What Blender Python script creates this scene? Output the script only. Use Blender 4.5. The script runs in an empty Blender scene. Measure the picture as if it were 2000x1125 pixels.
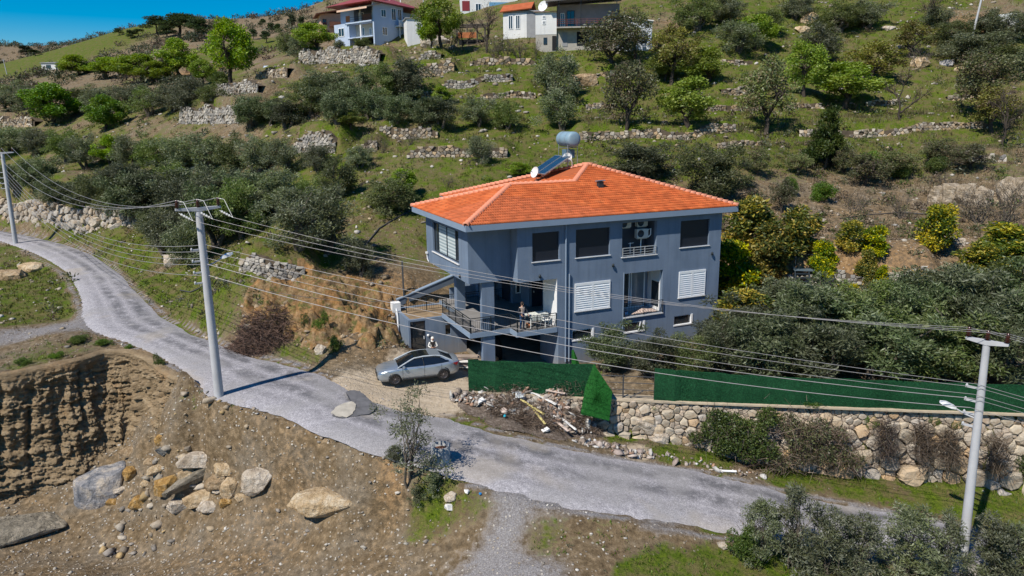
import bpy, bmesh, math, random
import numpy as np
from mathutils import Vector, Matrix
random.seed(7); RNG = np.random.default_rng(7)
SC = bpy.context.scene
COL = SC.collection
rad = math.radians

# ------------------------------------------------------------ camera
F_PX = 1395.0; PITCH = rad(13.12); ROLL = rad(0.693); CAM_Z = 14.7
cp, sp = math.cos(PITCH), math.sin(PITCH)
FW = np.array([0, cp, -sp]); UP0 = np.array([0, sp, cp]); RT0 = np.array([1.0, 0, 0])
UPV = UP0*math.cos(ROLL) + RT0*math.sin(ROLL); RTV = RT0*math.cos(ROLL) - UP0*math.sin(ROLL)
CAM = np.array([0, 0, CAM_Z])
cam = bpy.data.cameras.new('camera'); cam.sensor_width = 36.0; cam.lens = 36.0*F_PX/2000.0
cam.clip_start = 0.5; cam.clip_end = 5000
camo = bpy.data.objects.new('camera', cam); COL.objects.link(camo)
camo.matrix_world = Matrix(((RTV[0], UPV[0], -FW[0], CAM[0]), (RTV[1], UPV[1], -FW[1], CAM[1]),
                            (RTV[2], UPV[2], -FW[2], CAM[2]), (0, 0, 0, 1)))
SC.camera = camo

# ------------------------------------------------------------ world, sun, exposure
SUN_AZ = rad(222.0)      # bearing of the sun clockwise from +Y
SUN_EL = rad(50.0)
world = bpy.data.worlds.new('World'); SC.world = world; world.use_nodes = True
wn = world.node_tree; bg = wn.nodes['Background']
sky = wn.nodes.new('ShaderNodeTexSky'); sky.sky_type = 'NISHITA'; sky.sun_disc = False
sky.sun_elevation = SUN_EL; sky.sun_rotation = SUN_AZ; sky.altitude = 400; sky.air_density = 1.0
sky.dust_density = 0.1; sky.ozone_density = 3.0
shs = wn.nodes.new('ShaderNodeHueSaturation'); shs.inputs['Saturation'].default_value = 1.95; shs.inputs['Value'].default_value = 0.92; wn.links.new(sky.outputs[0], shs.inputs['Color']); wn.links.new(shs.outputs[0], bg.inputs[0]); bg.inputs[1].default_value = 0.098
sun = bpy.data.lights.new('sun', 'SUN'); sun.energy = 5.0; sun.angle = rad(0.5); sun.color = (1.0, 0.925, 0.80)
suno = bpy.data.objects.new('sun', sun); COL.objects.link(suno)
SDIR = Vector((math.sin(SUN_AZ)*math.cos(SUN_EL), math.cos(SUN_AZ)*math.cos(SUN_EL), math.sin(SUN_EL)))
suno.rotation_euler = SDIR.to_track_quat('Z', 'Y').to_euler(); suno.location = (0, 0, 60)
SC.view_settings.view_transform = 'Standard'; SC.view_settings.look = 'None'
SC.view_settings.exposure = 0.22; SC.view_settings.gamma = 1.0; SC.view_settings.use_curve_mapping = False
SC.cycles.max_bounces = 6; SC.cycles.diffuse_bounces = 3; SC.cycles.glossy_bounces = 3
SC.cycles.transmission_bounces = 4; SC.cycles.transparent_max_bounces = 6
SC.cycles.use_adaptive_sampling = True; SC.cycles.adaptive_threshold = 0.02
SC.cycles.sample_clamp_indirect = 6.0

# ------------------------------------------------------------ layout helpers: a pixel of the photograph at a real distance
def ray(x, y): return FW + RTV*(x-1000)/F_PX - UPV*(y-562.5)/F_PX
def atd(x, y, d): r = ray(x, y); return CAM + r*(d/r[1])
def atz(x, y, z): r = ray(x, y); return CAM + r*((z-CAM_Z)/r[2])
def proj(P):
    d = np.asarray(P, float)-CAM; w = d@FW
    return 1000+F_PX*(d@RTV)/w, 562.5-F_PX*(d@UPV)/w
H_AZ = rad(66.32)
HU = np.array([math.sin(H_AZ), math.cos(H_AZ), 0]); HV = np.array([-HU[1], HU[0], 0])
HP = np.array([-2.557, 41.14, 0]); H_ROT = math.atan2(HU[1], HU[0])
def HW(u, v, z=0): return HP + u*HU + v*HV + np.array([0, 0, z])
def HL(P): d = np.asarray(P)-HP; return d[..., :2]@HU[:2], d[..., :2]@HV[:2]

# ------------------------------------------------------------ object helpers
def link(o, parent=None):
    COL.objects.link(o)
    if parent is not None: o.parent = parent
    return o
def tag(o, label=None, cat=None, group=None, kind=None):
    if label: o['label'] = label
    if cat: o['category'] = cat
    if group: o['group'] = group
    if kind: o['kind'] = kind
    return o
def thing(name, label, cat, loc=(0, 0, 0), rotz=0.0, group=None):
    o = bpy.data.objects.new(name, None); o.empty_display_size = 0.3; link(o)
    o.location = [float(c) for c in loc]; o.rotation_euler = (0, 0, rotz)
    return tag(o, label, cat, group)
def place(mesh, name, parent=None, loc=(0, 0, 0), rot=(0, 0, 0), scale=(1, 1, 1)):
    o = bpy.data.objects.new(name, mesh); link(o, parent)
    o.location = [float(c) for c in loc]; o.rotation_euler = rot; o.scale = scale
    return o
def copy_tree(o, parent=None):
    c = o.copy(); COL.objects.link(c); c.parent = parent
    for ch in list(o.children): copy_tree(ch, c)
    return c
def mesh_np(name, V, Fc, mat=None, fcol=None, smooth=False, uv=None):
    """mesh from arrays: V (n,3), Fc (m,k) all faces with k corners, optional colour per face"""
    V = np.asarray(V, np.float32); Fc = np.asarray(Fc, np.int32)
    me = bpy.data.meshes.new(name); m, k = Fc.shape
    me.vertices.add(len(V)); me.vertices.foreach_set('co', V.ravel())
    me.loops.add(m*k); me.loops.foreach_set('vertex_index', Fc.ravel())
    me.polygons.add(m); me.polygons.foreach_set('loop_start', np.arange(0, m*k, k, dtype=np.int32))
    me.polygons.foreach_set('loop_total', np.full(m, k, np.int32))
    if smooth: me.polygons.foreach_set('use_smooth', np.ones(m, bool))
    me.update(calc_edges=True)
    if fcol is not None:
        a = me.attributes.new('col', 'FLOAT_COLOR', 'FACE')
        c = np.ones((m, 4), np.float32); c[:, :3] = fcol; a.data.foreach_set('color', c.ravel())
    if uv is not None:
        l = me.uv_layers.new(name='UVMap'); l.data.foreach_set('uv', np.asarray(uv, np.float32)[Fc.ravel()].ravel())
    if mat: me.materials.append(mat)
    return me
class MB:
    """collects solids; build() links them as one mesh object"""
    def __init__(s): s.v = []; s.f = []; s.sm = []
    def add(s, V, Fc, smooth=False):
        b = len(s.v); s.v += [tuple(float(c) for c in p) for p in V]
        for q in Fc: s.f.append([b+i for i in q]); s.sm.append(smooth)
        return s
    def box(s, c, d, rz=0.0, M=None):
        x, y, z = d[0]/2, d[1]/2, d[2]/2
        P = [(-x,-y,-z),(x,-y,-z),(x,y,-z),(-x,y,-z),(-x,-y,z),(x,-y,z),(x,y,z),(-x,y,z)]
        if M is not None: P = [tuple(M @ Vector(p)) for p in P]
        ca, sa = math.cos(rz), math.sin(rz)
        P = [(c[0]+p[0]*ca-p[1]*sa, c[1]+p[0]*sa+p[1]*ca, c[2]+p[2]) for p in P]
        return s.add(P, [(0,3,2,1),(4,5,6,7),(0,1,5,4),(1,2,6,5),(2,3,7,6),(3,0,4,7)])
    def bx(s, x0, x1, y0, y1, z0, z1): return s.box(((x0+x1)/2,(y0+y1)/2,(z0+z1)/2),(abs(x1-x0),abs(y1-y0),abs(z1-z0)))
    def prism(s, poly, z0, z1):
        n = len(poly); P = [(p[0],p[1],z0) for p in poly]+[(p[0],p[1],z1) for p in poly]
        Fc = [tuple(range(n))[::-1], tuple(range(n,2*n))]+[(i,(i+1)%n,n+(i+1)%n,n+i) for i in range(n)]
        return s.add(P, Fc)
    def quad(s, a, b, c, d): return s.add([a,b,c,d],[(0,1,2,3)])
    def slab(s, pts, th, n=None):
        """plate: polygon pts thickened by th against its normal"""
        P = [Vector(p) for p in pts]
        if n is None: n = (P[1]-P[0]).cross(P[2]-P[0]).normalized()
        k = len(P); Q = [p-n*th for p in P]
        return s.add(P+Q, [tuple(range(k)), tuple(range(k,2*k))[::-1]]+[(i,k+i,k+(i+1)%k,(i+1)%k) for i in range(k)])
    def cone(s, p0, p1, r0, r1=None, n=8, smooth=True, caps=True):
        p0, p1 = Vector(p0), Vector(p1); r1 = r0 if r1 is None else r1
        ax = (p1-p0); 
        if ax.length < 1e-6: return s
        ax.normalize(); a = ax.orthogonal().normalized(); b = ax.cross(a)
        P = []
        for p, r in ((p0,r0),(p1,r1)):
            for i in range(n):
                t = 2*math.pi*i/n; P.append(p+a*(r*math.cos(t))+b*(r*math.sin(t)))
        s.add(P, [(i,(i+1)%n,n+(i+1)%n,n+i) for i in range(n)], smooth)
        if caps: s.add(P[:n], [tuple(range(n))[::-1]]); s.add(P[n:], [tuple(range(n))])
        return s
    def tube(s, path, r, n=6, smooth=True):
        rs = r if hasattr(r,'__len__') else [r]*len(path)
        pts = [Vector(p) for p in path]; V = []; a = None
        for i, p in enumerate(pts):
            t = (pts[min(i+1,len(pts)-1)]-pts[max(i-1,0)]).normalized()
            a = t.orthogonal().normalized() if a is None else (a-t*a.dot(t)).normalized()
            b = t.cross(a)
            for k in range(n):
                q = 2*math.pi*k/n; V.append(p+a*(rs[i]*math.cos(q))+b*(rs[i]*math.sin(q)))
        Fc = [(i*n+k, i*n+(k+1)%n, (i+1)*n+(k+1)%n, (i+1)*n+k) for i in range(len(pts)-1) for k in range(n)]
        s.add(V, Fc, smooth); s.add(V[:n],[tuple(range(n))[::-1]]); s.add(V[-n:],[tuple(range(n))])
        return s
    def lathe(s, prof, c=(0,0,0), n=16, smooth=True):
        V = [(c[0]+r*math.cos(2*math.pi*k/n), c[1]+r*math.sin(2*math.pi*k/n), c[2]+z) for r, z in prof for k in range(n)]
        return s.add(V, [(i*n+k,i*n+(k+1)%n,(i+1)*n+(k+1)%n,(i+1)*n+k) for i in range(len(prof)-1) for k in range(n)], smooth)
    def mesh(s, name, mat=None):
        me = bpy.data.meshes.new(name); me.from_pydata(s.v, [], s.f)
        me.polygons.foreach_set('use_smooth', s.sm); me.update()
        if mat: me.materials.append(mat)
        return me
    def build(s, name, mat, parent=None, bevel=0.0, loc=(0,0,0), rot=(0,0,0)):
        o = place(s.mesh(name, mat), name, parent, loc, rot)
        if bevel > 0:
            b = o.modifiers.new('bevel','BEVEL'); b.width = bevel; b.segments = 2; b.limit_method = 'ANGLE'; b.angle_limit = rad(40)
        return o

# ------------------------------------------------------------ materials
class NT:
    def __init__(s, name):
        s.m = bpy.data.materials.new(name); s.m.use_nodes = True; s.t = s.m.node_tree
        s.b = s.t.nodes['Principled BSDF']; s.out = s.t.nodes['Material Output']; s._c = None
    def n(s, typ, **kw):
        nd = s.t.nodes.new('ShaderNode'+typ)
        for k, v in kw.items(): setattr(nd, k, v)
        return nd
    def set(s, sock, v):
        if hasattr(v, 'is_linked'): s.t.links.new(v, sock)
        elif v is not None:
            if sock.type == 'RGBA' and len(v) == 3: v = (*v, 1)
            sock.default_value = v
    def obj(s):
        if s._c is None: s._c = s.n('TexCoord').outputs['Object']
        return s._c
    def world_pos(s): return s.n('NewGeometry').outputs['Position']
    def noise(s, scale, detail=4, vec=None, rough=0.55, dist=0.0, out='Fac'):
        nd = s.n('TexNoise'); s.set(nd.inputs['Vector'], vec if vec is not None else s.obj())
        nd.inputs['Scale'].default_value = scale; nd.inputs['Detail'].default_value = detail
        nd.inputs['Roughness'].default_value = rough; nd.inputs['Distortion'].default_value = dist
        return nd.outputs[0 if out == 'Fac' else 1]
    def voro(s, scale, vec=None, feature='F1', out='Distance'):
        nd = s.n('TexVoronoi', feature=feature); s.set(nd.inputs['Vector'], vec if vec is not None else s.obj())
        nd.inputs['Scale'].default_value = scale; return nd.outputs[out]
    def ramp(s, fac, stops, mode='LINEAR'):
        nd = s.n('ValToRGB'); s.set(nd.inputs[0], fac); e = nd.color_ramp.elements; nd.color_ramp.interpolation = mode
        while len(e) < len(stops): e.new(0.5)
        for k, (p, c) in enumerate(stops):
            e[k].position = p; e[k].color = (c, c, c, 1) if not hasattr(c, '__len__') else (*c, 1)
        return nd.outputs[0]
    def mix(s, fac, a, b, mode='MIX'):
        nd = s.n('Mix', data_type='RGBA', blend_type=mode); s.set(nd.inputs[0], fac)
        s.set(nd.inputs[6], a); s.set(nd.inputs[7], b); return nd.outputs[2]
    def math(s, op, a, b=0.0, clamp=False):
        nd = s.n('Math', operation=op); nd.use_clamp = clamp; s.set(nd.inputs[0], a); s.set(nd.inputs[1], b); return nd.outputs[0]
    def maprange(s, v, a, b, c=0.0, d=1.0, smooth=False):
        nd = s.n('MapRange'); nd.interpolation_type = 'SMOOTHSTEP' if smooth else 'LINEAR'
        for k, q in enumerate((v, a, b, c, d)): s.set(nd.inputs[k], q)
        return nd.outputs[0]
    def attr(s, name, out='Color'): nd = s.n('Attribute', attribute_name=name); return nd.outputs[out]
    def scale(s, vec, sc): nd = s.n('Mapping'); s.set(nd.inputs[0], vec); nd.inputs['Scale'].default_value = sc; return nd.outputs[0]
    def sep(s, c): nd = s.n('SeparateColor'); s.set(nd.inputs[0], c); return nd.outputs
    def hsv(s, c, h=0.5, sat=1.0, v=1.0):
        nd = s.n('HueSaturation'); s.set(nd.inputs['Color'], c); s.set(nd.inputs['Hue'], h)
        s.set(nd.inputs['Saturation'], sat); s.set(nd.inputs['Value'], v); return nd.outputs[0]
    def rnd(s): return s.n('ObjectInfo').outputs['Random']
    def bump(s, h, strength=0.4, dist=0.02):
        nd = s.n('Bump'); s.set(nd.inputs['Height'], h); nd.inputs['Strength'].default_value = strength
        nd.inputs['Distance'].default_value = dist; s.set(s.b.inputs['Normal'], nd.outputs[0])
    def fin(s, col, rough=0.8, metal=0.0, spec=0.4):
        s.set(s.b.inputs['Base Color'], col); s.set(s.b.inputs['Roughness'], rough); s.set(s.b.inputs['Metallic'], metal)
        s.b.inputs['Specular IOR Level'].default_value = spec; return s.m
_MC = {}
def M(name, col, rough=0.75, metal=0.0, spec=0.4, var=0.12, scale=1.5, bump=0.0, bscale=30.0, streak=0.0):
    """plain surface with uneven tone, optional fine relief and rain streaks"""
    if name in _MC: return _MC[name]
    t = NT(name); n = t.noise(scale, 5); lo = tuple(c*(1-var) for c in col); hi = tuple(min(1, c*(1+var)) for c in col)
    c = t.ramp(n, [(0.3, lo), (0.7, hi)])
    if streak:
        st = t.noise(1.0, 4, t.scale(t.obj(), (2.6, 2.6, 0.22)))
        c = t.mix(t.ramp(st, [(0.5, 0.0), (0.75, streak)]), c, tuple(q*0.55 for q in col))
    if bump: t.bump(t.noise(bscale, 3), bump, 0.01)
    _MC[name] = t.fin(c, rough, metal, spec); return _MC[name]
def M_stone(name, stops, by='rnd', scale=2.2, bump=0.6):
    t = NT(name)
    base = t.ramp(t.rnd(), stops, 'CONSTANT' if False else 'LINEAR') if by == 'rnd' else t.attr('col')
    n = t.noise(scale, 6, rough=0.65); n2 = t.noise(scale*5, 4)
    c = t.mix(t.maprange(n, 0.35, 0.75), base, t.hsv(base, 0.5, 0.75, 0.55)); c = t.mix(t.maprange(n2, 0.55, 0.8, 0, 0.55), c, (0.42, 0.38, 0.33))
    if by == 'rnd': c = t.mix(t.maprange(t.noise(1.3, 3), 0.55, 0.75, 0, 0.5), c, (0.33, 0.19, 0.075))
    t.bump(t.math('ADD', t.noise(scale*3, 8, rough=0.7), t.math('MULTIPLY', t.voro(scale*2.2), 0.5)), bump, 0.06)
    return t.fin(c, 0.92, 0, 0.2)
def M_leaf(name, tone=1.0, trans=0.32, vr=0.35):
    t = NT(name); c = t.attr('col')
    c = t.hsv(c, t.maprange(t.rnd(), 0, 1, 0.485, 0.515), t.maprange(t.rnd(), 0, 1, 0.85, 1.1), t.maprange(t.rnd(), 0, 1, (1-vr)*tone, (1+vr)*tone))
    d = t.n('BsdfDiffuse'); t.set(d.inputs[0], c); tr = t.n('BsdfTranslucent'); t.set(tr.inputs[0], t.hsv(c, 0.49, 1.15, 1.3))
    mx = t.n('MixShader'); mx.inputs[0].default_value = trans
    t.t.links.new(d.outputs[0], mx.inputs[1]); t.t.links.new(tr.outputs[0], mx.inputs[2])
    g = t.n('BsdfGlossy'); g.inputs['Roughness'].default_value = 0.5; t.set(g.inputs[0], (0.6, 0.65, 0.7, 1))
    m2 = t.n('MixShader'); m2.inputs[0].default_value = 0.035
    t.t.links.new(mx.outputs[0], m2.inputs[1]); t.t.links.new(g.outputs[0], m2.inputs[2]); t.t.links.new(m2.outputs[0], t.out.inputs[0])
    return t.m

# ------------------------------------------------------------ terrain (one sheet)
class TPS:
    def __init__(s, P, lam=0.0005):
        P = np.asarray(P, float); s.X = P[:, :2]; n = len(P)
        K = s.k(s.X, s.X) + lam*np.eye(n)*100; A = np.hstack([np.ones((n, 1)), s.X])
        L = np.block([[K, A], [A.T, np.zeros((3, 3))]])
        s.w = np.linalg.solve(L, np.concatenate([P[:, 2], np.zeros(3)]))
    @staticmethod
    def k(a, b):
        r2 = ((a[:, None, :]-b[None, :, :])**2).sum(-1); return 0.5*r2*np.log(r2+1e-9)
    def __call__(s, x, y):
        q = np.stack([np.ravel(x), np.ravel(y)], 1).astype(float); o = np.empty(len(q))
        for i in range(0, len(q), 20000):
            c = q[i:i+20000]; o[i:i+20000] = s.k(c, s.X)@s.w[:-3] + s.w[-3] + c@s.w[-2:]
        return o.reshape(np.shape(x))
# road edges in pairs (uphill edge, downhill edge) with their level
ROADP = [(-180,418,-240,432,2.7),(-90,434,-160,440,2.5),(0,450,-100,447,2.3),(60,461,-30,462,2.15),(120,475,20,477,2.05),(180,498,75,500,1.8),
 (235,535,125,530,1.5),(275,580,155,580,1.25),(320,620,168,640,1.05),(400,660,243,670,.85),(480,690,338,712,.6),(560,710,425,778,.38),
 (640,735,520,803,.15),(700,770,620,840,-.1),(780,795,720,880,-.42),(870,812,815,910,-.78),(950,838,900,935,-1.1),(1050,862,1000,962,-1.5),
 (1150,885,1120,995,-2.0),(1250,902,1230,1017,-2.45),(1350,915,1340,1035,-2.9),(1450,938,1450,1050,-3.3),(1560,965,1570,1072,-3.8),
 (1660,985,1680,1090,-4.2),(1760,1003,1790,1105,-4.6),(1900,1035,1940,1140,-5.2),(2060,1065,2110,1175,-5.8),(2250,1100,2320,1215,-6.5)]
RU = np.array([atz(a, b, z) for a, b, c, d, z in ROADP]); RL = np.array([atz(c, d, z) for a, b, c, d, z in ROADP])
def pts(L): return [atd(x, y, d) for x, y, d in L]
far = pts([(0,112,420),(60,98,400),(130,90,380),(200,75,350),(260,60,320),(300,45,300),(400,38,300),(480,35,300),(560,35,320),(640,22,330)])
beyond = [p*np.array([1.5, 1.5, 0])+np.array([0, 0, p[2]-25]) for p in far]
PA = list(RU[:17])+list(RL[:14])+pts([(60,560,62),(20,620,52),(100,620,52),(100,680,43.5),(0,700,42.5),(0,540,68),(-100,600,55),(100,405,86),(250,425,77),
 (250,470,70),(300,500,66),(350,580,55),(200,350,94),(20,390,92),(350,430,78),(200,250,118),(200,200,138),(250,150,175),(100,140,230),(300,90,250),(60,120,330),
 (450,150,150),(500,100,190),(480,62,250),(560,62,230),(620,58,215),(400,72,230),(700,45,220),(800,20,210),(480,640,44.5),(480,520,49),(560,620,45),(560,540,49),(640,680,42.5),(640,560,48),(700,620,46),(760,560,49),(760,660,44.5),
 (720,480,55),(600,440,58),(700,400,62),(760,330,70),(800,420,60),(620,260,82),(560,180,98),(800,260,80),(900,180,92),(680,95,125),(780,100,118),(900,90,112),
 (560,100,140),(950,340,68),(1050,300,74),(1150,200,88),(1150,95,104),(1300,350,66),(1300,200,88),(1300,80,108),(1000,60,120),(1100,0,130),(1450,480,56),
 (1450,620,46),(1700,550,50),(1700,520,51),(1700,440,58),(1700,330,70),(1700,250,80),(1700,150,95),(1700,50,112),(1700,0,122),(1950,480,52),(1950,330,66),
 (1950,200,84),(1950,100,100),(1950,0,118),(1500,350,66),(1500,250,80),(1500,100,103),(1850,390,62)]) + far + beyond + [
 np.array(p) for p in ((-2.7,39.5,-.3),(1,39.2,-.25),(4.5,38.6,-.25),(8,38,-.25),(14,37.5,-.2),(20,36.6,-.2),(26.5,35.8,-.2),(40,34,-.2),(60,32,0),
 (15.7,42,.5),(24,42,.8),(33,41,1.2),(-6.5,41,-.3),(-4.5,43,-.35),(-5.2,45.5,-.4),(-8,40.3,-.2),(-3,37.8,-.5),(70,45,6),(90,60,14),(110,100,30),(130,140,50),
 (60,160,52),(0,170,55),(80,220,82),(0,260,90),(160,260,105),(250,150,70),(250,400,130),(0,500,130),(-110,60,4),(-160,90,8),(-200,40,0),(-90,40,1))]
PA += [HW(18.5,-2,.4),HW(18.5,8,3.5),HW(12,16.5,5.5),HW(6,16.5,5.2),HW(1.5,11.5,3.4),HW(-3.3,9.5,2.6),HW(-3.4,6.2,.6)]
PB = list(RU[9:])+list(RL[9:])+pts([(1240,862,35.9),(1500,930,34.6),(1700,955,33.9),(1900,975,33.3),(2100,1000,33),(1100,850,36.2),(1000,820,36.9),
 (1000,1000,28.3),(1000,1125,25.4),(1200,1060,27.1),(1200,1125,25.2),(1400,1085,27.0),(1400,1125,25.7),(1600,1125,26.3),(1900,1125,27.8),(880,1050,28),(900,1125,26.2)]) + [
 np.array(p) for p in ((-2.7,38.3,-.5),(-6.5,41,-.3),(-4.5,43,-.35),(-8,40.3,-.2),(-12,45,2),(10,20,-4.2),(20,20,-6),(35,20,-9),(0,18,-5),(0,0,-10),(30,0,-14),(60,25,-9),(-30,0,-14))]
RIM = [(-120,752),(-60,742),(0,733),(70,721),(120,712),(175,699),(207,690),(250,690),(275,700),(300,718),(327,737),(352,752)]
RIMW = np.array([atz(x, y, (.8 if x < 290 else .65 if x < 340 else .5)) for x, y in RIM])
BASE = [(-120,1010,36.4),(-60,992,37),(9,973,37.6),(87,950,38.3),(145,924,38.9),(190,902,39.8),(214,887,40.2),(251,872,39.7),(280,842,39.0),(305,812,38.2),(330,778,37.6),(352,765,37.0)]
BASEW = np.array([atd(*b) for b in BASE])
PC = list(RL[11:17])+[b+np.array([.25,-.55,-.45]) for b in BASEW]+pts([(0,1125,32),(0,1050,35),(100,1000,37),(150,1125,31.5),(300,900,38),(300,1000,35.3),(300,1125,31),(450,830,35.4),(400,900,35.8),
 (450,1000,33.3),(450,1125,29.5),(550,870,34),(600,960,32.3),(600,1125,28.2),(700,900,32.6),(750,1000,30.3),(750,1125,27),(850,950,30),(880,1050,28),(900,1125,26.2),(370,800,36.7)]) + [
 np.array(p) for p in ((-45,38,-8),(-45,30,-8),(-30,25,-8.2),(-15,20,-7.5),(0,18,-5),(-60,20,-10),(0,0,-10),(-30,0,-14))]
TA, TB, TC = TPS(PA), TPS(PB), TPS(PC)
WALLX = np.array([-2.7, 4.5, 7.7, 26.5, 40, 60, 120]); WALLY = np.array([38.55, 37.3, 36.8, 34.4, 32.4, 29, 20])
def yw(x): return np.interp(x, WALLX, WALLY)
def seg_dist(x, y, P):
    """distance to a polyline and signed side (left of travel > 0), plus parameter along"""
    best = np.full(np.shape(x), 1e9); side = np.zeros(np.shape(x)); par = np.zeros(np.shape(x)); acc = 0.0
    for a, b in zip(P[:-1], P[1:]):
        d = b[:2]-a[:2]; L = math.hypot(*d); t0 = ((x-a[0])*d[0]+(y-a[1])*d[1])/(L*L); t = np.clip(t0, 0, 1)
        dx, dy = x-a[0]-t*d[0], y-a[1]-t*d[1]; r = np.hypot(dx, dy); m = r < best
        best = np.where(m, r, best); side = np.where(m, np.sign(d[0]*dy-d[1]*dx), side); par = np.where(m, acc+t0*L, par); acc += L
    return best, side, par, acc
def in_poly(x, y, P):
    c = np.zeros(np.shape(x), bool); n = len(P)
    for i in range(n):
        (x0, y0), (x1, y1) = P[i][:2], P[(i+1) % n][:2]
        c ^= ((y0 > y) != (y1 > y)) & (x < (x1-x0)*(y-y0)/(y1-y0+1e-12)+x0)
    return c
_back = RIMW[:, :2]+np.array([-.15, .75])
PITPOLY = [(-90, 37.2)]+[tuple(p) for p in _back]+[tuple(p[:2]) for p in RL[11:17]]+[(-3.2, 27), (-3.2, 0), (-90, 0)]
def sstep(t): t = np.clip(t, 0, 1); return t*t*(3-2*t)
def vnoise(x, y, s, seed=0):
    """smooth value noise for relief"""
    r = np.random.default_rng(seed).random((64, 64)); X, Y = np.asarray(x)/s, np.asarray(y)/s
    i, j = np.floor(X).astype(int), np.floor(Y).astype(int); fx, fy = X-i, Y-j; fx = fx*fx*(3-2*fx); fy = fy*fy*(3-2*fy)
    g = lambda a, b: r[a % 64, b % 64]
    return (g(i,j)*(1-fx)+g(i+1,j)*fx)*(1-fy)+(g(i,j+1)*(1-fx)+g(i+1,j+1)*fx)*fy-.5
BANKC = [(-8.9,46.6,3.0),(-11.2,46.6,3.2),(-13.6,46.4,3.0),(-9.0,44.6,2.0),(-12.3,44.4,2.0),(-16,46,2.4),(-7.6,48.6,2.6)]
ROADPOLY = [tuple(p[:2]) for p in RU]+[tuple(p[:2]) for p in RL[::-1]]
def H0(x, y):
    x, y = np.asarray(x, float), np.asarray(y, float)
    a = TA(x, y); b = TB(x, y); c = TC(x, y)
    wb = np.where(x > -2.7, sstep((yw(x)-y)/.25+.5), sstep((36.5-y)/6)*sstep((x+9)/6))
    h = a*(1-wb)+b*wb
    pit = in_poly(x, y, PITPOLY)
    h = np.where(pit, c, h)
    return h
def relief(x, y):
    d = np.hypot(x, y)
    r = vnoise(x, y, 3.1, 1)*.35+vnoise(x, y, 1.1, 2)*.16+vnoise(x, y, .5, 5)*.06+vnoise(x, y, 9, 3)*.5*sstep((d-50)/30)
    rd, _, _, _ = seg_dist(x, y, RU); rl, _, _, _ = seg_dist(x, y, RL); inside = in_poly(x, y, ROADPOLY)
    damp = np.where(inside, 0, sstep(np.minimum(rd, rl)/2.5))
    u, v = (x-HP[0])*HU[0]+(y-HP[1])*HU[1], (x-HP[0])*HV[0]+(y-HP[1])*HV[1]
    bank = np.zeros(np.shape(x))
    for bx0, by0, br in BANKC: bank = np.maximum(bank, 1-sstep((np.hypot(x-bx0, y-by0)-br*.5)/(br*.6)))
    rg = lambda s, k: .5-np.abs(vnoise(x, y, s, k))*2
    r = r+bank*(.75*rg(2.1, 61)+.42*rg(.95, 62)+.2*rg(.5, 63)-.25)
    park = (1-sstep((np.abs(x+5)-3.5)/1.5))*(1-sstep((np.abs(y-41)-4)/1.5)); damp = damp*(1-.9*park)
    return r*damp
_rm = (RU+RL)/2; _t = np.linspace(0, 1, 16, endpoint=False)
_rmd = np.concatenate([_rm[i]+(_rm[i+1]-_rm[i])*_t[:, None] for i in range(len(_rm)-1)])
def road_level(x, y):
    x, y = np.ravel(x), np.ravel(y); z = np.empty(len(x))
    for i in range(0, len(x), 8000):
        d = (x[i:i+8000, None]-_rmd[None, :, 0])**2+(y[i:i+8000, None]-_rmd[None, :, 1])**2; z[i:i+8000] = _rmd[np.argmin(d, 1), 2]
    return z
def ray_ground(px, py, hf, d0=18.0, d1=420.0):
    r = ray(px, py); t = np.concatenate([np.arange(d0, 130, .25), np.arange(130, d1, 1.5)])
    P = CAM[None, :]+r[None, :]*(t[:, None]/r[1]); below = P[:, 2] < hf(P[:, 0], P[:, 1])
    k = int(np.argmax(below)) if below.any() else len(t)-1
    if k == 0: return P[0]
    a, b = t[k-1], t[k]
    for _ in range(12):
        m = (a+b)/2; q = CAM+r*(m/r[1])
        if q[2] < float(hf(q[0:1], q[1:2])[0]): b = m
        else: a = m
    return CAM+r*(b/r[1])
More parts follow.
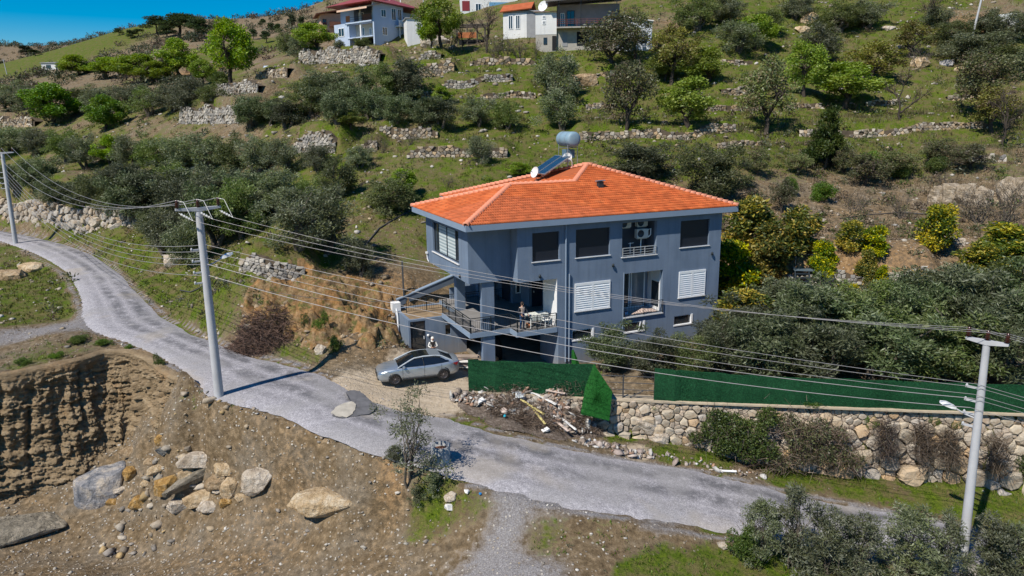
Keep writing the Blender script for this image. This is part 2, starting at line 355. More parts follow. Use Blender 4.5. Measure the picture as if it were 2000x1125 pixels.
# terrace walls: foot line in the photograph and height in metres
TERR = [([(500,166),(562,160)],1.7,'tan terrace wall of dry stones right of the tall bright green tree'),
 ([(425,206),(505,193)],2.0,'grey terrace wall of dry stones left of the dark olive grove'),
 ([(352,241),(470,239)],2.4,'long tan terrace wall of dry stones below the grey one at left'),
 ([(-40,247),(68,246)],1.9,'tan terrace wall of dry stones at the far left edge'),
 ([(574,298),(656,300)],2.3,'tall grey terrace wall of dry stones above the spreading olives'),
 ([(742,271),(856,271)],1.2,'low terrace wall under the row of dark olives'),
 ([(795,312),(992,312)],1.1,'broken rubble terrace wall above the orange roof'),
 ([(585,128),(742,124)],2.3,'tan terrace wall under the pale blue house'),
 ([(815,150),(888,149)],1.7,'tan terrace wall below the flat white boulder'),
 ([(818,120),(862,119)],1.3,'short grey wall carrying the flat white boulder'),
 ([(918,128),(1046,124)],1.1,'low rubble wall below the bare fig tree'),
 ([(868,174),(1002,168)],1.1,'low grey terrace wall in the middle of the slope'),
 ([(938,196),(1046,188)],1.0,'crumbling terrace wall left of the tall dark olive'),
 ([(1144,210),(1208,205)],.8,'short low wall right of the two dark olives'),
 ([(1130,276),(1232,268),(1310,272),(1436,272)],1.0,'long low terrace wall right of the water tank'),
 ([(1375,216),(1492,214)],.7,'low terrace wall left of the yellowish tree'),
 ([(1408,186),(1490,180)],1.1,'rubble wall between the bright green trees'),
 ([(1405,127),(1470,122)],.9,'short rubble wall high on the right slope'),
 ([(1560,268),(1650,266),(1800,257),(1930,247)],.9,'long low terrace wall across the right slope'),
 ([(1530,213),(1610,212)],.8,'short terrace wall behind the bright bushy trees'),
 ([(1690,207),(1760,202)],.8,'short terrace wall behind the bare almond tree'),
 ([(1530,562),(1640,560),(1830,556)],1.35,'grey dry stone wall below the bare brown terrace'),
 ([(468,528),(530,546),(598,552)],1.5,'ruined pale stone wall on the bank above the road'),
 ([(1850,192),(1985,182)],.7,'low rubble wall near the right edge'),
 ([(1400,292),(1490,287)],.7,'short low wall on the slope behind the right roof corner'),([(1820,322),(1965,314)],.8,'pale rubble wall above the chalky rock face'),([(700,302),(738,298)],1.3,'short rubble wall beside the leafless shrubs left of the roof'),
 ([(1290,200),(1372,194)],.7,'low wall left of the bright green meadow tree'),([(822,196),(868,190)],1.3,'short stone wall beside the small bright green bush'),([(1150,150),(1230,146)],.8,'low wall under the trees below the white house')]
BOULDER_FOOT = [atz(x, y, z) for x, y, z in ((-120,418,3.0),(-40,432,2.7),(0,440,2.6),(60,448,2.5),(120,459,2.4),(180,469,2.3),(235,476,2.3),(278,474,2.6))]
STEPS = []
for foot, hgt, lab in TERR:
    STEPS.append((np.array([ray_ground(x, y, H0) for x, y in foot]), hgt, 5.5, lab))
STEPS_ALL = STEPS+[(np.array(BOULDER_FOOT), 3.0, 10.0, '')]
def TH(x, y):
    """height of the ground with its terraces"""
    x, y = np.asarray(x, float), np.asarray(y, float); h = np.atleast_1d(H0(x, y)+relief(x, y)); x, y = np.atleast_1d(x), np.atleast_1d(y)
    for P, hgt, L, _ in STEPS_ALL:
        d, side, par, tot = seg_dist(x, y, P)
        end = sstep((par+1.0)/1.5)*sstep((tot+1.0-par)/1.5)
        thr = .45+.9*sstep((y-60)/70)+.5*sstep((np.abs(x)-42)/35); up = np.where((side > 0) & (d > thr), hgt*(1-sstep((d-1.2)/L))*end, 0); h = h+up
    u, v = (x-HP[0])*HU[0]+(y-HP[1])*HU[1], (x-HP[0])*HV[0]+(y-HP[1])*HV[1]
    foot = ((u > -.1) & (u < 17.9) & (v > -.9) & (v < 14.6)) & ~((u < 3.6) & (v > 8.6)); h = np.where(foot, np.minimum(h, -.62), h)
    ann = (u > -2.35) & (u < 3.7) & (v > 5.3) & (v < 9.2); h = np.where(ann, np.minimum(h, -.62), h)
    rin = in_poly(x, y, ROADPOLY); d1, _, _, _ = seg_dist(x, y, RU); d2, _, _, _ = seg_dist(x, y, RL); dm = np.minimum(d1, d2)*np.where(in_poly(x, y, PITPOLY) & (x < -17.5), 2.6, 1.0)
    near = rin | (dm < 1.2)
    if near.any():
        rz = road_level(x[near], y[near]); w = np.where(rin, 1.0, 1-sstep(dm/1.2))[near]; hn = h[near]
        h = h.copy(); h[near] = hn*(1-w)+(rz-np.where(rin[near], .10, .02))*w
    return h
def ground(px, py): return ray_ground(px, py, TH)
def gh(x, y): return float(TH(np.array([x]), np.array([y]))[0])
def axis(segs):
    o = [segs[0][0]]
    for a, b, s0, s1 in segs:
        n = max(2, int(round(abs(b-a)/((s0+s1)/2)))); t = np.linspace(0, 1, n+1)[1:]
        w = s0*t+(s1-s0)*t*t/2; w = w/w[-1]; o += list(a+(b-a)*w)
    return np.array(o)
gx = axis([(-420,-150,14,5),(-150,-82,5,1.0),(-82,-40,1.0,.42),(-40,34,.38,.38),(34,80,.42,1.0),(80,420,1.2,16)])
gy = axis([(-60,18,6,1),(18,62,.38,.38),(62,130,.42,1.1),(130,330,1.2,5),(330,640,6,16)])
GX, GY = np.meshgrid(gx, gy); GZ = TH(GX, GY); ny, nx = GX.shape
TH_exact = TH
def TH(x, y):
    """height of the built ground sheet"""
    x, y = np.atleast_1d(np.asarray(x, float)), np.atleast_1d(np.asarray(y, float))
    i = np.clip(np.searchsorted(gx, x)-1, 0, nx-2); j = np.clip(np.searchsorted(gy, y)-1, 0, ny-2)
    a = np.clip((x-gx[i])/(gx[i+1]-gx[i]), 0, 1); b = np.clip((y-gy[j])/(gy[j+1]-gy[j]), 0, 1)
    return (GZ[j,i]*(1-a)+GZ[j,i+1]*a)*(1-b)+(GZ[j+1,i]*(1-a)+GZ[j+1,i+1]*a)*b
idx = np.arange(nx*ny).reshape(ny, nx)
GF = np.stack([idx[:-1,:-1].ravel(), idx[:-1,1:].ravel(), idx[1:,1:].ravel(), idx[1:,:-1].ravel()], 1)
# what covers the ground: grass, orange soil, grey gravel, pale dust
COVER = {'g':(.85,0,0,0),'m':(.6,.1,0,0),'d':(.34,.25,.05,0),'o':(.04,1,0,.05),'b':(.08,.46,.06,0),'v':(.04,0,1,0),'p':(0,.1,0,1),'k':(.02,.3,.35,.15)}
BLOBS = [(60,540,5,'g'),(40,620,5,'g'),(125,560,3.5,'g'),(20,580,4,'g'),(300,570,3,'g'),(335,630,2,'g'),(250,500,3.5,'g'),(150,455,4,'g'),(100,690,2,'m'),(20,690,2,'d'),(200,672,1.5,'d'),
 (420,560,4,'g'),(560,490,5,'g'),(480,610,2.5,'d'),(420,640,2,'m'),(650,500,4,'g'),(590,690,1.3,'g'),(540,680,1.2,'m'),(880,375,6,'g'),(960,360,6,'g'),(1000,320,5,'m'),(1040,250,8,'g'),(1150,230,8,'g'),
 (1350,245,8,'g'),(1450,235,8,'g'),(1250,190,7,'g'),(1600,240,7,'g'),(1850,238,8,'g'),(1750,300,8,'m'),(1450,300,5,'g'),(1200,150,7,'g'),(1500,180,8,'m'),(1800,180,9,'m'),(1700,110,9,'m'),(1900,300,8,'d'),(1950,160,8,'m'),
 (1350,110,8,'g'),(1100,120,6,'g'),(1560,100,8,'m'),(950,140,7,'g'),(1000,220,7,'m'),(900,215,6,'m'),(740,470,5,'d'),(780,450,4,'m'),(700,420,5,'m'),(830,350,6,'d'),(700,330,6,'m'),(620,360,5,'g'),(560,450,4,'g'),
 (720,600,2.3,'o'),(742,660,2.3,'o'),(690,650,1.8,'b'),(620,570,3,'o'),(755,560,2.4,'o'),(700,690,1.6,'k'),(560,600,2.6,'b'),(500,650,2,'d'),(640,640,1.6,'b'),(620,700,1.2,'m'),(680,560,2,'o'),(700,590,2,'o'),(760,620,2,'o'),(660,610,2,'o'),(800,540,2.5,'b'),
 (1700,480,6,'b'),(1600,455,5,'b'),(1800,470,6,'b'),(1550,500,4,'o'),(1750,532,3,'o'),(1660,530,3,'o'),(1850,420,5,'b'),(1620,400,5,'b'),(1950,450,4,'b'),(1500,450,4,'b'),(1700,400,5,'b'),(1560,370,4,'d'),(1750,370,5,'d'),(1900,390,3,'p'),
 (1600,650,4,'b'),(1850,650,4,'b'),(1350,700,3,'b'),(1250,745,1.5,'k'),(1900,45,4,'o'),(1120,10,7,'m'),(1310,40,2.5,'o'),(1500,30,10,'g'),(1700,20,10,'g'),(1400,20,9,'m'),(1250,10,8,'m'),(415,130,8,'o'),(480,100,14,'g'),(120,104,22,'g'),(180,90,22,'g'),(230,78,18,'g'),(60,116,22,'g'),(330,75,22,'k'),(100,90,18,'k'),
 (780,765,2.4,'p'),(860,770,1.7,'p'),(705,748,1.3,'p'),(830,725,2,'p'),(890,715,1.5,'p'),(905,790,1.1,'p'),(800,700,1.5,'p'),
 (915,812,1.0,'g'),(960,825,.9,'m'),(1000,800,1.5,'k'),(1100,820,1.5,'k'),(1210,850,.9,'g'),(1300,890,1.1,'g'),(1400,905,1.0,'g'),(1550,940,1.1,'g'),(1700,968,1.3,'g'),(1850,990,1.4,'g'),(1960,992,1.5,'g'),(1250,880,.8,'p'),(1450,925,.7,'k'),
 (870,985,1.3,'g'),(905,1000,1.0,'g'),(840,1000,.8,'g'),(940,985,.7,'m'),(1080,1055,1.0,'g'),(1040,1060,.7,'g'),(1140,1030,1.0,'g'),(1200,1030,.7,'m'),(1290,1095,1.3,'g'),(1400,1110,1.5,'g'),(1500,1110,1.5,'g'),(1240,1120,.9,'g'),(1420,1055,.9,'m'),(1330,1050,.7,'m'),(1600,1100,2,'m'),(1800,1110,2,'m'),
 (1000,1000,1.8,'v'),(960,1090,2.0,'v'),(1060,1030,.7,'m'),(905,1060,.8,'k'),(1120,960,1.0,'v'),(1100,990,1.8,'v'),(1030,1110,1.5,'v'),(1150,1080,.9,'k'),(1230,1060,.8,'k'),(1300,1030,1.2,'v'),(860,1090,1.2,'k'),
 (600,885,1.2,'b'),(770,905,.8,'o'),(340,1105,1.2,'b'),(500,830,1.0,'b'),(100,640,2.2,'v'),(40,650,2.2,'v'),(150,632,1.6,'v'),(-30,660,2.5,'v'),(450,940,2,'k'),(650,1050,2,'k'),(150,1060,2.5,'k'),(300,1060,2,'k'),(700,960,1.5,'k'),(560,800,.9,'m'),(650,845,.8,'m'),(720,875,.8,'m'),(470,790,.8,'m'),(380,770,.8,'m'),(500,1080,2,'b')]
_bl = []
for px, py, r, c in BLOBS:
    g = ray_ground(px, py, TH); _bl.append((g[0], g[1], r, COVER[c]))
def cover(x, y):
    x, y = np.asarray(x, float), np.asarray(y, float)
    pit = in_poly(x, y, PITPOLY); hill = sstep((y-46)/4)
    base = np.where(pit[..., None], np.array([.03, .38, .4, .06]), np.array([.30, .3, .3, 0])*(1-hill[..., None])+hill[..., None]*np.array([.50, .16, .07, .01]))
    n = vnoise(x, y, 7, 11)*.5+vnoise(x, y, 2.4, 12)*.35; base = base.copy(); farl = sstep((y-120)/40)[..., None]*np.where(pit, 0, 1)[..., None]; base = base*(1-farl)+farl*np.array([.3,.25,.25,0]); base[..., 0] = np.clip(base[..., 0]+n*np.where(pit, .05, .75), 0, 1)
    w = np.full(x.shape, .22); acc = base*w[..., None]
    for bx_, by_, r, c in _bl:
        k = np.exp(-((x-bx_)**2+(y-by_)**2)/(r*r)); w = w+k; acc = acc+k[..., None]*np.array(c)
    o = acc/w[..., None]; d1, _, _, _ = seg_dist(x, y, RU); d2, _, _, _ = seg_dist(x, y, RL); e = (1-sstep((np.minimum(d1, d2)-.15)/(.3+.9*np.clip(vnoise(x, y, 2.2, 15)+.3, 0, 1))))*np.where(in_poly(x, y, ROADPOLY), 0, np.where(pit, .3, 1))
    o[..., 2] = np.maximum(o[..., 2], .9*e); o[..., 0] *= 1-.85*e; return o
CV = cover(GX.ravel(), GY.ravel())
def M_ground():
    t = NT('hillside_ground'); P = t.world_pos(); cv = t.n('Attribute', attribute_name='cover'); s = t.sep(cv.outputs['Color']); al = cv.outputs['Alpha']
    n1 = t.noise(.55, 6, P, .62); n2 = t.noise(3.2, 6, P, .7); n3 = t.noise(14, 4, P, .7); v1 = t.voro(5.5, P, 'F1', 'Color'); vd = t.voro(5.5, P)
    soil = t.ramp(n2, [(.3, (.072,.051,.029)), (.5, (.155,.112,.066)), (.72, (.30,.228,.148))])
    soil = t.mix(t.maprange(n1, .42, .68), soil, t.ramp(n2, [(.3, (.095,.076,.053)), (.7, (.265,.222,.17))]))
    rust = t.ramp(n2, [(.3, (.15,.08,.035)), (.52, (.275,.165,.078)), (.75, (.37,.265,.155))])
    soil = t.mix(t.maprange(t.math('ADD', s[1], t.math('MULTIPLY', t.math('SUBTRACT', n2, .5), 1.6)), .42, .85), soil, rust)
    grav = t.ramp(t.noise(16, 4, P, .8), [(.3, (.115,.108,.112)), (.5, (.215,.205,.21)), (.7, (.40,.385,.395))])
    soil = t.mix(t.maprange(t.math('ADD', s[2], t.math('MULTIPLY', t.math('SUBTRACT', n2, .5), .9)), .5, .85), soil, grav)
    peb = t.sep(v1); peb_m = t.math('MULTIPLY', t.maprange(vd, .36, .26), t.maprange(peb[0], .72, .80))
    soil = t.mix(t.math('MULTIPLY', peb_m, .6), soil, t.ramp(peb[1], [(.0, (.34,.27,.2)), (.5, (.5,.45,.38)), (1, (.62,.58,.53))]))
    pale = t.ramp(n2, [(.3, (.36,.29,.21)), (.7, (.50,.42,.325))]); soil = t.mix(t.maprange(t.math('ADD', al, t.math('MULTIPLY', t.math('SUBTRACT', n2, .5), .5)), .35, .6), soil, pale)
    gr = t.ramp(t.noise(7, 5, P, .75), [(.28, (.028,.044,.004)), (.5, (.070,.108,.008)), (.72, (.15,.185,.018))])
    dry = t.ramp(n3, [(.3, (.085,.07,.03)), (.7, (.185,.15,.068))]); gr = t.mix(t.maprange(t.noise(.9, 5, P, .7), .43, .62, 0, .9), gr, dry)
    gm = t.maprange(t.math('ADD', s[0], t.math('ADD', t.math('MULTIPLY', t.math('SUBTRACT', n1, .5), .9), t.math('MULTIPLY', t.math('SUBTRACT', n2, .5), .9))), .40, .62)
    c = t.mix(gm, soil, gr)
    t.bump(t.math('ADD', t.math('MULTIPLY', n2, 1.2), t.math('ADD', t.math('MULTIPLY', n3, .5), t.math('MULTIPLY', peb_m, .5))), .75, .16)
    return t.fin(c, .95, 0, .15)
me = mesh_np('ground', np.stack([GX.ravel(), GY.ravel(), GZ.ravel()], 1), GF, M_ground(), smooth=True)
a = me.attributes.new('cover', 'FLOAT_COLOR', 'POINT'); a.data.foreach_set('color', CV.astype(np.float32).ravel())
tag(place(me, 'ground'), 'terraced hillside of grass, stones and bare earth', 'ground', kind='structure')

# ------------------------------------------------------------ road
def resample(P, n):
    P = np.asarray(P); L = np.concatenate([[0], np.cumsum(np.linalg.norm(np.diff(P, axis=0), axis=1))]); s = np.linspace(0, L[-1], n)
    return np.stack([np.interp(s, L, P[:, k]) for k in range(3)], 1)
def smooth_pl(P, n):
    """Catmull-Rom through the points"""
    P = np.asarray(P); Q = np.vstack([2*P[0]-P[1], P, 2*P[-1]-P[-2]]); o = []
    for i in range(len(P)-1):
        p0, p1, p2, p3 = Q[i:i+4]
        for t in np.linspace(0, 1, n, endpoint=False):
            o.append(.5*((2*p1)+(-p0+p2)*t+(2*p0-5*p1+4*p2-p3)*t*t+(-p0+3*p1-3*p2+p3)*t**3))
    return np.array(o+[P[-1]])
su, sl = smooth_pl(RU, 12), smooth_pl(RL, 12); nr, nc = len(su), 13
rng = np.random.default_rng(3)
jit = lambda n: np.convolve(rng.normal(0, 1, n+8), np.ones(5)/5, 'same')[4:-4]*.2
mid = (su+sl)/2; alen = np.concatenate([[0], np.cumsum(np.linalg.norm(np.diff(mid, axis=0), axis=1))])
ju, jl = jit(nr), jit(nr); V = []; UVs = []
for i in range(nr):
    ax = sl[i]-su[i]; w = np.linalg.norm(ax); ax = ax/w
    for k in range(nc):
        q = k/(nc-1); e = (ju[i]*(1-q)**3+jl[i]*q**3); p = su[i]+(sl[i]-su[i])*q+ax*e
        crown = .05*math.sin(math.pi*q)-(.11 if k in (0, nc-1) else 0); V.append((p[0], p[1], p[2]+crown+.02)); UVs.append((q, alen[i]))
ri = np.arange(nr*nc).reshape(nr, nc)
RF = np.stack([ri[:-1,:-1].ravel(), ri[1:,:-1].ravel(), ri[1:,1:].ravel(), ri[:-1,1:].ravel()], 1)
t = NT('worn_chip_road'); P = t.world_pos(); uvn = t.n('UVMap'); uvo = t.n('SeparateXYZ'); t.set(uvo.inputs[0], uvn.outputs[0])
n1, n2, n3 = t.noise(.35, 5, P, .6), t.noise(1.6, 6, P, .7), t.noise(17, 3, P, .8)
chip = t.ramp(t.math('ADD', t.math('MULTIPLY', n3, .65), t.math('MULTIPLY', t.noise(4, 5, P, .75), .35)), [(.34, (.155,.15,.165)), (.5, (.305,.295,.32)), (.64, (.56,.545,.58))])
across = t.math('ADD', uvo.outputs[0], t.math('MULTIPLY', t.math('SUBTRACT', t.noise(.18, 3, P), .5), .16))
def band(c, w): return t.maprange(t.math('ABSOLUTE', t.math('SUBTRACT', across, c)), w, w*.25)
wheel = t.math('MAXIMUM', t.math('MAXIMUM', band(.2, .16), t.math('MULTIPLY', band(.48, .15), .9)), t.math('MULTIPLY', band(.72, .1), .35))
patchy = t.maprange(t.noise(.9, 7, P, .75), .36, .54)
tar = t.ramp(n3, [(.3, (.05,.05,.057)), (.7, (.145,.145,.158))])
c = t.mix(t.math('MULTIPLY', t.math('MULTIPLY', wheel, patchy), .9), chip, tar)
c = t.mix(t.maprange(n1, .48, .60, 0, .6), c, t.ramp(n3, [(.3, (.19,.185,.19)), (.7, (.36,.35,.36))]))
c = t.mix(t.maprange(t.noise(.22, 3, P), .56, .66, 0, .5), c, (.34,.30,.25))
t.bump(n3, .4, .02); M_ROAD = t.fin(c, .9, 0, .25)
tag(place(mesh_np('road', V, RF, M_ROAD, smooth=True, uv=np.array(UVs)), 'road'), 'narrow worn chip-sealed road winding down past the house', 'road', kind='structure')
# dark and pale repair patches on the road by the driveway
def road_patch(name, poly, z, mat, label):
    zz = .035 if 'asphalt' in name else .075; P3 = [atz(x, y, z) for x, y in poly]; mb = MB()
    P3 = [P3[-1]]+P3+P3[:2]; P3 = list(smooth_pl(P3, 5))[5:-6]; rp = [Vector((p[0]+random.uniform(-.05,.05), p[1]+random.uniform(-.05,.05), 0)) for p in P3]; ctr = sum(rp, Vector())/len(rp); V = []; 
    for s in (1.0, .66, .33): V += [ctr+(p-ctr)*s for p in rp]
    V.append(ctr); n = len(rp); F2 = [(k*n+i, k*n+(i+1)%n, (k+1)*n+(i+1)%n, (k+1)*n+i) for k in (0, 1) for i in range(n)]+[(2*n+i, 2*n+(i+1)%n, 3*n) for i in range(n)]
    Z = []
    for v_ in V:
        d = np.hypot(mid[:, 0]-v_.x, mid[:, 1]-v_.y); i = int(np.argmin(d)); a_ = sl[i]-su[i]; q = float(np.clip(np.dot(np.array([v_.x, v_.y])-su[i][:2], a_[:2])/np.dot(a_[:2], a_[:2]), 0, 1))
        Z.append(max(float(np.interp(0, [0], [mid[i][2]]))+.05*math.sin(math.pi*q)+.02, float(TH(np.array([v_.x]), np.array([v_.y]))[0]) if q in (0.0, 1.0) else -99)+zz)
    mb.add([(v_.x, v_.y, z_) for v_, z_ in zip(V, Z)], F2, True)
    return tag(mb.build(name, mat), label, 'patch', kind='structure')
road_patch('asphalt_patch', [(676,772),(700,768),(716,778),(734,792),(722,806),(692,812),(668,818),(650,815),(660,800),(684,790)], -.1, M('fresh_asphalt', (.115,.115,.125), .9, var=.25, scale=2, bump=.5, bscale=25), 'dark asphalt patch at the driveway mouth')
road_patch('concrete_patch', [(648,812),(668,795),(690,790),(697,796),(690,808),(676,817)], -.12, M('pale_concrete', (.40,.37,.32), .9, var=.18, scale=2, bump=.4), 'pale concrete patch beside the dark asphalt')

# ------------------------------------------------------------ the blue house
M_WALL = M('blue_grey_render', (.145,.195,.28), .85, var=.10, scale=.5, bump=.3, bscale=45, streak=.22, spec=.3)
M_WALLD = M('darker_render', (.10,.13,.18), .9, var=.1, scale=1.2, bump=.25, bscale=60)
M_FASC = M('eave_paint', (.20,.265,.36), .7, var=.05, scale=1.5)
M_WHITE = M('white_frame', (.74,.76,.79), .45, var=.04)
M_WHITEW = M('white_plaster', (.72,.73,.75), .85, var=.05)
M_SILL = M('pale_sill_stone', (.62,.62,.63), .7, var=.08)
M_DKF = M('dark_window_frame', (.018,.026,.042), .4, var=.1)
M_RAIL = M('dark_iron', (.02,.028,.035), .5, metal=.3, var=.1)
M_FLOOR = M('grey_floor_tiles', (.20,.195,.195), .8, var=.12, scale=1.2)
M_DARK = M('dark_interior', (.012,.013,.016), .9, var=.2)  # near-black colour painting unlit interiors, also on a dark door
M_SOIL = M('dug_earth', (.23,.165,.10), .95, var=.35, scale=1.5, bump=.8, bscale=8)
def M_glass(name='window_glass', col=(.015,.022,.03)):
    if name in _MC: return _MC[name]
    t = NT(name); _MC[name] = t.fin(col, .06, 0, .9); return _MC[name]
M_BLIND = None
t = NT('navy_roller_blind'); z_ = t.n('SeparateXYZ'); t.set(z_.inputs[0], t.obj()); w = t.math('SINE', t.math('MULTIPLY', z_.outputs[2], 90.0))
M_BLIND = t.fin(t.mix(t.maprange(w, -1, 1, 0, .8), (.008,.011,.02), (.014,.018,.03)), .5, 0, .4)
t = NT('zebra_blind'); z_ = t.n('SeparateXYZ'); t.set(z_.inputs[0], t.obj()); w = t.math('SINE', t.math('MULTIPLY', z_.outputs[2], 30.0))
M_ZEB = t.fin(t.mix(t.maprange(w, -.2, .2), (.26,.33,.36), (.50,.56,.58)), .7)
t = NT('render_with_splash'); z_ = t.n('SeparateXYZ'); t.set(z_.inputs[0], t.world_pos()); c = t.ramp(t.noise(.5, 6, rough=.65), [(.3, (.125,.17,.245)), (.7, (.165,.22,.31))])
st = t.noise(1.0, 5, t.scale(t.obj(), (3.0, 3.0, .2))); c = t.mix(t.ramp(st, [(.48, 0.0), (.75, .42)]), c, (.085,.11,.15)); c = t.mix(t.ramp(t.noise(.9, 4, t.scale(t.obj(), (2, 2, .3))), [(.55, 0.0), (.8, .22)]), c, (.27,.31,.38))
c = t.mix(t.math('MULTIPLY', t.maprange(t.math('ADD', z_.outputs[2], t.math('MULTIPLY', t.math('SUBTRACT', t.noise(2.5, 5), .5), 1.6)), .7, -.3), .4), c, (.28,.23,.17)); t.bump(t.noise(45, 3), .3, .01); M_WALL = t.fin(c, .87, 0, .3)
house = thing('blue_house', 'large blue grey house with an orange tiled hip roof and a railed balcony', 'house', HP, H_ROT)
def holed(mb, axis, c, th, a0, a1, z0, z1, holes):
    """wall in the plane axis=c, going th inwards, spanning a0..a1 and z0..z1, with openings (a0,a1,z0,z1)"""
    A = sorted({a0, a1, *[q for h in holes for q in h[:2] if a0 < q < a1]}); Z = sorted({z0, z1, *[q for h in holes for q in h[2:] if z0 < q < z1]})
    def pt(a, d, z): return (a, c+d, z) if axis == 'y' else (c+d, a, z)
    def hole(a, z): return any(h[0] < a < h[1] and h[2] < z < h[3] for h in holes) or not (a0 < a < a1 and z0 < z < z1)
    flip = (axis == 'y') == (th > 0)
    def q(p): mb.add(p if flip else p[::-1], [(0,1,2,3)])
    for i in range(len(A)-1):
        for k in range(len(Z)-1):
            am, zm = (A[i]+A[i+1])/2, (Z[k]+Z[k+1])/2
            if hole(am, zm): continue
            b, e, lo, hi = A[i], A[i+1], Z[k], Z[k+1]
            q([pt(b,0,lo), pt(e,0,lo), pt(e,0,hi), pt(b,0,hi)]); q([pt(e,th,lo), pt(b,th,lo), pt(b,th,hi), pt(e,th,hi)])
            if hole(b-1e-4, zm): q([pt(b,th,lo), pt(b,0,lo), pt(b,0,hi), pt(b,th,hi)])
            if hole(e+1e-4, zm): q([pt(e,0,lo), pt(e,th,lo), pt(e,th,hi), pt(e,0,hi)])
            if hole(am, lo-1e-4): q([pt(b,th,lo), pt(e,th,lo), pt(e,0,lo), pt(b,0,lo)])
            if hole(am, hi+1e-4): q([pt(b,0,hi), pt(e,0,hi), pt(e,th,hi), pt(b,th,hi)])
FV = -1.0; UA = 2.73; UR = 17.68; ZE = 8.68; ZS = 5.37; ZB = 2.3; VB = 14.6
front_holes = [(3.70,5.50,6.54,8.27),(6.63,9.03,6.54,8.27),(9.92,12.5,6.30,8.45),(14.36,16.69,6.54,8.29),(6.57,9.10,3.16,4.93),(10.17,13.1,2.36,5.2),(14.37,16.53,3.16,4.93),
 (2.0,5.36,2.02,ZS),(2.0,5.45,-1.5,2.0),(6.4,7.98,1.23,1.94),(10.2,11.81,1.23,1.94),(14.1,15.63,1.23,1.94)]
m = MB(); holed(m, 'y', FV, .28, UA, UR, -.9, ZE, front_holes); m.build('front_wall', M_WALL, house)
m = MB(); holed(m, 'x', 0.0, .28, 0.0, 8.16, ZS, ZE, [(1.59,6.72,6.30,8.31)]); m.build('bay_wall', M_WALL, house)
m = MB(); m.bx(.282, UA-.001, .002, .28, ZS, ZE); m.build('bay_front_wall', M_WALL, house)
m = MB(); m.bx(UA+.001, UA+.28, FV+.282, .3, ZS+.002, ZE); m.build('bay_return_wall', M_WALL, house)
m = MB(); m.bx(UR-.28, UR-.002, FV+.282, VB, -.9, ZE).bx(4.0, UR-.282, VB-.28, VB, -.9, ZE).bx(3.72, 3.998, 8.162, VB-.002, 2.4, ZE).bx(.282, 3.718, 7.88, 8.158, ZS, ZE); m.build('rear_wall', M_WALL, house)
m = MB(); m.prism([(.285,.285),(UA+.285,.285),(UA+.285,FV+.285),(UR-.3,FV+.285),(UR-.3,VB-.3),(4.02,VB-.3),(4.02,7.87),(.285,7.87)], ZS+.012, ZS+.25); m.build('upper_floor_slab', M_WALL, house)
# balcony slab and lower storey
m = MB(); m.prism([(0,.02),(UA-.1,.02),(UA-.1,-1.03),(5.355,-1.03),(5.355,-.7),(7.4,-.7),(7.4,9.0),(1.02,9.0),(1.02,5.38),(0,5.38)], 2.0, ZB); m.build('balcony_slab', M_FASC, house)
m = MB(); m.prism([(.06,.08),(UA-.04,.08),(UA-.04,-.97),(5.35,-.97),(5.35,-.69),(7.38,-.69),(7.38,8.99),(1.03,8.99),(1.03,5.37),(.06,5.37)], ZB+.001, ZB+.012); m.build('balcony_floor', M_FLOOR, house)
m = MB(); m.bx(1.12,1.72,5.40,5.92,-.9,1.998).bx(1.12,1.72,5.40,5.92,ZB+.013,ZS+.011); m.build('column', M_WALL, house)
m = MB(); m.bx(.87,1.66,.12,.47,-.9,1.998).bx(.87,1.66,.12,.47,ZB+.013,ZS+.011); m.build('column', M_WALL, house)
m = MB(); m.bx(5.362,6.6,FV+.281,.92,ZB+.013,ZS+.011).bx(5.452,6.6,FV+.281,1.58,-.9,1.998); m.build('pier', M_WALL, house)
m = MB(); m.bx(5.352,5.361,FV+.02,.92,ZB+.013,ZS-.003); m.build('pier_lining', M_WHITEW, house)
m = MB(); m.bx(5.3,5.5,5.6,9.0,ZB+.013,ZS+.011).bx(5.5,6.0,5.6,5.8,ZB+.013,3.0).bx(5.9,6.1,4.2,5.598,ZB+.013,ZS+.011).bx(6.9,7.1,.92,4.6,ZB+.013,ZS+.011).bx(1.8,5.298,8.8,9.0,ZB+.013,3.1); m.build('inner_wall', M_WALL, house)
m = MB(); m.bx(6.1,6.9,4.2,4.28,ZB+.013,ZS); d = m.build('door', M_DKF, house); MB().box((6.25,4.17,3.35),(.05,.06,.14)).build('handle', M_SILL, d)
m = MB(); m.bx(5.26,5.298,6.0,7.5,ZB+.03,4.6); m.build('door', M_DKF, house)
fr = MB().bx(5.5,5.58,5.56,5.6,3.0,ZS).bx(5.82,5.9,5.56,5.6,3.0,ZS).bx(5.5,5.9,5.55,5.6,3.0,3.08).build('window', M_WHITE, house); MB().bx(5.58,5.82,5.575,5.59,3.08,ZS).build('pane', M_glass(), fr)
# garage recess
m = MB(); m.bx(1.7,7.2,-.7,9.0,-.75,-.45); m.build('garage_floor', M('garage_dust', (.22,.185,.15), .95, var=.25, bump=.4, bscale=10), house)
m = MB(); m.bx(1.72,7.2,8.7,8.95,-.449,1.998).bx(7.0,7.2,1.6,8.698,-.449,1.998); m.build('garage_wall', M_WALLD, house)
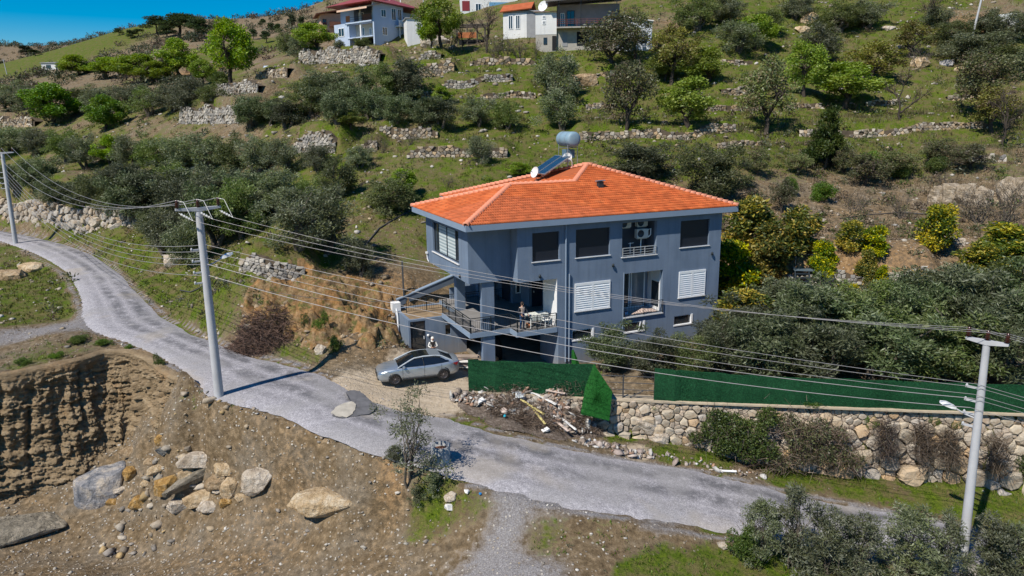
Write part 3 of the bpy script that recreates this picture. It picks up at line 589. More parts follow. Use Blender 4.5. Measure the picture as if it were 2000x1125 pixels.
# lower annex with glass door
m = MB(); holed(m, 'y', 5.42, .2, -2.30, 1.118, -.9, 2.06, [(-2.18,-1.13,-.38,1.93),(.24,.62,.75,1.43)]); m.build('annex_wall', M_WALL, house)
m = MB(); m.bx(-2.30,-2.1,5.622,9.2,-.9,2.06).bx(-2.09,1.1,8.9,9.2,-.9,2.03); m.build('annex_side_wall', M_WALL, house)
m = MB(); m.bx(-2.09,1.0,5.63,8.89,1.7,1.98); m.build('annex_top', M_SOIL, house)
d = MB().bx(-2.17,-2.10,5.47,5.53,-.36,1.92).bx(-1.21,-1.14,5.47,5.53,-.36,1.92).bx(-2.099,-1.211,5.47,5.53,1.85,1.92).build('door', M_DKF, house); MB().bx(-2.10,-1.21,5.49,5.51,-.36,1.85).build('pane', M_glass(), d); MB().box((-1.26,5.44,.75),(.03,.06,.2)).build('handle', M_WHITE, d)
f_ = MB().bx(.245,.615,5.5,5.53,.76,1.42).build('window', M_glass('dark_glass', (.006,.008,.01)), house)
MB().lathe([(0,-.09),(.07,-.06),(.09,0),(.07,.06),(0,.09)], (-1.0,5.34,.9), 12).build('wall_lamp', M_WHITE, house)
# stair parapet rising behind the terrace
m = MB(); P = [(-2.0,2.06),(2.4,3.42),(2.4,3.95),(-2.0,2.55)]
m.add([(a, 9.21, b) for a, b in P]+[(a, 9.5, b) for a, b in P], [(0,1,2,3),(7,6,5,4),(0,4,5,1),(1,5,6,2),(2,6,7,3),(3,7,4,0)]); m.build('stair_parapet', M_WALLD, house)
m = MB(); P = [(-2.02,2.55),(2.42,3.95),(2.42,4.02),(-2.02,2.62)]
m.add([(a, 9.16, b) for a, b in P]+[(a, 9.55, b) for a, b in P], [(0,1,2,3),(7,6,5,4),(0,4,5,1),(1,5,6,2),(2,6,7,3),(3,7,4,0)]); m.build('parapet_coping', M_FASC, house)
m = MB(); m.bx(-2.62,-2.02,8.2,8.75,1.3,2.62); m.build('parapet_end', M_WHITEW, house, .02)
MB().tube([(-2.42,7.9,2.3),(-2.42,7.7,1.9),(-2.42,7.6,.2)], .06, 8).build('downpipe', M_WHITE, house)
# windows of the upper front: navy blinds with pale sills
for a, b, z0, z1 in [front_holes[0], front_holes[1], front_holes[3]]:
    w = MB().bx(a+.002,b-.002,FV+.13,FV+.17,z0+.001,z1-.002).build('window', M_BLIND, house)
    MB().bx(a-.06,b+.06,FV-.07,FV+.12,z0-.045,z0-.001).build('sill', M_SILL, w)
# bay window with four lights and zebra blinds
w = MB(); zb, zt, a, b = 6.30, 8.31, 1.59, 6.72
cuts = [a, a+.85, a+2.55, a+4.25, b]
w.bx(.12,.2,a,b,zb,zb+.09).bx(.12,.2,a,b,zt-.09,zt)
for k, c_ in enumerate(cuts): w.bx(.11,.21,c_-.05 if 0 < k < 4 else (c_ if k == 0 else c_-.1),c_+.05 if 0 < k < 4 else (c_+.1 if k == 0 else c_),zb+.09,zt-.09)
w = w.build('window', M_DKF, house)
for k in range(4):
    MB().bx(.15,.16,cuts[k]+.05,cuts[k+1]-.05,zb+.09,zt-.09).build('pane', M_glass('clear_dark_glass', (.03,.04,.05)), w) if k in (0, 3) else MB().bx(.15,.16,cuts[k]+.05,cuts[k+1]-.05,zb+.09,zt-.09).build('blind', M_ZEB, w)
MB().bx(-.09,.1,a-.08,b+.08,zb-.055,zb-.002).build('sill', M_SILL, w)
# louvred shutters
def shutter(a, b, z0, z1):
    s = MB(); mid_ = (a+b)/2
    s.bx(a,b,FV-.06,FV+.02,z0,z0+.06).bx(a,b,FV-.06,FV+.02,z1-.17,z1)
    for q0, q1 in ((a,a+.07),(b-.07,b),(mid_-.07,mid_+.07)): s.bx(q0,q1,FV-.06,FV+.02,z0+.06,z1-.17)
    s = s.build('shutter', M_WHITE, house); n = 11; hh = (z1-.17-z0-.06)/n; meshes = {}
    for q0, q1 in ((a+.07,mid_-.07),(mid_+.07,b-.07)):
        key = round(q1-q0, 3)
        if key not in meshes: meshes[key] = MB().box((0,0,0),(q1-q0,.02,hh*1.12), M=Matrix.Rotation(rad(-22),4,'X')).mesh('slat', M_WHITE)
        for i in range(n): place(meshes[key], 'slat', s, ((q0+q1)/2, FV-.03, z0+.06+hh*(i+.5)))
    MB().bx(a-.03,b+.03,FV-.085,FV+.02,z0-.05,z0-.002).build('sill', M_SILL, s)
shutter(6.57,9.10,3.16,4.93); shutter(14.37,16.53,3.16,4.93)
# basement windows
for k, (a, b) in enumerate(((6.4,7.98),(10.2,11.81),(14.1,15.63))):
    w = MB().bx(a,b,FV-.04,FV+.12,1.23,1.31).bx(b-.13,b,FV-.04,FV+.12,1.31,1.94).bx(a,a+.05,FV+.02,FV+.12,1.31,1.94).bx(a+.05,b-.13,FV+.02,FV+.12,1.89,1.94).build('basement_window', M_WHITE, house)
    MB().bx(a+.05,b-.13,FV+.1,FV+.115,1.31,1.89).build('pane', M_glass(), w)
    if k == 1: MB().box((b-.4,FV+.0,1.6),(.07,.05,.62), M=Matrix.Rotation(rad(14),4,'Y')).build('open_sash', M_WHITE, w)
# niche with the air conditioner rail
n_ = MB().bx(9.8,9.918,FV+.28,.4,6.2,8.6).bx(12.502,12.62,FV+.28,.4,6.2,8.6).bx(9.92,12.5,.3,.4,6.2,8.6).bx(9.92,12.5,FV+.28,.299,8.452,8.6).bx(9.92,12.5,FV+.281,.299,6.2,6.295).build('equipment_niche', M('dark_niche', (.06,.072,.1), .9), house)  # niche colour is darker than the wall render
r = MB().bx(9.86,12.56,FV-.1,FV+.1,6.25,6.299).build('sill', M_SILL, house)
r = MB().bx(9.94,12.48,FV-.07,FV-.03,6.84,6.88).build('railing', M('pale_rail', (.5,.53,.57), .4, metal=.4), house); RM = r.data.materials[0]
for zz in (6.68,6.52,6.38): MB().bx(9.94,12.48,FV-.065,FV-.035,zz,zz+.025).build('bar', RM, r)
for uu in (9.96,10.78,11.6,12.44): MB().bx(uu-.02,uu+.02,FV-.07,FV-.03,6.3,6.84).build('post', RM, r)
# lower balcony niche: white frames, glass, floor
b_ = MB().bx(10.05,10.168,FV+.28,.8,2.2,5.35).bx(10.17,13.1,.7,.8,2.3,5.35).bx(10.17,13.1,FV+.28,.699,5.202,5.35).build('balcony_niche', M_WALL, house)
MB().bx(13.102,13.2,FV+.281,.698,2.3,5.2).build('niche_lining', M_WHITEW, house)
MB().bx(10.1,13.16,FV-.12,.698,2.28,2.358).build('niche_floor', M_SILL, house)
w = MB(); 
for q0, q1 in ((10.25,10.33),(10.5,10.58),(11.55,11.63),(11.72,11.8),(12.75,12.83)): w.bx(q0,q1,.62,.68,2.4,5.1)
w.bx(10.33,12.75,.62,.68,2.4,2.5).bx(10.33,12.75,.62,.68,5.02,5.1); w = w.build('window', M_WHITE, house)
MB().bx(10.6,11.54,.64,.66,2.5,5.02).build('pane', M_glass('grey_glass', (.05,.06,.07)), w); MB().bx(11.82,12.74,.64,.66,2.5,5.02).build('pane', M('pale_curtain_glass', (.16,.2,.24), .15, spec=.8), w)
d = MB().bx(13.06,13.1,-.75,-.66,2.4,5.0).bx(13.06,13.1,.2,.29,2.4,5.0).bx(13.06,13.1,-.66,.2,4.3,4.4).bx(13.06,13.1,-.66,.2,2.4,2.6).build('balcony_door', M_WHITE, house); MB().bx(13.075,13.09,-.66,.2,2.6,4.3).build('pane', M_glass(), d)
def railing(P, top, mat, base=ZB, step=.13, posts=(), name='railing'):
    """iron railing along a line of points: handrail, lower rail, posts, balusters"""
    P = [Vector((p[0], p[1], 0)) for p in P]; h = MB(); zt = base+top
    for a, b in zip(P[:-1], P[1:]):
        d = (b-a); L = d.length; rz = math.atan2(d.y, d.x); c = (a+b)/2
        h.box((c.x,c.y,zt),(L+.04,.05,.035),rz); h.box((c.x,c.y,zt-.13),(L,.03,.022),rz); h.box((c.x,c.y,base+.1),(L,.03,.022),rz)
    h = h.build(name, mat, house); bal = MB().bx(-.008,.008,-.008,.008,base+.1,zt-.13).mesh('baluster', mat); po = MB().bx(-.022,.022,-.022,.022,base+.01,zt).mesh('post', mat)
    for a, b in zip(P[:-1], P[1:]):
        L = (b-a).length; n = max(1, int(L/step)); np_ = max(1, round(L/1.35))
        for i in range(1, n): q = a.lerp(b, i/n); place(bal, 'baluster', h, q)
        for i in range(np_+1): q = a.lerp(b, i/np_); place(po, 'post', h, q)
    return h
railing([(.05,5.3),(.05,.06)], .92, M_RAIL); railing([(.1,.06),(UA-.06,.06),(UA-.06,-.98)], .92, M_RAIL); railing([(UA-.01,-.98),(5.3,-.98)], .92, M_RAIL)
railing([(-1.9,7.2),(5.2,7.2)], .95, M_RAIL, base=2.1, step=.16); railing([(10.2,FV-.09),(13.1,FV-.09)], .85, M_RAIL, base=2.36, step=.12)
# rain pipes, lamps
for u_, z0, z1 in ((5.92,0,ZE),(6.17,0,5.6)): MB().tube([(u_,FV-.07,z1),(u_,FV-.07,z0)], .05, 8).build('rain_pipe', M_FASC, house)
MB().tube([(10.08,FV-.06,5.3),(10.08,FV-.06,1.6)], .03, 6).build('rain_pipe', M_FASC, house)
for u_, z_ in ((4.15,5.65),(9.25,5.85),(16.95,5.95)): MB().lathe([(0,.1),(.06,.1),(.075,0),(.07,-.1),(0,-.1)], (u_,FV-.09,z_), 12).build('wall_lamp', M_RAIL, house)
MB().lathe([(0,.1),(.05,.1),(.06,0),(.05,-.1),(0,-.1)], (-.08,1.35,5.6), 10).build('wall_lamp', M_RAIL, house)
MB().box((-.1,7.9,6.0),(.12,.25,.12)).tube([(-.08,7.95,5.95),(-.08,7.9,5.6),(-.08,7.6,5.42)],.03,6).build('wall_camera', M_WHITE, house)
# ---- roof
E0, E1, E2, E3, E4, E5 = (-.62,-1.42), (-.62,9.35), (3.4,9.35), (3.4,15.2), (18.65,15.2), (18.65,-1.42)
ZR = 9.05; RA, RB, RC = (4.47,3.96,10.66), (9.2,3.96,10.66), (11.9,6.9,11.6)
e3 = lambda p, z=ZR: (p[0], p[1], z)
t = NT('orange_clay_tile'); n = t.noise(1.1, 5); rn = t.rnd(); ca = t.attr('col')
c = t.ramp(n, [(.3, (.40,.085,.022)), (.55, (.48,.115,.032)), (.75, (.54,.155,.05))]); c = t.mix(t.maprange(t.noise(9, 3), .5, .75, 0, .5), c, (.32,.075,.026)); c = t.hsv(c, .5, .97, t.maprange(rn, 0, 1, .74, 1.12)); t.bump(t.noise(30, 3), .3, .01); M_TILE = t.fin(c, .8, 0, .3)
t = NT('orange_tile_mixed'); n = t.noise(1.1, 5); c = t.ramp(n, [(.3, (.40,.085,.022)), (.55, (.48,.115,.032)), (.75, (.54,.155,.05))]); c = t.mix(t.maprange(t.noise(9, 3), .5, .75, 0, .5), c, (.32,.075,.026)); g_ = t.sep(t.attr('col')); c = t.hsv(c, .5, 1.0, g_[0]); t.bump(t.noise(30, 3), .3, .01); M_TILE2 = t.fin(c, .8, 0, .3)
M_RIDGE = M('pale_ridge_tile', (.58,.235,.15), .85, var=.2, scale=3)
m = MB(); ring = [E0, E5, E4, E3, E2, E1]; n = len(ring)
inn = [(E0[0]+.02,E0[1]+.02),(E5[0]-.02,E5[1]+.02),(E4[0]-.02,E4[1]-.02),(E3[0]+.02,E3[1]-.02),(E2[0]+.02,E2[1]-.02),(E1[0]+.02,E1[1]-.02)]
m.prism(ring, 8.70, ZR); roof = m.build('roof', M_FASC, house)
m = MB(); z = ZR+.012; up = lambda p: (p[0], p[1], p[2])
faces = {'front': [e3(inn[0],z), e3(inn[1],z), RC, RB, RA], 'left': [e3(inn[5],z), e3(inn[0],z), RA], 'wingback': [e3(inn[4],z), e3(inn[5],z), RA, RB], 'mainleft': [e3(inn[3],z), e3(inn[4],z), RB, RC], 'back': [e3(inn[2],z), e3(inn[3],z), RC], 'right': [e3(inn[1],z), e3(inn[2],z), RC]}
for fpts in faces.values(): m.add(fpts, [tuple(range(len(fpts)))])
m.build('roof_deck', M('deck_orange', (.35,.09,.03), .9), roof)
TW, TL = .30, .36
prof = [(-.15,.0),(-.11,.028),(-.075,.035),(-.04,.028),(0,.0),(.04,.028),(.075,.035),(.11,.028),(.15,.0)]
TV = [(x, -.02, h+.075) for x, h in prof]+[(x, TL+.02, h+.004) for x, h in prof]+[(x, -.02, -.005) for x, h in prof]; k = len(prof)
TF = [(i, i+1, k+i+1, k+i) for i in range(k-1)]+[(2*k+i, 2*k+i+1, i+1, i) for i in range(k-1)]
tile_me = mesh_np('tile', TV, TF, M_TILE); allt = []
for key, P in faces.items():
    A = np.array(P[0]); ea = np.array(P[1])-A; La = np.linalg.norm(ea); ea /= La; nrm = np.cross(ea, np.array(P[2])-A); nrm /= np.linalg.norm(nrm); eb = np.cross(nrm, ea)
    q2 = [((np.array(p)-A)@ea, (np.array(p)-A)@eb) for p in P]; bmax = max(p[1] for p in q2); amin, amax = min(p[0] for p in q2), max(p[0] for p in q2)
    for r_ in range(int(bmax/TL)+1):
        for c_ in range(int((amin)/TW)-1, int(amax/TW)+1):
            ca_, cb_ = (c_+.5)*TW, r_*TL+TL/2
            if bool(in_poly(np.array([ca_]), np.array([cb_]), q2)[0]):
                o = A+ea*ca_+eb*(r_*TL)+nrm*.006; allt.append((key, o, ea, eb, nrm))
def wpos(o): return HP+o[0]*HU+o[1]*HV+np.array([0,0,o[2]])
order = sorted(range(len(allt)), key=lambda i: (allt[i][0] not in ('front','left'), np.linalg.norm(wpos(allt[i][1])-CAM)))
pick = set(order[:290]); VV, FF, CC = [], [], []
T0 = np.array(TV); F0 = np.array(TF)
for i, (key, o, ea, eb, nrm) in enumerate(allt):
    if i in pick:
        ob = place(tile_me, 'tile', roof); ob.matrix_local = Matrix(((ea[0],eb[0],nrm[0],o[0]),(ea[1],eb[1],nrm[1],o[1]),(ea[2],eb[2],nrm[2],o[2]+random.uniform(-.004,.004)),(0,0,0,1)))
    else:
        j = random.uniform(-.004,.004); FF.append(F0+len(VV)*len(T0)); VV.append(o+T0[:,:1]*ea+T0[:,1:2]*eb+T0[:,2:]*nrm+np.array([0,0,j])); CC += [random.uniform(.74,1.12)]*len(F0)
me = mesh_np('roof_tiles', np.concatenate(VV), np.concatenate(FF), M_TILE2, fcol=np.repeat(np.array(CC)[:,None],3,1)); tag(place(me, 'roof_tiles', roof), kind='stuff')
rp = [(math.cos(q)*.17, math.sin(q)*.16) for q in np.linspace(-.25, math.pi+.25, 8)]
RV = [(x*1.18, 0, z_*1.1+.05) for x, z_ in rp]+[(x*.78, .4, z_*.85+.01) for x, z_ in rp]+[(x*.85, 0, z_*.72) for x, z_ in rp]; k = len(rp)
ridge_me = mesh_np('ridge_tile', RV, [(i+1, i, k+i, k+i+1) for i in range(k-1)]+[(i, i+1, 2*k+i+1, 2*k+i) for i in range(k-1)], M_RIDGE)
for a, b in ((e3(inn[0]),RA),(RA,RB),(RB,RC),(e3(inn[1]),RC),(e3(inn[5]),RA),(e3(inn[3]),RC),(e3(inn[2]),RC)):
    a, b = Vector(a)+Vector((0,0,.02)), Vector(b)+Vector((0,0,.02)); d = (b-a); L = d.length; d.normalize(); x = d.cross(Vector((0,0,1))).normalized(); zz = x.cross(d); n = int(L/.36)
    for i in range(n):
        p = a+d*(L*i/n); ob = place(ridge_me, 'ridge_tile', roof); ob.matrix_local = Matrix(((x.x,d.x,zz.x,p.x),(x.y,d.y,zz.y,p.y),(x.z,d.z,zz.z,p.z),(0,0,0,1)))
v_ = MB().box((10.5,2.75,10.5),(.34,.34,.5)).build('roof_vent', M('vent_metal', (.05,.06,.07), .5, metal=.5), roof); MB().box((10.5,2.75,10.8),(.52,.46,.07), M=Matrix.Rotation(rad(-8),4,'X')).build('cap', M('vent_cap', (.25,.3,.36), .4, metal=.5), v_)

# ------------------------------------------------------------ things on the roof and the balconies
def hthing(name, label, cat, u, v, z, rz=0.0, group=None): return thing(name, label, cat, HW(u, v, z), H_ROT+rz, group)
M_TANK = M('tank_grey_blue', (.20,.30,.38), .5, var=.08, scale=2); M_STEEL = M('galvanised', (.36,.38,.40), .45, metal=.6, var=.15)
sh = hthing('solar_water_heater', 'solar water heater with grey blue tank on legs above two blue panels', 'water heater', 9.9, 9.0, 10.9)
mt = Matrix.Rotation(rad(90),4,'X'); tk = MB().lathe([(0,-.95),(.3,-.94),(.46,-.88),(.49,-.8),(.49,.8),(.46,.88),(.3,.94),(0,.95)], n=24); tk.v = [tuple(mt @ Vector(p)) for p in tk.v]
tk.v = [(p[0]*1.1+1.25, p[1]*1.08-.5, p[2]*1.1+2.5) for p in tk.v]; tank = tk.build('tank', M_TANK, sh)
for y in (-.45,.35): MB().add([(1.25+.55*math.cos(q)*s_, -.5+y+dy, 2.5+.55*math.sin(q)*s_) for dy in (-.02,.02) for s_ in (1,) for q in np.linspace(0,2*math.pi,25)[:-1]], [(i,(i+1)%24,24+(i+1)%24,24+i) for i in range(24)]).build('band', M_STEEL, tank)
for y in (-1.2,.2):
    for x in (.85,1.65): MB().cone((x,y-.0,2.12),(x,y,.25+(x-.85)*.2),.025,n=6).build('leg', M_STEEL, sh)
MB().tube([(.85,-1.2,1.9),(1.65,-1.2,1.9),(1.65,.2,1.9),(.85,.2,1.9),(.85,-1.2,1.9)], .022, 6).tube([(.85,-1.2,.6),(1.65,.2,.9)],.015,5).build('frame', M_STEEL, sh)
MB().box((1.25,-.55,1.45),(.75,.6,.62)).build('expansion_box', M('blue_tank_box', (.10,.17,.24), .5), sh, .03)
t = NT('solar_absorber'); M_SOL = t.fin(t.ramp(t.noise(2,3), [(.3,(.010,.032,.07)),(.7,(.016,.05,.10))]), .25, 0, .6)
for y0 in (-1.55,-.35):
    p = MB().slab([(-1.25,y0,.12),(.85,y0,1.32),(.85,y0+1.12,1.32),(-1.25,y0+1.12,.12)], .09).build('solar_panel', M_STEEL, sh)
    MB().slab([(-1.20,y0+.05,.157),(.80,y0+.05,1.30),(.80,y0+1.07,1.30),(-1.20,y0+1.07,.157)], .01).build('glazing', M_SOL, p)
MB().tube([(-1.2,-.95,.05),(-1.0,-.95,-.1)],.03,6).tube([(.85,-1.55,1.2),(1.0,-1.6,.9),(1.1,-1.4,.5)],.03,6).build('pipe', M_WHITE, sh)
def dish(name, label, loc, facing, r=.42, parent=None, group=None, tilt=.35):
    d = thing(name, label, 'satellite dish', loc, 0, group); m = MB(); pr = [(r*q, .16*r*q*q*2.2) for q in np.linspace(0,1,7)]; m.lathe(pr, n=24); m.lathe([(a, b+.015) for a, b in pr][::-1], n=24)
    di = m.build('reflector', M('dish_white', (.72,.73,.74), .4, var=.03), d); di.rotation_euler = Vector((math.cos(facing), math.sin(facing), tilt)).to_track_quat('Z','Y').to_euler(); di.location = (0,0,.5)
    MB().cone((0,0,-.1),(0,0,.45),.025,n=6).build('mast', M_STEEL, d); f = Vector((math.cos(facing), math.sin(facing), tilt)).normalized()
    MB().tube([Vector((0,0,.5))-Vector((0,0,r*.8)), Vector((0,0,.45))+f*r*1.0],.012,5).cone(Vector((0,0,.45))+f*r*.9, Vector((0,0,.45))+f*r*1.1,.04,n=8).build('feed_arm', M_STEEL, d)
    return d
dish('satellite_dish', 'white satellite dish at the lower end of the solar panels', HW(8.3,8.0,10.6), rad(215), .4)
dish('satellite_dish', 'small white satellite dish under the roof water tank', HW(10.9,8.1,11.55), rad(250), .36)
# air conditioners in the niche
M_AC = M('ac_white', (.48,.49,.49), .5, var=.05)
def aircon(label, u, v, z, w=.85, h=.58):
    a = hthing('air_conditioner', label, 'air conditioner', u, v, z, 0, 'air conditioners in the upper niche'); MB().bx(-w/2,w/2,-.16,.16,0,h).build('casing', M_AC, a, .02)
    MB().lathe([(0,0),(.2,0),(.22,.02),(.24,0)], n=20).build('fan_grille', M_DKF, a, loc=(-w*.18,-.165,h/2), rot=(rad(90),0,0)); MB().bx(-w/2+.05,w/2-.05,-.1,.1,-.06,-.002).build('bracket', M_STEEL, a); return a
aircon('white air conditioner unit hanging lowest in the upper niche', 11.65, -.55, 7.35); aircon('white air conditioner unit at top right of the upper niche', 11.85, -.2, 8.05, .8, .5); aircon('white air conditioner unit at top left of the upper niche', 10.6, -.2, 8.05, .8, .5)
pp = hthing('pipe_bundle', 'white coolant pipes curling below the niche air conditioners', 'pipe', 11.4, -.45, 6.3)
MB().tube([(.75,0,1.5),(.95,-.1,1.6),(.95,-.1,1.2),(.8,-.05,1.05)],.04,8).tube([(.3,0,1.05),(.28,0,.6),(.3,0,.02)],.035,7).tube([(-.45,.1,.02),(-.45,.1,.75)],.03,7).tube([(-.6,.1,.7),(-.2,.1,.72)],.02,6).build('pipe', M_WHITE, pp)
# balcony furniture
def table(name, label, u, v, z, rz, w, d, h, mat, group=None, legr=.035):
    t_ = hthing(name, label, 'table', u, v, z, rz, group); MB().bx(-w/2,w/2,-d/2,d/2,h-.045,h).build('table_top', mat, t_, .015)
    for sx in (-1,1):
        for sy in (-1,1): MB().cone((sx*(w/2-.07),sy*(d/2-.07),h-.045),(sx*(w/2-.02),sy*(d/2-.02),0),legr,legr*.7,n=8).build('leg', mat, t_)
    MB().bx(-w/2+.05,w/2-.05,-d/2+.03,-d/2+.05,h-.12,h-.05).bx(-w/2+.05,w/2-.05,d/2-.05,d/2-.03,h-.12,h-.05).build('apron', mat, t_)
    return t_
M_PLA = M('white_plastic', (.72,.73,.72), .4, var=.04)
table('plastic_table', 'white plastic table with lace cloth on the balcony beside the man', 4.35, -.15, ZB+.013, .1, 1.35, .85, .74, M_PLA)
lc = hthing('table_cloth', 'patterned white and green cloth over the balcony table', 'cloth', 4.35, -.15, ZB+.013+.745, .1)
t = NT('lace_cloth'); M_LACE = t.fin(t.mix(t.maprange(t.voro(9), .25, .4), (.16,.22,.17), (.66,.68,.64)), .9); MB().bx(-.7,.7,-.45,.45,.002,.02).slab([(-.7,-.452,.015),(.2,-.452,.015),(.2,-.47,-.3),(-.7,-.47,-.22)],.012).build('cloth', M_LACE, lc)
ch = hthing('plastic_chair', 'white plastic chair beside the balcony table near the wall', 'chair', 4.75, -.62, ZB+.013, .3)
MB().bx(-.23,.23,-.22,.22,.42,.45).build('seat', M_PLA, ch, .015); MB().bx(-.22,.22,.2,.23,.45,.5).bx(-.22,.22,.22,.25,.78,.86).bx(-.2,-.15,.2,.24,.5,.8).bx(-.03,.03,.2,.24,.5,.8).bx(.15,.2,.2,.24,.5,.8).build('backrest', M_PLA, ch)
for sx in (-1,1):
    for sy in (-1,1): MB().cone((sx*.19,sy*.18,.42),(sx*.24,sy*.23,0),.03,.02,n=7).build('leg', M_PLA, ch)
    MB().tube([(sx*.24,-.2,.45),(sx*.25,-.18,.64),(sx*.24,.2,.66)],.02,6).build('armrest', M_PLA, ch)
pl = hthing('potted_plant', 'small potted plant by the feet of the man on the balcony', 'plant', 3.75, -.3, ZB+.013); MB().lathe([(0,0),(.13,0),(.17,.26),(.15,.26),(.14,.22),(0,.22)]).build('pot', M('terracotta', (.42,.17,.08), .85), pl)
rug = hthing('rug', 'pale pink rug spread on the lower niche balcony', 'rug', 11.9, -.55, 2.36); m = MB(); g = 10
for i in range(g):
    for k_ in range(4):
        def zf(a, b): return .03+.16*math.exp(-((a-.2)**2*2+(b-.2)**2*8))+.02*math.sin(a*7)
        q = [(-.9+1.9*(i+a)/g, -.35+.8*(k_+b)/4) for a, b in ((0,0),(1,0),(1,1),(0,1))]; m.add([(x, y, zf(x, y)) for x, y in q], [(0,1,2,3)], True)
m.build('rug_cloth', M('pink_rug', (.60,.47,.42), .95, var=.2, scale=6), rug); rug.children[0].modifiers.new('thick','SOLIDIFY').thickness = .02
bk = hthing('bucket', 'blue bucket at the left end of the lower niche balcony', 'bucket', 10.42, -.85, 2.36); MB().lathe([(0,0),(.12,0),(.16,.3),(.145,.3),(.11,.02),(0,.02)]).build('pail', M('blue_plastic', (.02,.12,.34), .4), bk); MB().tube([(.155,0,.28),(.1,0,.4),(-.1,0,.4),(-.155,0,.28)],.008,5).build('handle', M_STEEL, bk)
# black covered shape and stores in the garage
cv_ = hthing('covered_object', 'black covered upright shape in the dark garage', 'cover', 2.75, 2.6, -.449); MB().lathe([(0,0),(.36,0),(.40,.3),(.36,.9),(.30,1.25),(.18,1.45),(0,1.5)], n=14).build('cover', M('black_sheet', (.006,.006,.007), .7), cv_)
for k, (u_, v_2, r_, c_) in enumerate(((2.1,2.2,.2,(.45,.4,.33)),(2.35,1.7,.17,(.35,.2,.1)),(1.95,3.2,.24,(.4,.36,.3)))):
    s_ = hthing('sack', ('pale sack left of the black covered shape','brown sack nearest the garage column','grey sack deepest in the garage')[k], 'sack', u_, v_2, -.449, k); MB().lathe([(0,0),(r_,.02),(r_*1.15,.2),(r_*.9,.42),(r_*.3,.5),(0,.48)], n=10).build('sack_body', M(('sacking_pale','sacking_brown','sacking_grey')[k], c_, .95, var=.2), s_)

# ------------------------------------------------------------ dry stone walls: every cell of a Voronoi net becomes a pillow-shaped stone
def clip(poly, m, n):
    """keep the part of a convex polygon where (p-m).n <= 0"""
    o = []; k = len(poly)
    for i in range(k):
        a, b = poly[i], poly[(i+1) % k]; da, db = (a[0]-m[0])*n[0]+(a[1]-m[1])*n[1], (b[0]-m[0])*n[0]+(b[1]-m[1])*n[1]
        if da <= 0: o.append(a)
        if (da < 0 < db) or (db < 0 < da): t = da/(da-db); o.append((a[0]+(b[0]-a[0])*t, a[1]+(b[1]-a[1])*t))
    return o
def stone_cells(L, zb, zt, size, rng, flat=1.5):
    """centres in rows over a strip 0..L between zb(s) and zt(s), then their clipped cells; size(t) is the row height at fraction t from the top"""
    if flat == 'wild':
        top = max(zt(s) for s in np.linspace(0, L, 30)); bot = min(zb(s) for s in np.linspace(0, L, 30)); C = []; X = np.zeros((0, 3))
        for tr in range(15000):
            s, z = rng.uniform(0, L), rng.uniform(bot, top)
            if not (zb(s)-.2 < z < zt(s)): continue
            k = .28 if tr > 9000 else (.55 if tr > 3500 else 1.0); h = size((top-z)/(top-bot+1e-6))*rng.uniform(.75, 1.45)*k
            if len(X) and np.any(np.hypot((X[:, 0]-s)/1.25, X[:, 1]-z) < .46*(X[:, 2]+h)): continue
            C.append((s, z, h)); X = np.array(C)
        P = np.array(C); out = []
        for i, (s, z, h) in enumerate(C):
            d = np.hypot(P[:, 0]-s, P[:, 1]-z); nb = np.argsort(d)[1:20]; R = h*1.5
            poly = [(s-R, z-R*.8), (s+R, z-R*.8), (s+R, z+R*.8), (s-R, z+R*.8)]
            for j in nb:
                q = P[j]; w_ = np.clip(.5+(h*h-q[2]**2)*.22/(d[j]**2), .2, .8); poly = clip(poly, (s+(q[0]-s)*w_, z+(q[1]-z)*w_), (q[0]-s, q[1]-z))
                if len(poly) < 3: break
            for mm, nn in (((0, zt(s)), (0, 1)), ((0, 0), (-1, 0)), ((L, 0), (1, 0))):
                if len(poly) > 2: poly = clip(poly, mm, nn)
            if len(poly) > 2: out.append((np.mean(poly, axis=0), poly, h))
        return out
    C = []; top = max(zt(s) for s in np.linspace(0, L, 30)); bot = min(zb(s) for s in np.linspace(0, L, 30)); z = top
    while z > bot:
        h = size((top-z)/(top-bot+1e-6))*rng.uniform(.8, 1.25); s = rng.uniform(-.5, .2)*h
        while s < L:
            w = h*flat*rng.uniform(.65, 1.5); zc = z-h/2+rng.uniform(-.28, .28)*h; sc = s+w/2
            if 0 <= sc <= L and zb(sc)-h*.3 < zc < zt(sc): C.append((sc, zc, h))
            s += w
        z -= h
    P = np.array(C); out = []
    for i, (s, z, h) in enumerate(C):
        d = np.hypot(P[:, 0]-s, P[:, 1]-z); nb = np.argsort(d)[1:15]; R = h*1.9
        poly = [(s-R, z-R*.75), (s+R, z-R*.75), (s+R, z+R*.75), (s-R, z+R*.75)]
        for j in nb:
            if d[j] > R*2.2: break
            q = P[j]; poly = clip(poly, ((s+q[0])/2, (z+q[1])/2), (q[0]-s, q[1]-z))
            if len(poly) < 3: break
        if len(poly) < 3: continue
        poly = clip(poly, (0, zt(s)), (0, 1)); poly = clip(poly, (0, 0), (-1, 0)) if len(poly) > 2 else poly; poly = clip(poly, (L, 0), (1, 0)) if len(poly) > 2 else poly
        if len(poly) > 2:
            c = np.mean(poly, axis=0); pa = abs(sum(poly[k][0]*poly[(k+1)%len(poly)][1]-poly[(k+1)%len(poly)][0]*poly[k][1] for k in range(len(poly))))/2
            if pa > .12*h*h: out.append((c, poly, h))
    return out
def round_poly(poly, c, n=9):
    """resample a cell outline with cut corners"""
    q = []; k = len(poly)
    for i in range(k):
        a, b = np.array(poly[i]), np.array(poly[(i+1) % k]); q += [a+(b-a)*.09, a+(b-a)*.91]
    return np.array(q)
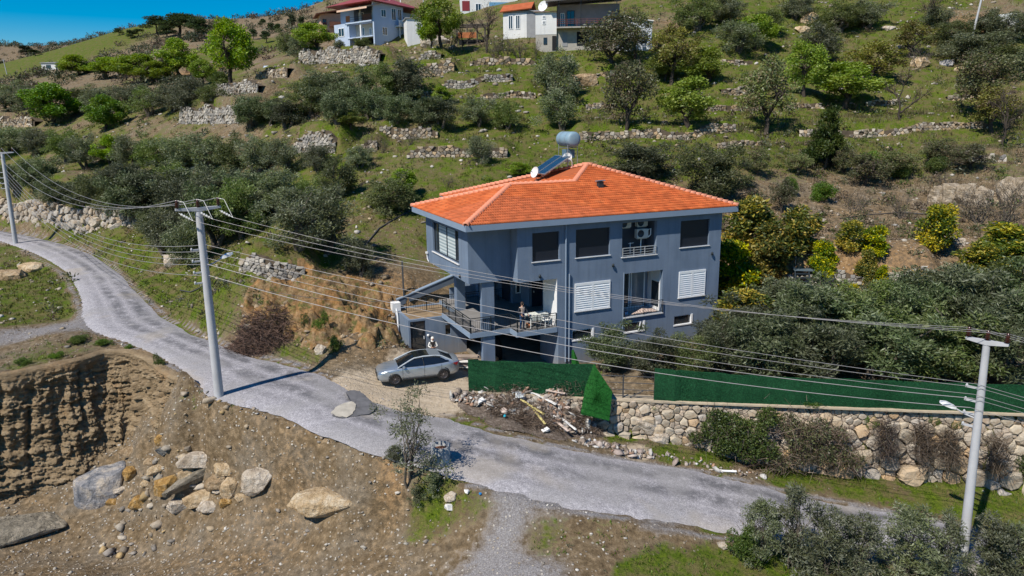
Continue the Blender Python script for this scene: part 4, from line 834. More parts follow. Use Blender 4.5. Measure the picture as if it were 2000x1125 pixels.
def stone_geo(c, poly, h, rng, bulge=.35, gap=.93):
    """vertices in (s, z, out) relative to the centre, faces"""
    R = round_poly(poly, c)-c; n = len(R); b = h*bulge*rng.uniform(.6, 1.35); tilt = rng.normal(0, .2, 2)
    V = []; j = lambda a: a*rng.uniform(.88, 1.08, (n, 1))
    for sc, dep in ((gap*.9, -.35*h), (gap, 0.0), (gap*.965, b*.62), (gap*.78, b)):
        Q = j(R*sc); V += [(q[0], q[1], dep+(q@tilt)*(1 if dep > 0 else .3)+rng.uniform(-.08, .08)*b) for q in Q]
    V.append((rng.normal(0, .08)*h, rng.normal(0, .08)*h, b*rng.uniform(.95, 1.15)))
    Fc = [(k*n+i, k*n+(i+1) % n, (k+1)*n+(i+1) % n, (k+1)*n+i) for k in range(3) for i in range(n)]+[(3*n+i, 3*n+(i+1) % n, 4*n) for i in range(n)]
    return V, Fc
class Face:
    """strip standing on a foot line in the plan; (s, z, out) to world. batter leans it back"""
    def __init__(s, foot, batter=0.0):
        s.P = np.asarray(foot)[:, :2]; d = np.linalg.norm(np.diff(s.P, axis=0), axis=1); s.S = np.concatenate([[0], np.cumsum(d)]); s.L = s.S[-1]; s.batter = batter
    def at(s, q): return np.array([np.interp(q, s.S, s.P[:, 0]), np.interp(q, s.S, s.P[:, 1])])
    def nrm(s, q):
        d = s.at(min(q+.3, s.L))-s.at(max(q-.3, 0)); d = d/np.linalg.norm(d); return np.array([d[1], -d[0]])
    def xyz(s, q, z, out, z0=0.0):
        p = s.at(q); n = s.nrm(q); p = p+n*(out-(z-z0)*s.batter); return np.array([p[0], p[1], z])
PAL_TAN = np.array([(.40,.31,.21),(.34,.27,.19),(.46,.40,.32),(.30,.25,.2),(.43,.31,.18),(.26,.23,.2),(.5,.45,.38)])
PAL_GREY = np.array([(.34,.32,.29),(.42,.39,.35),(.26,.25,.24),(.48,.45,.40),(.36,.31,.25),(.30,.28,.26)])
M_STN = M_stone('terrace_stone', None, 'attr', 1.6, .5)
M_CORE = M('wall_core_earth', (.085,.065,.045), .95, var=.3, scale=2, bump=.8, bscale=6)
rng = np.random.default_rng(21)
for wi, (P, hgt, L_, lab) in enumerate(STEPS):
    fc = Face(P, .12); zg = np.array([float(TH(np.array([fc.at(q)[0]+fc.nrm(q)[0]*.5]), np.array([fc.at(q)[1]+fc.nrm(q)[1]*.5]))[0]) for q in np.linspace(0, fc.L, 24)])
    gz = lambda q: float(np.interp(q, np.linspace(0, fc.L, 24), zg)); ph = rng.uniform(0, 6)
    top = lambda q: gz(q)+hgt*(1+.12*math.sin(q*.9+ph)+.08*math.sin(q*2.3+ph*2))*(.55+.45*min(1, min(q+.6, fc.L-q+.6)/1.5))
    far_ = np.linalg.norm(P[0][:2]); sz = .22 if far_ < 60 else (.27 if far_ < 95 else .33)
    VV, FF, CC = [], [], []; nb = 0; pal = PAL_GREY if 'grey' in lab or 'pale' in lab else PAL_TAN
    for c, poly, h in stone_cells(fc.L, lambda q: gz(q)-.15, top, lambda t: sz, rng):
        
        if rng.random() < .06 or (c[1] > top(c[0])-.4 and rng.random() < .35): continue
        V, Fc = stone_geo(c, poly, h, rng, .4); z0 = gz(c[0])
        VV += [fc.xyz(min(max(c[0]+v[0], 0), fc.L)+0, c[1]+v[1], v[2]+.1, z0) for v in V]; col = pal[rng.integers(len(pal))]*rng.uniform(.75, 1.15)
        for f_ in Fc: FF.append([nb+k for k in f_]); CC.append(col)
        nb += len(V)
    if not FF: continue
    wall = thing('stone_terrace_wall', lab, 'stone wall', (P[0][0], P[0][1], gz(0)), 0, 'dry stone terrace walls'); o0 = np.array([P[0][0], P[0][1], gz(0)])
    me = bpy.data.meshes.new('stones'); me.from_pydata([tuple(v-o0) for v in VV], [], FF); a = me.attributes.new('col', 'FLOAT_COLOR', 'FACE'); a.data.foreach_set('color', np.c_[np.array(CC), np.ones(len(CC))].astype(np.float32).ravel()); me.materials.append(M_STN)
    tag(place(me, 'stones', wall), kind='stuff')
    cm = MB(); qs = np.linspace(0, fc.L, max(3, int(fc.L/.8)))
    for a_, b_ in zip(qs[:-1], qs[1:]):
        ring = [fc.xyz(a_, gz(a_)-.3, .06, gz(a_)), fc.xyz(b_, gz(b_)-.3, .06, gz(b_)), fc.xyz(b_, top(b_)-.08, .06, gz(b_)), fc.xyz(a_, top(a_)-.08, .06, gz(a_)), fc.xyz(a_, top(a_)-.1, -1.7, gz(a_)), fc.xyz(b_, top(b_)-.1, -1.7, gz(b_))]
        cm.add([tuple(v-o0) for v in ring], [(0,1,2,3), (3,2,5,4)])
    cm.build('wall_core', M_CORE, wall)
# ---- big retaining wall under the green fence: each stone its own piece
def stone_wall_pieces(root, fc, zb, zt, size, rng, mat, limit, bulge=.4, flat=1.45, skip=None, gap=.93, o0=None):
    cells = stone_cells(fc.L, zb, zt, size, rng, flat); cells = [c for c in cells if skip is None or not skip(c[0])]
    vis = []
    for c in cells:
        p = fc.xyz(c[0][0], c[0][1], .2, zb(c[0][0])); x, y = proj(p); vis.append(-(c[2]/np.linalg.norm(p-CAM)) if -60 < x < 2060 and -60 < y < 1185 else 1.0)
    rank = np.argsort(vis); ind = set(rank[:limit].tolist()); VV, FF = [], []
    for i, (c, poly, h) in enumerate(cells):
        V, Fc = stone_geo(c, poly, h, rng, bulge, gap); z0 = zb(c[0]); ctr = fc.xyz(c[0], c[1], 0, z0)
        W = [fc.xyz(c[0]+v[0] if 0 < c[0]+v[0] < fc.L else c[0], c[1]+v[1], v[2], z0) for v in V]
        if i in ind and vis[i] < .5:
            me = bpy.data.meshes.new('stone'); me.from_pydata([tuple(w-ctr) for w in W], [], Fc); me.materials.append(mat); me.polygons.foreach_set('use_smooth', np.zeros(len(Fc), bool)); place(me, 'stone', root, ctr-o0)
        else:
            b = len(VV); VV += [tuple(w-o0) for w in W]; FF += [[b+k for k in f_] for f_ in Fc]
    if FF:
        me = bpy.data.meshes.new('stones'); me.from_pydata(VV, [], FF); me.materials.append(mat); tag(place(me, 'stones', root), kind='stuff')
M_BIG = M_stone('retaining_stone', [(0,(.36,.31,.25)),(.25,(.50,.43,.33)),(.45,(.50,.34,.19)),(.6,(.42,.39,.36)),(.8,(.56,.48,.37)),(1,(.38,.33,.28))], 'rnd', 1.5, .7)
wf = [(x, yw(x)-.05) for x in (-2.0,1.5,4.5,7.7,12,17,22,26.5,32,40)]; fc = Face([(a, b-.35) for a, b in wf], .13)
qs = np.linspace(0, fc.L, 60); zq = np.array([float(TB(np.array([fc.at(q)[0]]), np.array([fc.at(q)[1]-.45]))[0]) for q in qs])
zbw = lambda q: float(np.interp(q, qs, zq))-.25; ZWT = -.28
rw = thing('retaining_wall', 'tall retaining wall of rough tan boulders below the green fence', 'stone wall', (wf[0][0], wf[0][1], -.6)); o0 = np.array([wf[0][0], wf[0][1], -.6])
stone_wall_pieces(rw, fc, zbw, lambda q: ZWT, lambda t: .24+.62*min(1, max(0, t*1.9-.06))**.8, np.random.default_rng(5), M_BIG, 290, .33, 'wild', o0=o0, gap=.955)
cm = MB(); 
for a_, b_ in zip(qs[:-1], qs[1:]):
    cm.add([tuple(v-o0) for v in (fc.xyz(a_, zbw(a_)-.4, -.08, zbw(a_)), fc.xyz(b_, zbw(b_)-.4, -.08, zbw(b_)), fc.xyz(b_, ZWT-.06, -.08, zbw(b_)), fc.xyz(a_, ZWT-.06, -.08, zbw(a_)))], [(0,1,2,3)])
cm.build('wall_core', M_CORE, rw)
cop = MB(); yo = lambda x: yw(x)
for (x0, x1) in zip(np.linspace(-2.3, 40, 44)[:-1], np.linspace(-2.3, 40, 44)[1:]):
    cop.add([(x0-o0[0], yo(x0)-.22-o0[1], ZWT-o0[2]), (x1-o0[0], yo(x1)-.22-o0[1], ZWT-o0[2]), (x1-o0[0], yo(x1)+.5-o0[1], ZWT+.05-o0[2]), (x0-o0[0], yo(x0)+.5-o0[1], ZWT+.05-o0[2]), (x0-o0[0], yo(x0)-.22-o0[1], ZWT-.1-o0[2]), (x1-o0[0], yo(x1)-.22-o0[1], ZWT-.1-o0[2])], [(0,1,2,3), (4,5,1,0)])
cop.build('mortar_coping', M('mortar', (.42,.35,.26), .95, var=.15, scale=3, bump=.5, bscale=20), rw)
# ---- boulder wall by the road at far left
M_BLD = M_stone('boulder_stone', [(0,(.36,.33,.29)),(.3,(.45,.42,.38)),(.5,(.44,.33,.21)),(.65,(.31,.30,.30)),(.85,(.50,.44,.36)),(1,(.38,.31,.24))], 'rnd', 1.2, .6)
fc = Face(BOULDER_FOOT, .16); qs2 = np.linspace(0, fc.L, 50); zq2 = np.array([float(TH(np.array([fc.at(q)[0]+fc.nrm(q)[0]*.6]), np.array([fc.at(q)[1]+fc.nrm(q)[1]*.6]))[0]) for q in qs2])
zb2 = lambda q: float(np.interp(q, qs2, zq2))-.2; zt2 = lambda q: float(np.interp(q, qs2, zq2))+3.0+.25*math.sin(q*.5)
bw = thing('boulder_wall', 'high wall of stacked pale boulders along the road at far left', 'stone wall', BOULDER_FOOT[0]); o0 = np.array(BOULDER_FOOT[0])
stone_wall_pieces(bw, fc, zb2, zt2, lambda t: .6+.25*t, np.random.default_rng(8), M_BLD, 290, .5, 'wild', o0=o0, gap=.95)
cm = MB()
for a_, b_ in zip(qs2[:-1], qs2[1:]):
    cm.add([tuple(v-o0) for v in (fc.xyz(a_, zb2(a_)-.4, -.12, zb2(a_)), fc.xyz(b_, zb2(b_)-.4, -.12, zb2(b_)), fc.xyz(b_, zt2(b_)-.15, -.12, zb2(b_)), fc.xyz(a_, zt2(a_)-.15, -.12, zb2(a_)), fc.xyz(b_, zt2(b_)-.15, -2.6, zb2(b_)), fc.xyz(a_, zt2(a_)-.15, -2.6, zb2(a_)))], [(0,1,2,3),(3,2,4,5)])
cm.build('wall_core', M_CORE, bw)

# ------------------------------------------------------------ earth cutting at left: gullied, layered face
rimd = smooth_pl(RIMW, 40); based = smooth_pl(BASEW, 40); ns = len(rimd); nt = 140
def fbm(a, b, o=4, seed=0): return sum(vnoise(a*2**k, b*2**k, 1.0, seed+k)/2**k for k in range(o))
arc = np.concatenate([[0], np.cumsum(np.linalg.norm(np.diff(rimd[:, :2], axis=0), axis=1))])
V = []; tt = np.linspace(0, 1, nt)
tan = np.gradient(rimd[:, :2], axis=0); tan /= np.linalg.norm(tan, axis=1)[:, None]; nor = np.stack([tan[:, 1], -tan[:, 0]], 1)
for i in range(ns):
    s = arc[i]; fade = min(1, (arc[-1]-s)/1.2); q = np.full(nt, s)
    warp = s+.35*fbm(q*.4, tt*2.2, 3, 31)
    g = (np.abs(np.sin(warp*2.3+1.6*fbm(warp*.5, tt*.5, 3, 40)))*.65+np.abs(np.sin(warp*5.3+2.5*fbm(warp*.7, tt*1.2, 3, 44)))*.35)**.6
    gully = -.7*(1-g)*np.sin(np.clip(tt*1.15, 0, 1)*math.pi)**.5
    zz = rimd[i, 2]+(based[i, 2]-(.35 if i < ns*.6 else .9)-rimd[i, 2])*tt
    strata = .17*np.sign(fbm(q*.25, zz*3.4+.25*np.sin(s*.6), 2, 50))*np.abs(fbm(q*.3, zz*3.4, 3, 52))**.5+.34*fbm(q*1.6, zz*1.9, 5, 55)+.26*fbm(q*4, zz*7, 4, 60)+.12*fbm(q*11, zz*16, 3, 66)
    out = (gully+strata)*fade*np.clip(tt*8, 0, 1)
    prof_ = tt**1.25
    P = rimd[i, :2][None, :]*(1-prof_[:, None])+based[i, :2][None, :]*prof_[:, None]+nor[i][None, :]*out[:, None]
    lip = rimd[i, :2]-nor[i]*1.3
    V.append((lip[0], lip[1], float(TH(lip[0:1], lip[1:2])[0])-.12)); V.append((rimd[i, 0]-nor[i][0]*.4, rimd[i, 1]-nor[i][1]*.4, rimd[i, 2]+.1+.1*vnoise(s, 0, .7, 3)))
    V += [(P[k, 0], P[k, 1], zz[k]) for k in range(nt)]
ci = np.arange(ns*(nt+2)).reshape(ns, nt+2); CF = np.stack([ci[:-1,:-1].ravel(), ci[:-1,1:].ravel(), ci[1:,1:].ravel(), ci[1:,:-1].ravel()], 1)
t = NT('layered_clay'); P = t.world_pos(); pz = t.scale(P, (.5, .5, 3.0)); n1 = t.noise(1.4, 7, pz, .7); n2 = t.noise(5, 5, P, .7)
c = t.ramp(n1, [(.28, (.12,.088,.055)), (.45, (.225,.165,.10)), (.58, (.31,.235,.15)), (.75, (.42,.335,.23))]); c = t.mix(t.maprange(n2, .5, .72, 0, .6), c, (.20,.16,.115)); c = t.mix(t.maprange(t.noise(.7, 4, P), .56, .72, 0, .5), c, (.27,.16,.075))
t.bump(t.math('ADD', t.noise(2.2, 8, pz, .75), t.math('MULTIPLY', n2, .5)), .9, .22)
tag(place(mesh_np('earth_cutting', V, CF, t.fin(c, .95, 0, .15)), 'earth_cutting'), 'steep gullied face of brown clay cut into the bank', 'cutting', kind='structure')

# raw earth bank between the road and the house terrace
ex, ey = np.meshgrid(np.arange(-18.2, -5.4, .115), np.arange(42.6, 51.0, .115)); ez = TH(ex, ey)
mk = np.zeros(ex.shape)
for bx0, by0, br in BANKC: mk = np.maximum(mk, 1-sstep((np.hypot(ex-bx0, ey-by0)-br*.62)/(br*.5)))
rd_, _, _, _ = seg_dist(ex, ey, RU); mk = mk*sstep((rd_-.5)/1.2)*np.where((ex > -8.6) & (ey < 44.2), 0, 1)
uu, vv = (ex-HP[0])*HU[0]+(ey-HP[1])*HU[1], (ex-HP[0])*HV[0]+(ey-HP[1])*HV[1]; mk = mk*sstep((-2.5-uu)/1.0)
rg_ = lambda s, k: 1-np.abs(vnoise(ex+.35*vnoise(ey, ex, 1.3, k+5), ey*1.25, s, k))*3.2
step_ = np.round((ez*1.0+.5*vnoise(ex, ey, 1.7, 81))/.42)*.42-ez
ez2 = ez-.16+mk*(.2+.55*rg_(1.7, 71)+.36*rg_(.75, 72)+.2*rg_(.36, 73)+.7*step_)
bi = np.arange(ex.size).reshape(ex.shape); BF = np.stack([bi[:-1,:-1].ravel(), bi[:-1,1:].ravel(), bi[1:,1:].ravel(), bi[1:,:-1].ravel()], 1); keep = (mk.ravel()[BF].max(1) > .02)
t = NT('raw_orange_earth'); P = t.world_pos(); n1 = t.noise(.8, 6, P, .7); n2 = t.noise(4.5, 6, P, .75)
c = t.ramp(n2, [(.28, (.07,.045,.025)), (.47, (.19,.125,.065)), (.62, (.29,.205,.12)), (.78, (.43,.345,.24))]); c = t.mix(t.maprange(n1, .46, .64, 0, .6), c, t.ramp(n2, [(.3, (.17,.075,.022)), (.6, (.40,.20,.065)), (.8, (.46,.31,.16))])); c = t.mix(t.maprange(t.noise(1.7, 5, P, .7), .52, .62, 0, .8), c, t.ramp(n2, [(.3, (.05,.06,.018)), (.7, (.14,.15,.045))]))
t.bump(t.math('ADD', t.noise(3, 8, P, .75), t.math('MULTIPLY', n2, .4)), .9, .15)
used_v = np.unique(BF[keep]); remap = -np.ones(ex.size, int); remap[used_v] = np.arange(len(used_v))
tag(place(mesh_np('earth_bank', np.stack([ex.ravel(), ey.ravel(), ez2.ravel()], 1)[used_v], remap[BF[keep]], t.fin(c, .95, 0, .15)), 'earth_bank'), 'raw orange brown earth bank above the road', 'bank', kind='structure')

# ------------------------------------------------------------ loose rocks
def rock_mesh(seed, sx, sy, sz, mat, rough=.22, sub=3, flats=6):
    """chunky rock: sphere cut by random planes, roughened"""
    r = np.random.default_rng(seed); bm = bmesh.new(); n = 16 if sub < 3 else 26
    Q = r.normal(0, 1, (n, 3)); Q /= np.linalg.norm(Q, axis=1)[:, None]; Q = np.sign(Q)*np.abs(Q)**.75*r.uniform(.78, 1.0, (n, 1)); Q /= np.abs(Q).max(0)
    for q in Q: bm.verts.new((q[0]*sx, q[1]*sy, q[2]*sz))
    hull = bmesh.ops.convex_hull(bm, input=bm.verts[:]); bmesh.ops.delete(bm, geom=list({e for e in hull['geom_interior'] if isinstance(e, bmesh.types.BMVert)}), context='VERTS')
    bmesh.ops.bevel(bm, geom=bm.edges[:], offset=.05*min(sx, sy, sz), segments=1, affect='EDGES', clamp_overlap=True); bmesh.ops.triangulate(bm, faces=bm.faces[:])
    bmesh.ops.subdivide_edges(bm, edges=[e for e in bm.edges if e.calc_length() > .3*min(sx, sy, sz)], cuts=1 if sub < 3 else 2); bmesh.ops.triangulate(bm, faces=bm.faces[:]); bm.normal_update()
    a_ = .03*rough/.22*min(sx, sy, sz)
    for v in bm.verts: p = v.co; v.co = p+v.normal*(a_*(math.sin(p.x*5/sx+seed)*math.cos(p.y*6/sy-seed)+.8*math.sin(p.z*11/sz+p.x*7/sx+seed*2)+r.normal(0, .15)))
    me = bpy.data.meshes.new('boulder'); bm.to_mesh(me); bm.free(); me.materials.append(mat); return me
def M_rock(name, a, b, c3, sc=1.6):
    t = NT(name); n = t.noise(sc, 7, rough=.7, dist=.6); n2 = t.noise(sc*.5, 3); c = t.ramp(n, [(.36, a), (.5, b), (.62, c3)]); ck = t.math('MULTIPLY', t.maprange(t.voro(sc*1.3, t.scale(t.obj(), (1,1.6,2.2)), 'DISTANCE_TO_EDGE'), .04, .0), .5); c = t.mix(ck, c, tuple(q*.45 for q in a)); c = t.mix(t.maprange(t.noise(sc*7, 4, rough=.8), .5, .8, 0, .4), c, tuple(q*.6 for q in b)); gz_ = t.n('NewGeometry'); sx_ = t.n('SeparateXYZ'); t.set(sx_.inputs[0], t.obj()); c = t.mix(t.maprange(t.math('ADD', sx_.outputs[2], t.math('MULTIPLY', t.noise(sc*1.5, 4), .5)), -.1, -.45, 0, .45), c, (.26,.19,.12))
    t.bump(t.math('ADD', t.noise(sc*2.5, 8, rough=.75), t.math('MULTIPLY', t.voro(sc*2), .4)), 1.0, .3); return t.fin(c, .92, 0, .2)
MR = {'grey': M_rock('rock_grey', (.12,.135,.165), (.36,.35,.36), (.60,.52,.43), 1.1), 'tan': M_rock('rock_tan', (.42,.29,.16), (.62,.47,.30), (.72,.61,.46)), 'ochre': M_rock('rock_ochre', (.30,.17,.06), (.50,.30,.10), (.58,.45,.28)),
      'pale': M_rock('rock_pale', (.46,.37,.28), (.66,.57,.47), (.74,.67,.59)), 'dark': M_rock('rock_dark', (.06,.065,.07), (.13,.135,.14), (.25,.24,.22)), 'brown': M_rock('rock_brown', (.24,.165,.09), (.42,.30,.185), (.52,.41,.28)), 'olive': M_rock('rock_olive', (.16,.14,.11), (.28,.25,.2), (.40,.35,.28))}
# px, py of the centre foot, half width m, half depth, half height, turn, material, label
ROCKS = [(200,965,1.35,1.0,1.15,.3,'grey','huge blue grey boulder streaked with tan at the foot of the cutting'),(30,1045,2.1,1.2,.55,.35,'olive','great flat slab lying at the bottom left corner'),
 (257,925,.42,.35,.36,.2,'ochre','bright ochre rock touching the right side of the grey boulder'),(207,972,.42,.3,.3,.5,'pale','pale squarish rock in front of the grey boulder'),(216,985,.36,.3,.24,0,'ochre','round ochre rock under the pale squarish one'),
 (237,958,.36,.22,.16,.5,'pale','small white stone right of the grey boulder'),(272,985,.5,.4,.36,.4,'ochre','golden rock standing alone below the heap'),(255,885,.62,.35,.28,.25,'brown','brown rock lying highest left of the heap'),
 (312,862,.22,.2,.28,0,'ochre','small upright yellow rock above the heap'),(322,882,.42,.22,.2,.1,'dark','dark grey rock at the top of the heap'),(302,902,.5,.25,.25,.3,'brown','brown rock below the dark grey one'),
 (312,918,.62,.28,.25,.5,'tan','long pointed tan rock left of the ochre pair'),(330,950,.75,.4,.5,.6,'ochre','large slanted ochre rock in the middle of the heap'),(362,932,.42,.3,.33,.3,'tan','tan rock wedged behind the long grey beam stone'),
 (392,900,1.05,.6,.42,.35,'pale','broad pale pink slab at the top right of the heap'),(398,925,1.9,.28,.28,.55,'olive','long grey beam of stone lying across the heap'),(438,918,.45,.4,.36,.2,'tan','tan rock at the upper end of the long beam stone'),
 (425,945,.62,.5,.45,0,'brown','dark tan rock right of the beam stone'),(426,958,.28,.22,.18,.2,'pale','small white stone set on the dark tan rock'),(450,962,.5,.35,.62,.1,'tan','tall upright tan rock at the right of the heap'),
 (395,975,.85,.5,.42,.3,'tan','wide cream rock at the front of the heap'),(410,992,.6,.35,.28,.2,'pale','flat white rock in front of the cream one'),(347,990,.5,.4,.36,.4,'pale','grey white block at the lower edge of the heap'),(442,985,.32,.25,.25,0,'ochre','rusty rock at the lower right of the heap'),
 (506,945,.75,.6,.62,.1,'pale','lone pale boulder right of the heap'),(643,985,1.65,.75,.55,-.05,'tan','long cream boulder lying alone in the gravel'),(285,945,.3,.2,.2,.2,'tan','small tan stone between the grey boulder and the golden rock'),(470,972,.3,.22,.16,.1,'tan','small cream stone at the far right of the heap')]
seed0 = 100
for k, (px, py, a, b, c, rz, mk, lab) in enumerate(ROCKS):
    g = ground(px, py); o = place(rock_mesh(seed0+k, a*1.22, b*1.22, c*1.15, MR[mk]), 'boulder', None, (g[0], g[1]+b*.25, g[2]+c*.12), (random.uniform(-.15,.15), random.uniform(-.15,.15)-(.25 if 'beam' in lab or 'slanted' in lab else 0), rz)); tag(o, lab, 'boulder', 'loose boulders in the gravel pit')
RK2 = [(1268,835,.85,.5,.75,'pale','big pale boulder leaning at the foot of the retaining wall'),(1292,862,.6,.5,.4,'pale','pale rock in front of the leaning boulder'),(848,88,2.6,1.4,1.3,'pale','flat white boulder on the terrace right of the blue house'),(1798,130,1.3,1,.95,'tan','round tan boulder on the right slope'),
 (1748,97,1.4,.8,.6,'pale','pale flat boulder high on the right slope'),(1735,58,1.1,.6,.4,'pale','highest pale boulder on the right slope'),(1580,45,1.4,1,1.2,'tan','upright tan rock outcrop at the top right'),(1568,62,1.3,.9,.6,'tan','tan slab below the upright outcrop'),
 (1850,128,.9,.7,.6,'grey','grey boulder right of the round tan boulder'),(1880,140,.9,.7,.5,'tan','low tan boulder beside the grey one'),(1140,165,2.0,1.2,1.0,'brown','brown mound of rock between the green trees'),(20,545,1.7,1.0,.7,'brown','brown rock ledge at the left edge'),(60,530,1.4,.9,.6,'tan','tan rock beside the brown ledge'),
 (1873,478,.55,.45,.4,'pale','white boulder beside the yellow citrus tree'),(1604,432,.42,.3,.2,'pale','white stone at the left end of the bare terrace'),(626,690,.35,.3,.45,'pale','upright pale stone at the edge of the road bank'),(880,975,.35,.3,.25,'pale','whitish bundle-shaped stone in the grass by the bush'),(1410,1068,.3,.25,.16,'pale','white stone in the grass near the front bushes'),
 (338,518,1.0,.7,.9,'pale','pale rock standing above the roadside grass'),(1130,60,0,0,0,'pale','')][:-1]
for k, (px, py, a, b, c, mk, lab) in enumerate(RK2):
    g = ground(px, py); o = place(rock_mesh(300+k, a, b, c, MR[mk]), 'boulder', None, (g[0], g[1]+b*.3, g[2]+c*.35), (0, 0, random.uniform(-.5,.5))); tag(o, lab, 'boulder', 'single boulders on the slopes')
# white rock scar at right: rough pale cliff
scar = thing('rock_outcrop', 'chalky white rock face on the slope at right', 'rock', ground(1900,395)); sb = np.array(scar.location)
MS = M_rock('chalk_face', (.22,.17,.11), (.40,.33,.25), (.56,.50,.42), .9)
for k, (px, py, a, c) in enumerate(((1838,394,1.0,1.1),(1866,396,1.2,1.5),(1893,400,1.1,1.3),(1918,402,1.0,1.2),(1975,392,1.2,1.5),(2005,390,1.4,1.4))):
    g = ground(px, py); place(rock_mesh(400+k, a, .8, c, MS, .5, 3, 9), 'rock_face', scar, g-sb+np.array([0,.45,c*.35]))

# ------------------------------------------------------------ green artificial hedge on an iron fence
t = NT('hedge_mat'); n = t.noise(14, 4); c = t.ramp(n, [(.3, (.004,.030,.012)), (.55, (.008,.062,.024)), (.75, (.02,.11,.045))]); t.bump(t.noise(60, 3), .8, .03); M_HEDGE = t.fin(c, .8, 0, .2)
t = NT('hedge_needles'); M_NEED = t.fin(t.attr('col'), .7, 0, .2)
t = NT('fresh_turf_mat'); n = t.noise(12, 4); c = t.ramp(n, [(.3, (.006,.06,.008)), (.7, (.016,.12,.02))]); M_TURF = t.fin(c, .8, 0, .2)
M_FEN = M('grey_iron', (.06,.065,.075), .5, metal=.3, var=.15)
def needles(name, parent, corners, n, seed, cols, ln=.045, both=True):
    """short plastic blades standing off a quad surface (corners in order, local)"""
    r = np.random.default_rng(seed); A, B, C_, D = [np.array(c) for c in corners]; s, t_ = r.random(n), r.random(n)
    P = A*((1-s)*(1-t_))[:,None]+B*(s*(1-t_))[:,None]+C_*(s*t_)[:,None]+D*((1-s)*t_)[:,None]
    nr = np.cross(B-A, D-A); nr /= np.linalg.norm(nr); d = nr[None]*1.0+r.normal(0, .55, (n,3)); d /= np.linalg.norm(d, axis=1)[:,None]
    w = np.cross(d, r.normal(0,1,(n,3))); w /= np.linalg.norm(w, axis=1)[:,None]; w *= .009; L = ln*r.uniform(.7,1.4,(n,1))
    V = np.stack([P-w, P+w, P+d*L], 1).reshape(-1,3); F_ = np.arange(3*n).reshape(n,3); cc = np.array(cols); col = cc[r.integers(len(cc), size=n)]*r.uniform(.7,1.3,(n,1))
    return tag(place(mesh_np(name, V, F_, M_NEED, fcol=col), name, parent), kind='stuff')
GRN = [(.006,.05,.02),(.01,.085,.035),(.02,.12,.05),(.005,.035,.015)]; LIM = [(.012,.10,.015),(.025,.16,.03),(.008,.07,.01)]
def hedge_panel(label, P, ztop, zbot, seed, dens=700):
    """P: plan points, ztop per point"""
    o0 = np.array([P[0][0], P[0][1], zbot]); h = thing('hedge_fence_panel', label, 'fence', o0, 0, 'green artificial hedge panels'); m = MB(); r = np.random.default_rng(seed)
    n = max(2, int(math.hypot(P[-1][0]-P[0][0], P[-1][1]-P[0][1])/.5)); q = np.linspace(0,1,n+1); S = np.linspace(0,1,len(P)); X = np.interp(q,S,[p[0] for p in P]); Y = np.interp(q,S,[p[1] for p in P])+r.normal(0,.025,n+1); Z = np.interp(q,S,ztop)+r.normal(0,.02,n+1)-.05*np.abs(np.sin(q*n*.5*math.pi/2.2))
    for i in range(n):
        a0, a1 = (X[i],Y[i]), (X[i+1],Y[i+1])
        for z0f, z1f, b0, b1 in ((0,.5,0,.03),(.5,1,.03,0)):
            f = lambda a, z, b: (a[0]-o0[0], a[1]-b-o0[1], z*(Z[i if a is a0 else i+1]-zbot))
            m.add([f(a0,z0f,b0), f(a1,z0f,b0), f(a1,z1f,b1), f(a0,z1f,b1)], [(0,1,2,3)])
    pn = m.build('hedge_mat', M_HEDGE, h); sd = pn.modifiers.new('thick','SOLIDIFY'); sd.thickness = .05; sd.offset = -1
    for i in range(0, n, 6):
        j = min(n, i+6); k = int(dens*math.hypot(X[j]-X[i],Y[j]-Y[i])*(Z[i]-zbot))
        needles('hedge_needles' , h, [(X[i]-o0[0],Y[i]-o0[1],0),(X[j]-o0[0],Y[j]-o0[1],0),(X[j]-o0[0],Y[j]-o0[1],Z[j]-zbot),(X[i]-o0[0],Y[i]-o0[1],Z[i]-zbot)], k, seed*50+i, [tuple(np.array(g_)*(.75+.5*((i*7919+seed*13)%10)/10)) for g_ in GRN])
    return h
zt = lambda px, py, x: float(atd(px, py, yw(x)-.05)[2])
hedge_panel('dark green artificial hedge panel in front of the garage', [(-2.55, yw(-2.55)-.06), (4.55, yw(4.55)-.06)], [zt(915,702,-2.55), zt(1160,711,4.5)], -.3, 1)
hedge_panel('long dark green artificial hedge panel along the retaining wall at right', [(7.7, yw(7.7)-.06),(14, yw(14)-.06),(26.5, yw(26.5)-.06),(34, yw(34)-.06)], [zt(1270,719,7.7), zt(1520,735,14), zt(2000,752,26.5), zt(2000,752,26.5)], -.3, 2)
mf = thing('iron_fence', 'grey iron rail fence showing in the gap between the hedge panels', 'fence', (4.4, yw(4.4)+.06, -.28)); L_ = 3.4; dy = yw(7.8)-yw(4.4)
for zz in (.12,.5,.9,1.28): MB().cone((0,0,zz),(L_,dy,zz),.022,n=6).build('rail', M_FEN, mf)
for q in (0,.49,.985): MB().box((L_*q,dy*q,.66),(.07,.07,1.4)).build('post', M_FEN, mf)
MB().cone((L_*.6,dy*.6,.05),(L_*.8,dy*.8-.1,.5),.03,n=6).build('brace', M_FEN, mf)
